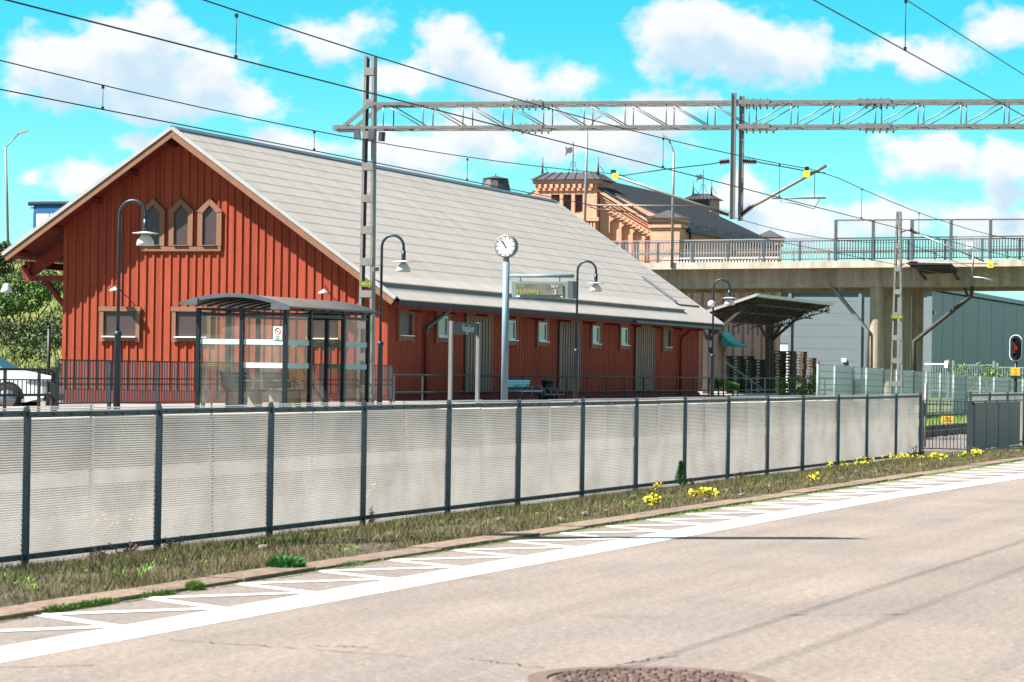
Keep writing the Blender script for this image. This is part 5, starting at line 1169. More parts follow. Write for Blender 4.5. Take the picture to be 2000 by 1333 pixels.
# railing on the bridge
def brail(px0, px1, xo, npost, label, high=False):
    yv0, yv1 = P(px0, 500, X=XBR+xo).y, P(px1, 500, X=XBR+xo).y
    t = thing('bridge_railing', (XBR+xo, yv0, deck(yv0)), label, 'railing', 'bridge railings'); H = P(1500, 468, X=XBR).z-P(1500, 509, X=XBR).z
    for k in range(npost+1):
        y = yv0+(yv1-yv0)*k/npost; MB().box((XBR+xo-.06, y-.06, deck(y)), (XBR+xo+.06, y+.06, deck(y)+H)).build('post', 'bridge_steel', t)
    def rail_(nm, z0, z1, m): 
        v = []
        for y in (yv0, yv1): v += [(XBR+xo-.03, y, deck(y)+z0), (XBR+xo+.03, y, deck(y)+z0), (XBR+xo+.03, y, deck(y)+z1), (XBR+xo-.03, y, deck(y)+z1)]
        MB().add(v, [(0,1,2,3), (7,6,5,4), (0,4,5,1), (1,5,6,2), (2,6,7,3), (3,7,4,0)]).build(nm, m, t)
    rail_('top_rail', H-.06, H, 'bridge_steel'); rail_('bottom_rail', .10, .15, 'bridge_steel')
    rail_('hand_rail', H+.05, H+.12, 'bridge_baluster')
    for k in range(npost):
        ya_, yb_ = yv0+(yv1-yv0)*k/npost, yv0+(yv1-yv0)*(k+1)/npost; c = 13; m_ = MB()
        for j in range(1, c): y = ya_+(yb_-ya_)*j/c; m_.box((XBR+xo-.02, y-.027, deck(y)+.151), (XBR+xo+.02, y+.027, deck(y)+H-.061))
        stuff(m_.build('balusters', 'bridge_baluster', t))
brail(1150, 1633, .0, 7, 'steel baluster railing on the bridge, left of the high screen'); brail(1633, 2680, .0, 14, 'steel baluster railing on the bridge behind the high screen')
# steel guard rail on the carriageway and far parapet
gr_ = thing('guard_rail', (XBR+2, 40, deck(40)), 'corrugated steel guard rail on the bridge carriageway', 'guard rail')
v = MB(); ys_ = [60-.5*i for i in range(116)]
for zo, h in ((.55, .16), (.50, .03), (.74, .03)): 
    for y0_, y1_ in ((60, -25),): v.beam((XBR+1.6, y0_, deck(y0_)+zo+.05), (XBR+1.6, y1_, deck(y1_)+zo+.05), .05, h)
v.build('beam', 'galvanised', gr_)
for k in range(43): y = 60-2*k; MB().box((XBR+1.62, y-.05, deck(y)-.1), (XBR+1.72, y+.05, deck(y)+.72)).build('post', 'galvanised', gr_)
lt = thing('far_parapet', (XBR+10.8, 45, deck(45)), 'white grid parapet on the far side of the bridge in front of the brick hall', 'parapet')
ya_, yb_ = P(1295, 500, X=XBR+10.8).y, P(1522, 500, X=XBR+10.8).y; m_ = MB(); c = int((ya_-yb_)/.19)
for j in range(c): y = ya_-(ya_-yb_)*j/c; m_.box((XBR+10.78, y-.03, deck(y)), (XBR+10.82, y+.03, deck(y)+.78))
stuff(m_.build('bars', 'white_trim', lt))
for z in (.12, .42, .74): MB().beam((XBR+10.75, ya_, deck(ya_)+z), (XBR+10.75, yb_, deck(yb_)+z), .03, .08).build('rail', 'white_trim', lt)
# high protective screen
hs = thing('bridge_screen', (XBR-.12, bz(1633, 500).y, deck(20)), 'high steel-framed glass safety screen on the bridge above the tracks', 'screen')
zs_ = P(1800, 430, X=XBR).z
edg = [bz(px, 500).y for px in (1633, 1706, 1782, 1858, 1935, 2012, 2090)]
for y in edg: MB().box((XBR-.20, y-.075, deck(y)+.01), (XBR-.07, y+.075, zs_+.02)).build('post', 'bridge_steel', hs)
for a, b in zip(edg[:-1], edg[1:]):
    MB().beam((XBR-.13, a-.08, zs_), (XBR-.13, b+.08, zs_), .09, .07).build('top_rail', 'bridge_steel', hs)
    MB().add([(XBR-.13, a-.08, deck(a)+.15), (XBR-.13, b+.08, deck(b)+.15), (XBR-.13, b+.08, zs_-.04), (XBR-.13, a-.08, zs_-.04)], [(0,1,2,3)]).build('pane', 'pane_clear', hs)
sg = P(1893, 482, X=XBR+6); t = thing('traffic_sign', (XBR+6, sg.y, deck(sg.y)), 'small white sign on the bridge behind the safety screen', 'sign'); MB().cbox(sg, (.03, .38, .55)).build('panel', 'white_trim', t); MB().tube([(XBR+6.05, sg.y, deck(sg.y)-.1), (XBR+6.05, sg.y, sg.z+.2)], .04, 6).build('post', 'galvanised', t)
# drain pipes under the bridge, catch plate over the wires
dr = thing('drain_pipe', bz(1690, 700), 'slanting grey drain pipe left of the bridge piers', 'pipe', 'bridge drain pipes')
MB().tube([P(1622, 555, X=XBR+1), P(1645, 585, X=XBR+1), P(1695, 646, X=XBR+1), P(1695, 760, X=XBR+1)], .11, 8).build('pipe', 'galvanised', dr); MB().tube([P(1645, 553, X=XBR+1), P(1638, 574, X=XBR+1)], .08, 6).build('hanger', 'galvanised', dr)
dr = thing('drain_pipe', bz(1785, 700), 'slanting dark drain pipe right of the bridge piers', 'pipe', 'bridge drain pipes')
MB().tube([P(1899, 560, X=XBR+.6), P(1897, 578, X=XBR+.6), P(1785, 668, X=XBR+.6), P(1786, 740, X=XBR+.6)], .12, 8).build('pipe', 'canopy_steel', dr); MB().tube([P(1884, 562, X=XBR+.6), P(1890, 580, X=XBR+.6)], .08, 6).build('hanger', 'canopy_steel', dr)
cp_ = thing('catch_plate', bz(1820, 530), 'dark ribbed protection plate under the bridge edge above the wires', 'plate')
q = [P(1772, 517, X=XBR-2.2), P(1858, 517, X=XBR-2.2), P(1870, 530, X=XBR-.3), P(1806, 532, X=XBR-.3)]
MB().add([v for v in q]+[v+Vector((0,0,.08)) for v in q], [(0,1,2,3), (7,6,5,4), (0,4,5,1), (1,5,6,2), (2,6,7,3), (3,7,4,0)]).build('plate', 'sign_board', cp_)
for t_ in (.15, .4, .65, .9): MB().beam(q[0].lerp(q[3], t_)-Vector((0,0,.08)), q[1].lerp(q[2], t_)-Vector((0,0,.08)), .08, .12).build('rib', 'canopy_steel', cp_)
for px in (1808, 1872): MB().beam(P(px-14, 528, X=XBR-1.2), P(px, 546, X=XBR+.8), .12, .12).build('strut', 'canopy_steel', cp_)

# ------------------------------------------------------------------ street lamps on the bridge road
def slamp(base, kn, tip, head, dep, label, zfoot):
    k = P(*kn, D=dep); t_ = P(*tip, D=dep); b = P(*base, D=dep); t = thing('street_lamp', (b.x, b.y, zfoot), label, 'street lamp', 'bent street lamps on the bridge road')
    m_ = Vector((b.x+(k.x-b.x)*.6, b.y+(k.y-b.y)*.6, zfoot+(k.z-zfoot)*.6))
    MB().tube([(b.x, b.y, zfoot), m_, k], [.085, .085, .055], 8).build('pole', 'galvanised', t); MB().tube([m_+(k-m_)*.0, k+(t_-k)*.02, t_], .045, 8).build('arm', 'galvanised', t)
    d = (P(*head, D=dep)-t_); MB().beam(t_-d*.15+Vector((0,0,.05)), t_+d+Vector((0,0,.05)), .24, .11).build('head', 'lamp_shade', t); MB().beam(t_+d*.1-Vector((0,0,.02)), t_+d*.9-Vector((0,0,.02)), .18, .05).build('lens', 'clock_white', t)
slamp((19, 520), (11, 288), (37, 261), (55, 256), 170, 'bent street lamp at the far left above the bank', 5.5)
slamp((1141, 430), (1147, 253), (1163, 233), (1176, 226), 160, 'tall street lamp behind the shed roof in front of the brick tower', deck(50)-.3)
slamp((1313, 470), (1316, 298), (1306, 272), (1294, 264), 156, 'bent street lamp on the bridge in front of the brick hall', deck(44)-.3)
# ------------------------------------------------------------------ brick hall behind the bridge
XBH = 173.0
def hb(px, py, dx=0): return P(px, py, X=XBH+dx)
yc_ = hb(1321, 500).y; yap = hb(1111, 400).y; XBE = P(1515, 500, Y=yc_).x
bh = thing('brick_hall', (XBH, yc_, -.4), 'tall ochre brick hall with stepped gable and dark slate roof behind the bridge', 'building')
ytL = hb(1050, 380).y; ytR = hb(1170, 380).y; yw = 2*yap-yc_
zcor = hb(1275, 432).z; zrk = hb(1178, 374).z; srk = (zrk-zcor)/(hb(1178, 374).y-hb(1275, 432).y)
def rake(y): return zcor+srk*(min(y, 2*yap-y)-hb(1275, 432).y)
ypier = hb(1273, 500).y
# backing wall, then a front layer .22 thick with pointed niches left open
bz_ = MB(); bz_.prism([(yc_+.02, -.5), (yw, -.5), (yw, rake(yc_)), (yap, P(1178, 352, Y=yap).z-.1), (yc_+.02, P(1330, 441, Y=yc_-.3).z+.05)], 'x', XBH+.25, XBH+.6); bz_.build('gable_wall', 'brick', bh); bz_ = MB(); bz_.prism([(yc_+.4, -.5), (yw, -.5), (yw, rake(yc_)), (yap, P(1178, 352, Y=yap).z-.3), (yc_+.4, P(1330, 441, Y=yc_-.3).z-.1)], 'x', XBE-.6, XBE-.31); bz_.build('far_gable_wall', 'brick_shaded', bh)
nich = [(1190, 1208.5, 427, 433.5), (1213, 1230, 437, 444), (1235, 1253, 449, 455.5), (1258, 1274, 462, 468)]
fl = MB(); cur = hb(1171, 450).y
for (pa, pb, pk, psn) in nich:
    l, r_ = hb(pa, 500).y, hb(pb, 500).y; m_ = (l+r_)/2; zp, zs = hb(pa, pk).z, hb(pa, psn).z
    fl.prism([(cur, -.5), (l, -.5), (l, rake(l)), (cur, rake(cur))], 'x', XBH, XBH+.249)
    fl.prism([(l, zs), (m_, zp), (m_, rake(m_)), (l, rake(l))], 'x', XBH, XBH+.249); fl.prism([(m_, zp), (r_, zs), (r_, rake(r_)), (m_, rake(m_))], 'x', XBH, XBH+.249); cur = r_
fl.prism([(cur, -.5), (ypier, -.5), (ypier, rake(ypier)), (cur, rake(cur))], 'x', XBH, XBH+.249)
fl.prism([(yw, -.5), (hb(1050, 450).y, -.5), (hb(1050, 450).y, rake(hb(1050, 450).y)), (yw, rake(yw))], 'x', XBH, XBH+.249); fl.build('gable_front', 'brick', bh)
# raking cornice bands with hanging dentils
for o0, o1, pr in ((.0, .22, .34), (.30, .42, .22), (.50, .58, .14)):
    a, b = ytR, ypier
    MB().prism([(a, rake(a)-o0), (b, rake(b)-o0), (b, rake(b)-o1), (a, rake(a)-o1)], 'x', XBH-pr, XBH-.002).build('raking_band', 'brick', bh)
for k in range(14):
    y = ytR+(ypier-ytR)*(k+.6)/14; z = rake(y)-1.05
    MB().box((XBH-.20, y-.13, z), (XBH-.002, y+.13, z+.16)).box((XBH-.14, y-.20, z-.17), (XBH-.002, y+.02, z-.002)).build('dentil', 'brick', bh)
# corner pier with pyramid cap
zt = hb(1296, 427).z; zpk = hb(1296, 411).z
def pier(xc0, xc1, y0, y1, name):
    MB().box((xc0, y0, -.5), (xc1, y1, zt)).build(name, 'brick', bh)
    MB().box((xc0-.12, y0-.12, zt-.62), (xc1+.12, y1+.12, zt-.42)).build('pier_band', 'brick', bh); MB().box((xc0-.18, y0-.18, zt-.26), (xc1+.18, y1+.18, zt-.002)).build('pier_band', 'brick', bh)
    c = ((xc0+xc1)/2, (y0+y1)/2); w = (xc1-xc0)/2+.32; w2 = (y1-y0)/2+.32
    MB().add([(c[0]-w, c[1]-w2, zt), (c[0]+w, c[1]-w2, zt), (c[0]+w, c[1]+w2, zt), (c[0]-w, c[1]+w2, zt), (c[0]-w*.45, c[1]-w2*.45, zt+.30), (c[0]+w*.45, c[1]-w2*.45, zt+.30), (c[0]+w*.45, c[1]+w2*.45, zt+.30), (c[0]-w*.45, c[1]+w2*.45, zt+.30), (c[0], c[1], zpk+.05)],
             [(3,2,1,0), (0,1,5,4), (1,2,6,5), (2,3,7,6), (3,0,4,7), (4,5,8), (5,6,8), (6,7,8), (7,4,8)]).build('pier_cap', 'slate', bh)
pier(XBH-.35, XBH+1.15, yc_-.30, ypier-.002, 'corner_pier'); pier(XBE-1.1, XBE+.35, yc_-.35, yc_+1.1, 'corner_pier')
# gable tower
XT = XBH-.45; ztc = hb(1110, 352).z; ztt = hb(1110, 337).z
zwt, zwb = hb(1110, 381).z, hb(1110, 417).z; wins = [(1076, 1093), (1099, 1116), (1122, 1138)]
tw = MB(); cur = ytL
for pa, pb in wins:
    l, r_ = hb(pa, 400, -.45).y, hb(pb, 400, -.45).y
    tw.box((XT, l, zwb-3), (XBH+.3, cur, ztc)); tw.box((XT, r_, zwt), (XBH+.3, l, ztc)); tw.box((XT, r_, zwb-3), (XBH+.3, l, zwb)); cur = r_
    wn = MB().box((XT+.30, r_+.03, zwb), (XT+.34, l-.03, zwt)).build('window', 'shutter', bh)
    MB().box((XT+.26, (l+r_)/2-.03, zwb), (XT+.299, (l+r_)/2+.03, zwt)).build('mullion', 'red_dark', wn); MB().box((XT+.24, r_, zwb), (XT+.299, l, zwb+.08)).build('sill', 'concrete', wn)
tw.box((XT, ytR, zwb-3), (XBH+.3, cur, ztc)); tw.build('tower', 'brick', bh)
MB().box((XT+.02, ytR-.02, zwb-3), (XBH+3.0, ytR+.3, ztc-.02)).build('tower_side', 'brick_shaded', bh)
MB().box((XT-.16, ytR-.16, ztc-.28), (XBH+.4, ytL+.16, ztc-.002)).build('tower_cornice', 'brick_shaded', bh)
for k in range(10):
    y = ytL-.35-(ytL-ytR-.7)*k/9; z = hb(1110, 369).z
    MB().box((XT-.16, y-.10, z), (XT-.002, y+.10, z+.34)).box((XT-.10, y-.02, z-.16), (XT-.002, y+.22, z-.002)).box((XT-.13, y+.101, z+.22), (XT-.002, y+.30, z+.34)).build('corbel', 'brick', bh)
MB().box((XT-.22, ytR-.2, zwb-.55), (XT-.002, ytL+.2, zwb-.30)).build('tower_ledge', 'brick', bh)
for k in range(20):
    y = ytR+(ytL-ytR)*(k+.5)/20; MB().box((XT-.16, y-.06, zwb-1.05), (XT-.002, y+.06, zwb-.552)).build('ledge_dentil', 'brick', bh)
def cap(x0, x1, y0, y1, z0, z1, ov=.30):
    cpo = MB().add([(x0-ov, y0-ov, z0), (x1+ov, y0-ov, z0), (x1+ov, y1+ov, z0), (x0-ov, y1+ov, z0), (x0+.6, y0+.4, z1), (x1-.4, y0+.4, z1), (x1-.4, y1-.4, z1), (x0+.6, y1-.4, z1)], [(3,2,1,0), (0,1,5,4), (1,2,6,5), (2,3,7,6), (3,0,4,7), (4,5,6,7)]).build('cap_roof', 'slate', bh)
    for k in range(7):
        f_ = (k+.5)/7; MB().beam((x0-ov-.01, y0-ov+(y1-y0+2*ov)*f_, z0+.02), (x0+.58, y0+.4+(y1-y0-.8)*f_, z1+.02), .04, .05).build('seam', 'slate_edge', cpo)
    for yv in (y0+.2, y1-.2):
        MB().tube([(x0+.8, yv, z1-.25), (x0+.8, yv, z1+.35), (x0+.8, yv, z1+1.05)], [.10, .05, .02], 6).build('finial', 'slate_edge', cpo)
        MB().tube([(x0+.8, yv, z1+.55), (x0+.8, yv-.25, z1+.25), (x0+.8, yv-.42, z1)], .02, 5).build('finial_scroll', 'slate_edge', cpo)
    return cpo
c1 = cap(XT, XBH+2.6, ytR, ytL, ztc, ztt)
def vane(x, y, z0, z1, lab):
    t = thing('weather_vane', (x, y, z0), lab, 'weather vane', 'iron weather vanes'); MB().tube([(x, y, z0-.2), (x, y, z1)], .035, 6).build('rod', 'slate_edge', t)
    MB().prism([(y+.05, z1-.60), (y+.2, z1-.75), (y+.38, z1-.72), (y+.55, z1-.92), (y+.50, z1-.55), (y+.60, z1-.28), (y+.40, z1-.42), (y+.2, z1-.32), (y+.05, z1-.42)], 'x', x-.02, x+.02).build('pennant', 'galvanised_dark', t)
    for s in (-1, 1): MB().tube([(x, y+s*.03, z0+.75), (x, y+s*.20, z0+.70), (x, y+s*.13, z0+.5), (x, y+s*.30, z0+.2), (x, y+s*.38, z0-.1)], .018, 5).build('scroll', 'slate_edge', t)
vane(XT+1.2, yap, ztt, P(1111, 278, X=XT+1.2).z, 'iron weather vane on the near brick gable tower')
# roof and ridge
zrd = P(1178, 352, Y=yap).z; eY = yc_-.30; eZ = P(1330, 441, Y=eY).z
def rz(y): return zrd+(eZ-zrd)*(yap-y)/(yap-eY)
rf_ = MB(); 
for x0_, x1_ in ((XBH+.62, XBE-.3),):
    rf_.prism([(eY, eZ), (yap, zrd), (2*yap-eY, eZ), (2*yap-eY, eZ-.2), (yap, zrd-.22), (eY, eZ-.2)], 'x', x0_-.35, x1_)
ro_ = rf_.build('roof', 'slate', bh)
mm = None
for k in range(50):
    x = XBH+.75+k*.52
    if x > XBE-.4: break
    d = Vector((0, yap-eY, zrd-eZ)); n_ = Vector((0, -d.z, d.y)).normalized(); n_ = n_ if n_.z > 0 else -n_
    if mm is None:
        o = MB().beam(Vector((0, eY, eZ))+n_*.02, Vector((0, yap, zrd))+n_*.02, .035, .05, up=n_).build('roof_seam', 'slate_edge', ro_, origin=(0,0,0)); mm = o.data; o.location = Vector((x, 0, 0))-ORG[ro_.name]
    else: inst('roof_seam', mm, ro_, (x, 0, 0))
MB().beam((XBH+1.1, eY-.14, eZ-.22), (XBE-1.1, eY-.14, eZ-.22), .26, .30).build('gutter', 'slate_edge', bh)
MB().tube([(XBH+1.35, eY-.2, eZ-.2), (XBH+1.35, eY-.25, eZ-.9), (XBH+1.30, eY+.05, eZ-1.4), (XBH+1.30, eY+.05, 1)], .10, 8).build('downpipe', 'slate_edge', bh)
for k in range(20):
    x = XBH+1.4+(XBE-XBH-3)*k/19; yv = eY+.35; MB().box((x-.28, yv-.05, rz(yv)), (x-.04, yv+.02, rz(yv)+.28)).build('snow_guard', 'slate_edge', ro_)
MB().prism([(ytR-.1, rake(ytR)+.02), (ypier, rake(ypier)+.02), (ypier, rake(ypier)+.12), (ytR-.1, rake(ytR)+.12)], 'x', XBH-.4, XBH+.75).build('gable_coping', 'slate_edge', bh)
# far tower
XF = P(1366, 385, Y=yap).x; fz1 = P(1366, 389, Y=yap).z; fz2 = P(1366, 378, Y=yap).z; fy0, fy1 = P(1395, 390, X=XF).y, P(1345, 390, X=XF).y
MB().box((XF, fy0+.25, zrd-2.5), (XF+2.4, 2*yap-fy0-.25, fz1)).build('tower', 'brick_shaded', bh); MB().box((XF-.03, fy0+.4, zrd-1.8), (XF-.002, 2*yap-fy0-.4, fz1-.1)).build('slate_facing', 'slate', bh)
c2_ = cap(XF, XF+2.4, fy0+.25, 2*yap-fy0-.25, fz1, fz2); vane(XF+1.0, yap, fz2, P(1337, 333, X=XF+1.0).z, 'iron weather vane on the far brick gable tower')
# shaded long side with pilasters, frieze and blind arches
MB().box((XBH+.26, yc_, -.5), (XBE, yc_+.35, eZ-.15)).build('long_wall', 'brick_shaded', bh)
npl = 9
for k in range(npl+1):
    x = XBH+1.2+(XBE-XBH-2.2)*k/npl; MB().box((x-.32, yc_-.16, -.5), (x+.32, yc_-.002, eZ-2.6)).build('pilaster', 'brick_shaded', bh)
    if k < npl:
        x2 = x+(XBE-XBH-2.2)/npl/2; w = .55; zz = eZ-4.2
        ar = MB(); pts = [(x2+w*math.cos(a), zz+w*math.sin(a)) for a in [math.pi*j/8 for j in range(9)]]+[(x2-w*.7*math.cos(a), zz+w*.7*math.sin(a)) for a in [math.pi*j/8 for j in range(9)]]
        ar.prism(pts, 'y', yc_-.12, yc_-.002); ar.build('blind_arch', 'brick', bh)
        MB().box((x2-.18, yc_-.02, zz-2.6), (x2+.18, yc_-.002, zz-1.5)).build('anchor_plate', 'slate_edge', bh)
MB().box((XBH+1.16, yc_-.20, eZ-2.55), (XBE-1.12, yc_-.002, eZ-2.35)).build('string_course', 'brick_shaded', bh)
for k in range(60):
    x = XBH+1.5+(XBE-XBH-3)*k/59; MB().box((x-.10, yc_-.14, eZ-1.5), (x+.10, yc_-.002, eZ-.9)).build('frieze_block', 'brick', bh)
# teal awning over a side door
ax = P(1412, 665, Y=yc_-.3).x; azt, azb = P(1410, 649, Y=yc_).z, P(1420, 676, Y=yc_-1.6).z
aw = thing('teal_awning', (ax, yc_, azb), 'teal curved awning on the shaded brick wall', 'awning'); prof_ = []
for k in range(11):
    t_ = k/10; prof_.append((yc_-.29-1.75*t_**1.5, azt+(azb-azt)*math.sin(t_*math.pi/2)))
v = MB(); n = len(prof_); v.add([(x, y, z) for x in (ax-.2, ax+2.2) for y, z in prof_], [(i, i+1, n+i+1, n+i) for i in range(n-1)], True); v.build('cloth', 'awning', aw)
for x in (ax-.2, ax+2.2): MB().prism(prof_+[(yc_-.29, azb)], 'x', x-.015, x+.015).build('side', 'awning', aw)
MB().beam((ax-.2, yc_-2.04, azb), (ax+2.2, yc_-2.04, azb), .05, .05).build('front_bar', 'galvanised', aw)

# ------------------------------------------------------------------ grey warehouse far right
XWH = 206.0
wc = P(1820, 570, X=XWH); wz = P(1820, 567, X=XWH).z; yLw = 62.0
wh = thing('grey_warehouse', (XWH, wc.y, -.4), 'low blue-grey sheet-metal warehouse behind the bridge', 'building')
MB().box((XWH+.15, wc.y+.15, -.5), (XWH+90, yLw, wz-.05)).build('core', 'cladding_light', wh)
rows = 9
for k in range(rows):
    z0_, z1_ = -.4+(wz+.4)*k/rows, -.4+(wz+.4)*(k+1)/rows-.012; MB().box((XWH, wc.y+.16, z0_), (XWH+.14, yLw, z1_)).build('panel', 'cladding_light', wh)
xs_ = [P(px, 600, Y=wc.y).x for px in (1822, 1841, 1863, 1882, 1911, 1937, 1961, 1985, 2008, 2030)]
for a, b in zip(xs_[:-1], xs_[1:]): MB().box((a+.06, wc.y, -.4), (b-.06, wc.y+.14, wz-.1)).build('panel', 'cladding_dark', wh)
MB().box((XWH-.04, wc.y-.04, -.4), (XWH+.35, wc.y+.35, wz+.02)).build('corner_trim', 'cladding_light', wh)
MB().box((XWH-.25, wc.y-.12, wz-.02), (XWH-.03, yLw, wz+.35)).build('eaves_trim', 'cladding_dark', wh); MB().box((XWH-.25, wc.y-.25, wz+.0), (XWH+90, wc.y-.13, wz+.35)).build('eaves_trim', 'cladding_light', wh)
MB().box((XWH-.02, wc.y-.10, wz+.05), (XWH+90, yLw, wz+.25)).build('roof', 'cladding_dark', wh)
for px in (1543, 1680): y = P(px, 620, X=XWH).y; MB().box((XWH-.12, y-.12, -.4), (XWH-.005, y+.12, wz-.03)).build('downpipe', 'cladding_light', wh)
ya_, yb_ = P(1511, 670, X=XWH).y, P(1541, 670, X=XWH).y; dz = P(1530, 654, X=XWH).z
dd = MB().box((XWH-.05, yb_, -.4), (XWH-.004, ya_, dz)).build('door', 'white_trim', wh); MB().box((XWH-.10, yb_, P(1530, 671, X=XWH).z), (XWH-.051, ya_, dz)).build('door_screen', 'cladding_light', dd)
p = P(1648, 704, X=XWH-.1); tag(MB().cbox(p, (.04, .36, .28)).build('wall_notice', 'white_trim'), 'small white notice on the sunlit warehouse wall', 'notice')
fl_ = P(1826, 611, Y=wc.y-.2); t = thing('wall_floodlight', fl_, 'small floodlight on the dark warehouse wall near its corner', 'floodlight'); MB().cbox(fl_, (.35, .25, .25)).build('housing', 'galvanised', t); MB().tube([fl_, fl_+Vector((0, .2, .05))], .05, 6).build('bracket', 'black', t)

# ------------------------------------------------------------------ loading canopy, pallets
cA_, cB_ = P(1396, 603, X=115.5), P(1480, 575, X=115.5); Ya, Yb = cA_.y, cB_.y; Za, Zb = cA_.z, cB_.z; XC1 = 129.6
cn = thing('loading_canopy', (121, Ya, 0), 'dark steel loading canopy on lattice trusses beyond the shed', 'canopy')
Yk = Ya+1.2; Zk = Za-(Zb-Za)/(Ya-Yb)*1.2
nw = 40; v = []
for i in range(nw*4+1):
    x = 115.5+(XC1-115.5)*i/(nw*4); w = .03*math.sin(2*math.pi*i/4+.4); v += [(x, Yb, Zb+w), (x, Yk, Zk+w), ]
cm_ = MB(); cm_.add(v+[(a, b, c-.03) for a, b, c in v], [(2*i, 2*i+1, 2*i+3, 2*i+2) for i in range(nw*4)]+[(2*(nw*4+1)+2*i, 2*(nw*4+1)+2*i+1, 2*(nw*4+1)+2*i+3, 2*(nw*4+1)+2*i+2) for i in range(nw*4)]); cm_.build('sheet_roof', 'canopy_sheet', cn)
MB().box((115.6, Yk+.02, Zk-.02), (XC1, Yk+3.6, Zk+.06)).build('shade_sheet', 'canopy_sheet', cn)  # unseen level sheet, added to keep the sun off the trusses
MB().beam((115.5, Yb-.02, Zb-.05), (XC1, Yb-.02, Zb-.05), .05, .14).build('front_purlin', 'lamp_shade', cn)
MB().beam((115.45, Yb, Zb-.02), (115.45, Yk, Zk-.02), .08, .12).build('edge_beam', 'roof_edge', cn)
def truss(p, q, h, n, nm='truss'):
    p = Vector(p); q = Vector(q); m_ = MB(); m_.beam(p, q, .06, .06); m_.beam(p-Vector((0,0,h)), q-Vector((0,0,h)), .05, .05)
    for k in range(n):
        a = p.lerp(q, k/n); b = p.lerp(q, (k+.5)/n)-Vector((0,0,h)); c = p.lerp(q, (k+1)/n); m_.beam(a, b, .03, .03); m_.beam(b, c, .03, .03)
    m_.build(nm, 'canopy_steel', cn)
truss((115.8, Ya+.1, Za-.10), (XC1-.3, Ya+.1, Za-.10), .42, 14); truss((115.8, (Ya+Yb)/2, (Za+Zb)/2-.10), (XC1-.3, (Ya+Yb)/2, (Za+Zb)/2-.10), .34, 14); truss((115.8, Yb+.12, Zb-.14), (XC1-.3, Yb+.12, Zb-.14), .30, 14)
for x in (116.3, 119.5, 122.8, 126.0, 129.2): truss((x, Yb+.05, Zb-.1), (x, Yk, Zk-.06), .22, 5, 'rafter_truss')
def column(px, nm):
    x = P(px, 700, Y=Ya+.3).x
    for dx in (-.16, .16): MB().box((x+dx*2.0-.08, Ya+.2, 0), (x+dx*2.0+.08, Ya+.42, Za-.25)).build('column', 'canopy_steel', cn)
    for z in (.9, 2.2, Za-1.2): MB().box((x-.24, Ya+.24, z), (x+.24, Ya+.38, z+.14)).build('tie_plate', 'canopy_steel', cn)
    for s in (-1, 1): MB().beam((x+s*.28, Ya+.3, Za-1.25), (x+s*2.2, Ya+.3, Za-.42), .10, .12).build('brace', 'canopy_steel', cn)
    MB().beam((x, Ya+.18, Za-1.2), (x, Yb+.5, Zb-.45), .10, .12).build('brace', 'canopy_steel', cn)
column(1503, 'a'); column(1383, 'b')
# raised loading deck
tag(MB().box((111.5, 31.2, -.5), (131.5, 37, .30)).build('loading_deck', 'concrete'), 'low concrete loading deck under the canopy', 'deck')
p_ = None
def pallet_mesh(m):
    b = MB()
    for y in (-.55, -.28, 0, .28, .55): b.box((-.4, y-.065, .122), (.4, y+.065, .144))
    for x in (-.35, 0, .35): b.box((x-.05, -.6, .10), (x+.05, .6, .1215))
    for x in (-.33, 0, .33):
        for y in (-.52, 0, .52): b.box((x-.06, y-.075, .022), (x+.06, y+.075, .0995))
        b.box((x-.05, -.6, 0), (x+.05, .6, .0215))
    return b
PM = {}
ORD = ['topmost', 'second from the top', 'third from the top', 'fourth from the top', 'fifth from the top', 'sixth from the top', 'seventh from the top', 'eighth from the top', 'ninth from the top', 'tenth from the top', 'eleventh from the top', 'twelfth from the top', 'thirteenth from the top', 'fourteenth from the top']
def stack(px, yv, n, m, label, grp, z0=.30):
    x = P(px, 740, Y=yv).x
    for k in range(n):
        if m not in PM: o = pallet_mesh(m).build('pallet', m); PM[m] = o.data
        else: o = bpy.data.objects.new('pallet', PM[m]); COL.objects.link(o)
        o.location = (x+rnd.uniform(-.025, .025), yv+rnd.uniform(-.03, .03), z0+.1445*k); o.rotation_euler.z = rnd.uniform(-.02, .02); tag(o, label % ORD[n-1-k], 'pallet', grp)
stack(1528, 33.0, 14, 'pallet_wood', 'brown wooden pallet, %s, in the stack beside the canopy column', 'pallets in the tall brown stack'); stack(1548, 33.1, 14, 'pallet_wood', 'brown wooden pallet, %s, in the middle brown stack', 'pallets in the middle brown stack')
stack(1567, 33.1, 12, 'pallet_wood', 'brown wooden pallet, %s, in the lower rightmost brown stack', 'pallets in the right brown stack')
stack(1446, 34.2, 12, 'pallet_shaded', 'dark shaded pallet, %s, in the left stack by the awning', 'pallets in the dark left stack'); stack(1470, 34.2, 11, 'pallet_shaded', 'dark shaded pallet, %s, in the right dark stack by the column', 'pallets in the dark right stack')
hz = P(1400, 705, Y=33); t = thing('leaning_pole', (hz.x, 33, .3), 'pale teal pole leaning on the loading deck', 'pole')
MB().tube([P(1413, 703, Y=33.6), P(1487, 760, Y=32.4)], .045, 6).build('shaft', 'mesh_green', t); MB().tube([P(1487, 760, Y=32.4), P(1489, 761.5, Y=32.4)], .06, 6).build('foot', 'galvanised', t)

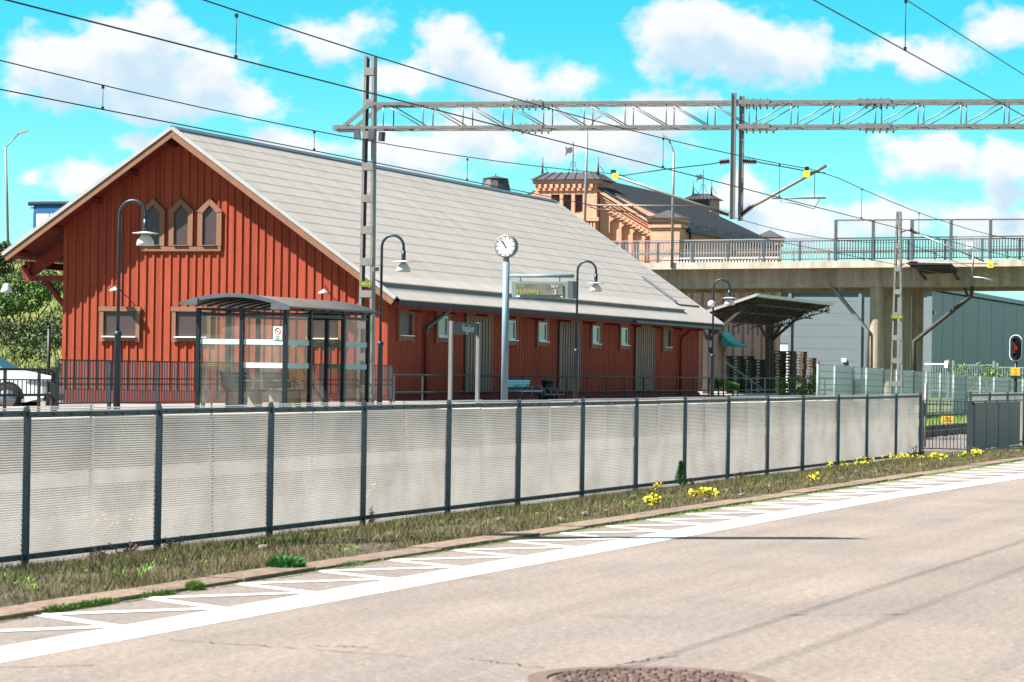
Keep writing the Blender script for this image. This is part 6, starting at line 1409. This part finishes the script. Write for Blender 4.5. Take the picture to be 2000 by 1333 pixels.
# ------------------------------------------------------------------ welded mesh fence, gates, signal, small signs
F0 = P(1598, 712, Y=24.0); F1 = P(2000, 741, Y=20.2)
mf = thing('welded_mesh_fence', (F0.x, F0.y, -.4), 'pale green welded mesh fence beyond the tracks at the right', 'fence')
xs2 = []; pxs = [1598, 1631, 1665, 1693, 1724, 1752, 1783, 1810, 1837, 1863, 1886, 1915, 1942, 1970, 1998]
def fpt(px): 
    t_ = (px-1598)/402; yv = 24.0+(20.2-24.0)*t_; q = P(px, 712+29*t_, Y=yv); return q
pts = [fpt(px) for px in pxs]
for q in pts: MB().tube([(q.x, q.y, -.45), (q.x, q.y, q.z+.02)], .055, 8).build('post', 'mesh_green', mf)
for a, b in zip(pts[:-1], pts[1:]):
    m_ = MB()
    for k in range(9):
        f_ = k/8; m_.beam((a.x, a.y-.05, -.35+(a.z+.35)*f_), (b.x, b.y-.05, -.35+(b.z+.35)*f_), .010, .016)
    for k in range(1, 24): c = a.lerp(b, k/24); m_.beam((c.x, c.y-.05, -.35), (c.x, c.y-.05, c.z), .007, .007)
    pn_ = m_.build('mesh_panel', 'mesh_green', mf); 
    MB().add([(a.x, a.y-.03, -.35), (b.x, b.y-.03, -.35), (b.x, b.y-.03, b.z), (a.x, a.y-.03, a.z)], [(0,1,2,3)]).build('fine_net', 'net', pn_)
q = pts[0]; MB().lathe([(.05, q.z+.02), (.06, q.z+.10), (0, q.z+.12)], (q.x, q.y, 0), 8).build('post_cap', 'red_plastic', mf)
for k_, (pa, pb, pt_, lab) in enumerate(((1802, 1852, 711, 'white tubular gate panel left of the dark gap below the warehouse'), (1862, 1941, 713, 'wide pale tubular gate panel in front of the dark warehouse wall'), (1948, 2012, 718, 'pale tubular gate panel at the right edge behind the signal'))):
    gx = XWH-9; a, b = P(pa, pt_, X=gx), P(pb, pt_, X=gx); g_ = thing('yard_gate', (gx, a.y, -.4), lab, 'gate', 'yard gates')
    for y in (a.y, b.y): MB().box((gx-.07, y-.08, -.5), (gx+.07, y+.08, a.z+.32)).build('post', 'mesh_green', g_)
    MB().beam((gx, a.y, a.z), (gx, b.y, a.z), .07, .10).build('top_rail', 'white_trim' if k_ == 0 else 'mesh_green', g_); MB().beam((gx, a.y, .2), (gx, b.y, .2), .07, .10).build('bottom_rail', 'mesh_green', g_)
    m_ = MB(); c = int((a.y-b.y)/.17)
    for j in range(1, c): y = a.y+(b.y-a.y)*j/c; m_.box((gx-.02, y-.03, .25), (gx+.02, y+.03, a.z-.05))
    stuff(m_.build('bars', 'mesh_green', g_))
p = P(1848, 712, X=XWH-9.2); tag(MB().cbox(p, (.05, .24, .50)).build('gate_notice', 'white_trim'), 'small white notice on the gate post below the bridge pier', 'notice')
SY = 17.6; sp0 = P(1984, 680, Y=SY); sx = sp0.x
sgn = thing('railway_signal', (sx, SY, -.4), 'black oval railway signal with a red light lit', 'signal')
zt, zb = P(1984, 654, Y=SY).z, P(1984, 706, Y=SY).z; hw = (zt-zb)/2; yw_ = P(1971.5, 680, X=sx).y-P(1996, 680, X=sx).y
def oval(w, h0, h1, n=12): 
    r_ = w/2; return [(SY+r_*math.cos(a), h1-r_+r_*math.sin(a)) for a in [math.pi*k/n for k in range(n+1)]]+[(SY-r_*math.cos(a), h0+r_-r_*math.sin(a)) for a in [math.pi*k/n for k in range(n+1)]]
MB().prism(oval(yw_, zb, zt), 'x', sx-.02, sx+.02).build('rim', 'white_trim', sgn); MB().prism(oval(yw_-.055, zb+.028, zt-.028), 'x', sx-.045, sx-.021).build('backboard', 'black', sgn)
for k, (py, m) in enumerate(((665, 'galvanised_dark'), (680, 'signal_red'), (694, 'galvanised_dark'))):
    z = P(1984, py, Y=SY).z; MB().lathe([(.075, -.046), (.075, -.06), (.0, -.075)], (sx, SY, z), 16, axis='x').build('lens', m, sgn); MB().lathe([(.095, -.046), (.10, -.20), (.09, -.20), (.085, -.046)], (sx, SY, z), 16, axis='x').build('hood', 'black', sgn)
MB().tube([(sx+.07, SY, -.45), (sx+.07, SY, zb+.1)], .06, 10).build('pole', 'dark_teal', sgn)
z = P(1984, 726, Y=SY).z; pt = MB().box((sx-.05, SY-.17, z-.15), (sx-.03, SY+.17, z+.15)).build('number_plate', 'sign_amber', sgn)
text_mesh('Vr', .12, 'plate_text', 'black', pt, (sx-.054, SY, z+.06), (0,-1,0), (0,0,1), 1, .002); text_mesh('33', .12, 'plate_text', 'black', pt, (sx-.054, SY, z-.07), (0,-1,0), (0,0,1), 1, .002)
MB().box((sx-.05, SY-.19, z-.26), (sx+.12, SY+.15, z-.19)).build('bracket', 'black', sgn)
p = P(1851, 820, Y=17.6); ys_g = thing('track_sign', (p.x, 17.6, -.45), 'small amber marker board on a short post beside the track', 'sign')
bd = MB().cbox(p, (.03, .42, .24)).build('board', 'sign_amber', ys_g); MB().box((p.x+.02, 17.56, -.5), (p.x+.08, 17.64, p.z)).build('post', 'pallet_wood', ys_g)
for k, w in enumerate((.18, .30)): MB().cbox((p.x-.018, p.y, p.z+.05-.09*k), (.004, w, .025)).build('text_line', 'black', bd)
p = P(1808, 760, Y=12.5); t = thing('marker_post', (p.x, 12.5, -.45), 'thin black and white marker post behind the fence end', 'post'); zt = P(1809, 748, Y=12.5).z
MB().tube([(p.x, 12.5, -.45), (p.x, 12.5, zt)], .025, 8).build('shaft', 'galvanised', t); MB().box((p.x-.035, 12.47, zt-.75), (p.x-.026, 12.53, zt-.45)).build('band', 'black', t)
p = P(1690, 757, Y=29.0); t = thing('cabinet', (p.x, 29.0, .25), 'small grey metal cabinet at the end of the platform', 'cabinet'); a = P(1676, 744, Y=29.0); b = P(1706, 744, Y=29.0)
MB().box((a.x, 28.9, .25), (b.x, 29.3, a.z-.06)).build('body', 'panel_grey', t); MB().prism([(28.85, a.z-.059), (29.35, a.z-.059), (29.35, a.z+.02), (28.85, a.z-.02)], 'x', a.x-.04, b.x+.04).build('lid', 'galvanised_dark', t); MB().box((a.x+.1, 28.885, .4), (b.x-.1, 28.899, a.z-.12)).build('door', 'panel_grey', t)

# ------------------------------------------------------------------ bank, lorry, car, shrubs
def bankz(x, y):
    t_ = max(0, min(1, (x-124)/21)); s = t_*t_*(3-2*t_); return .0+s*(deck(46)-.15+.4*math.sin(y*.3)*s*0)
mb2 = MB(); gx_ = [122+.75*i for i in range(40)]; gy_ = [58+1.0*j for j in range(56)]; vs = []
for x in gx_:
    for y in gy_: vs.append((x, y, bankz(x, y)+.10*math.sin(x*1.3+y*.9)+.07*math.sin(y*2.1-x)))
n = len(gy_); mb2.add(vs, [(i*n+j, (i+1)*n+j, (i+1)*n+j+1, i*n+j+1) for i in range(len(gx_)-1) for j in range(n-1)], True); struct(mb2.build('embankment', 'bank_grass'))
g = np.random.default_rng(21); nb = 26000; x = 123+22.5*g.random(nb); y = 58+34*g.random(nb); z = np.array([bankz(a, b) for a, b in zip(x, y)]); h = .22+.5*g.random(nb)**2; a = g.random(nb)*6.28; w = .05; b = g.random(nb)*6.28
v = np.zeros((nb, 3, 3)); v[:, 0] = np.stack([x-w*np.cos(a), y-w*np.sin(a), z-.1], 1); v[:, 1] = np.stack([x+w*np.cos(a), y+w*np.sin(a), z-.1], 1); v[:, 2] = np.stack([x+h*.5*np.cos(b), y+h*.5*np.sin(b), z+h], 1)
o = np_mesh('bank_grass', v.reshape(-1, 3), 3, 'bank_grass'); stuff(tag(o, 'tall grass covering the bank at the left', 'grass'))
def leafy(name, base, blobs, nl, size, label, cat, m, seed, stems, group=None):
    g = np.random.default_rng(seed); t = thing(name, base, label, cat, group); base = Vector(base); q = []
    wts = np.array([b_[3]**2 for b_ in blobs]); wts = wts/wts.sum()
    for bi in g.choice(len(blobs), nl, p=wts):
        bx, by, bz2, r_ = blobs[bi]; d = g.normal(size=3); d /= np.linalg.norm(d); rr = r_*(.45+.6*g.random()**.6); c = np.array([bx, by, bz2])+d*rr*np.array([1, 1, .8])
        u = g.normal(size=3); u /= np.linalg.norm(u); w = np.cross(u, g.normal(size=3)); w /= np.linalg.norm(w); s = size*(.5+g.random())
        q += [c-u*s, c+w*s*.55, c+u*s, c-w*s*.55]
    np_mesh('crown', np.array(q)-np.array(base), 4, m, t)
    st = MB()
    for s in stems: st.tube([base+Vector(p_) for p_ in s[0]], s[1], 6)
    st.build('trunk', 'bark', t)
def sb(px, py, x, r): q = P(px, py, X=x); return (q.x, q.y, q.z, r)
q = P(45, 620, X=132); base = (132, q.y, bankz(132, q.y))
bl = [sb(75, 560, 131.5, .75), (sb(45, 565, 132, .8)), sb(15, 560, 132.5, .8), sb(95, 545, 132, .6), sb(60, 590, 131, .7), sb(25, 590, 131, .8), sb(5, 600, 131, .7), sb(110, 560, 133, .5), sb(85, 575, 131, .5)]
leafy('hawthorn_bush', base, bl, 6500, .085, 'bright green leafy bush on the bank left of the shed', 'bush', 'leaf', 5, [([(0, dx*.2, 0), (-.3, dx*.9, 1.3), (-.5, dx*1.7, 2.3)], [.06, .04, .02]) for dx in (-1.2, -.6, 0, .5, 1.1, 1.6)])
q = P(10, 660, X=128); base = (128, q.y, bankz(128, q.y)); bl = [sb(20, 650, 127, .9), sb(60, 650, 127.5, .8), sb(95, 640, 127.5, .75), sb(40, 680, 126, .8), sb(100, 665, 126.5, .7), sb(80, 690, 125.5, .6), sb(118, 640, 127, .6), sb(0, 640, 127, .7)]
leafy('scrub_bush', base, bl, 2600, .09, 'dark scrubby bush lower on the bank beside the shed corner', 'bush', 'leaf_dark', 6, [([(0, d*.3, 0), (-.4, d*1.1, .9)], [.05, .02]) for d in (-1.5, -.7, .2, 1, 1.7)])
q = P(2, 520, X=140); base = (140, q.y, bankz(140, q.y)); bl = [sb(0, 490, 140, .55), sb(12, 482, 140, .4), sb(18, 505, 140, .35), sb(2, 525, 140, .5), sb(-20, 500, 140, .9)]
leafy('young_tree', base, bl, 1600, .09, 'sparse dark leafed young tree cut by the left picture edge', 'tree', 'leaf_dark', 7, [([(0, .6, 0), (0, .6, 1.6), (0, .3, 2.8)], [.07, .05, .02])])
# plants by the platform end
for i, (px, py, r_, lab) in enumerate(((1528, 760, .42, 'bright green leafy shrub below the brown pallets, left one'), (1558, 757, .55, 'bright green leafy shrub below the brown pallets, middle one'), (1582, 752, .50, 'yellow-green leafy shrub right of the brown pallets'), (1403, 744, .3, 'small light green sprig by the farthest platform lamp'), (1432, 757, .22, 'tiny light green plant on the loading deck edge'))):
    q = P(px, py, Y=30.6); base = (q.x, 30.6, -.2); bl = [(q.x+rnd.uniform(-r_, r_)*.7, 30.6+rnd.uniform(-.2, .2), q.z+rnd.uniform(-r_*.8, r_*.7), r_*.5) for _ in range(6)]
    leafy('leafy_shrub', base, bl, 420, .06, lab, 'shrub', 'weed_green', 40+i, [([(0, 0, 0), (rnd.uniform(-.2, .2), 0, q.z+.2)], [.03, .015]) for _ in range(3)], 'shrubs by the platform end')
for i, (px, py, r_, lab) in enumerate(((1890, 720, .9, 'green bush behind the pale gate in front of the warehouse'), (1930, 722, .8, 'green bush at the right end of the pale gate'), (1965, 730, 1.0, 'yellow-green bush left of the signal post'), (1995, 745, 1.2, 'dense green bush at the right edge behind the signal'))):
    q = P(px, py, X=180); base = (180, q.y, -.4); bl = [(180+rnd.uniform(-.5, .5), q.y+rnd.uniform(-r_, r_), q.z-.3*k*.6+rnd.uniform(-.2, .3), r_*.6) for k in range(6)]
    leafy('yard_bush', base, bl, 380, .08, lab, 'bush', 'leaf', 60+i, [([(0, 0, 0), (0, rnd.uniform(-.3, .3), 1.2)], [.05, .02]) for _ in range(3)], 'bushes by the warehouse yard')
# green verge beyond the tracks
g = np.random.default_rng(31); nb = 14000; x = 70+70*g.random(nb); y = 17.9+4.5*g.random(nb); h = .05+.13*g.random(nb); a = g.random(nb)*6.28; w = .012; b = g.random(nb)*6.28
v = np.zeros((nb, 3, 3)); v[:, 0] = np.stack([x-w*np.cos(a), y-w*np.sin(a), 0*x-.42], 1); v[:, 1] = np.stack([x+w*np.cos(a), y+w*np.sin(a), 0*x-.42], 1); v[:, 2] = np.stack([x+h*.5*np.cos(b), y+h*.5*np.sin(b), h-.42], 1)
o = np_mesh('track_grass', v.reshape(-1, 3), 3, 'weed_green'); stuff(tag(o, 'bright green grass strip beyond the tracks', 'grass'))
# far wooded ridge
g = random.Random(5); rd = MB(); pts = []
for i in range(60):
    y = -120+i*7; pts.append((y, 7.5+2.0*math.sin(i*.7)+g.uniform(-.8, .8)))
rd.add([(620, y, -1) for y, z in pts]+[(620, y, z) for y, z in pts]+[(700, y, z+1) for y, z in pts], [(i, i+1, 61+i, 60+i) for i in range(59)]+[(60+i, 61+i, 121+i, 120+i) for i in range(59)]); o = rd.build('wooded_hill', 'leaf_dark'); struct(o)

# lorry on the bridge road behind the roof
lx = XBR+3; ly0 = P(66, 420, X=lx).y; zt = P(66, 397, X=lx).z; zb = deck(60)+.4
lo = thing('lorry', (lx, ly0-4, zb-.9), 'lorry with white and blue tarpaulin trailer behind the shed roof', 'lorry')
MB().box((lx, ly0-10, zb+.6), (lx+2.5, ly0, zt-.16)).build('trailer_side', 'tarp_white', lo); MB().box((lx-.03, ly0-10, zt-.62), (lx-.002, ly0, zt-.17)).build('blue_band', 'tarp_blue', lo); MB().box((lx-.03, ly0-.14, zb+.6), (lx-.002, ly0+.02, zt-.63)).build('corner_strap', 'tarp_blue', lo)
MB().tube([(lx-.02, ly0+.35, zt-.04), (lx-.02, ly0-10, zt-.04)], .14, 10).build('roll_tube', 'lamp_steel', lo); MB().tube([(lx-.02, ly0+.20, zt-.3), (lx-.02, ly0-.1, zt-.3)], .05, 6).build('bracket', 'tarp_blue', lo)
for k in range(4): MB().beam((lx-.012, ly0-.8-.9*k, zb+.7), (lx-.012, ly0-1.1-.9*k, zt-.63), .02, .03, up=(1,0,0)).build('rope', 'black', lo)
for y in (ly0-1.6, ly0-2.9, ly0-8.6): MB().lathe([(.5, 0), (.5, .35)], (lx, y, zb-.42), 20, axis='x').build('wheel', 'tyre', lo)
MB().box((lx+.2, ly0-9.8, zb+.1), (lx+2.3, ly0-.2, zb+.58)).build('chassis', 'black', lo)
# white estate car parked at the left
cz = .02; ch = P(60, 745, D=66); cyc = ch.y; cx0 = ch.x
car = thing('parked_car', (cx0, cyc, cz), 'white car with teal-tinted windscreen parked behind the ramp railing', 'car')
# the car points towards -Y (right in the picture); side view profile in (y, z)
yf = P(100, 745, X=cx0).y; L_ = 4.6
def cyp(s): return yf+s*L_
prof_b = [(0.00, .38), (.0, .62), (.015, .78), (.06, .88), (.16, .97), (.235, 1.02), (.60, 1.05), (.97, 1.05), (1.0, .92), (1.0, .40), (.90, .26), (.10, .26)]
MB().prism([(cyp(s), cz+z) for s, z in prof_b], 'x', cx0-.88, cx0+.88).build('body', 'car_paint', car)
prof_c = [(.225, 1.03), (.36, 1.40), (.42, 1.48), (.75, 1.50), (.93, 1.30), (.98, 1.055)]
MB().prism([(cyp(s), cz+z) for s, z in prof_c], 'x', cx0-.70, cx0+.70).build('cabin', 'car_paint', car)
MB().prism([(cyp(.232), cz+1.052), (cyp(.365), cz+1.42), (cyp(.352), cz+1.42), (cyp(.217), cz+1.052)], 'x', cx0-.68, cx0+.68).build('windscreen', 'car_glass', car)
for s in (-1, 1): MB().prism([(cyp(.30), cz+1.08), (cyp(.40), cz+1.40), (cyp(.74), cz+1.42), (cyp(.88), cz+1.10)], 'x', cx0+s*.701, cx0+s*.712).build('side_window', 'car_glass', car)
for s, y in ((-1, .19), (-1, .80), (1, .19), (1, .80)):
    wh_ = MB().lathe([(.22, -.11), (.33, -.11), (.345, -.06), (.345, .10)], (cx0+s*.80, cyp(y), cz+.345), 24, axis='x').build('wheel', 'tyre', car); MB().lathe([(.0, -.125 if s < 0 else .125), (.21, -.115 if s < 0 else .115), (.21, 0)], (cx0+s*.80, cyp(y), cz+.345), 20, axis='x').build('rim', 'chrome', wh_)
    MB().prism([(cyp(y)+.40*math.cos(a), cz+.345+.40*math.sin(a)) for a in [math.pi*k/12 for k in range(13)]], 'x', cx0+s*.885, cx0+s*.87).build('wheel_arch', 'tyre', car)
for s in (-1, 1): MB().prism([(cyp(-.004), cz+.66), (cyp(.0), cz+.76), (cyp(.075), cz+.82), (cyp(.09), cz+.72)], 'x', cx0+s*.60, cx0+s*.89).build('headlight', 'chrome', car)
MB().box((cx0-.50, cyp(-.006), cz+.50), (cx0+.50, cyp(.004), cz+.76)).build('grille', 'black', car); MB().box((cx0-.86, cyp(-.012), cz+.30), (cx0+.86, cyp(.004), cz+.46)).build('bumper', 'black', car); MB().box((cx0-.25, cyp(-.018), cz+.36), (cx0+.25, cyp(-.0125), cz+.46)).build('number_plate', 'white_trim', car)
MB().prism([(cyp(.27), cz+1.06), (cyp(.30), cz+1.06), (cyp(.30), cz+1.20), (cyp(.27), cz+1.18)], 'x', cx0-.93, cx0-.78).build('mirror', 'car_paint', car)
car.rotation_euler.z = math.radians(15)
# guard rail on the bank crest at far left
gb_ = thing('road_guard_rail', (145.5, 75, 5.8), 'steel guard rail along the road on top of the bank', 'guard rail'); zg = P(10, 523, X=145.5).z
MB().beam((145.5, 52, zg), (145.5, 95, zg), .06, .24).build('beam', 'galvanised', gb_)
for k in range(12): MB().box((145.53, 53+3.6*k-.06, zg-1.4), (145.65, 53+3.6*k+.06, zg+.1)).build('post', 'galvanised', gb_)
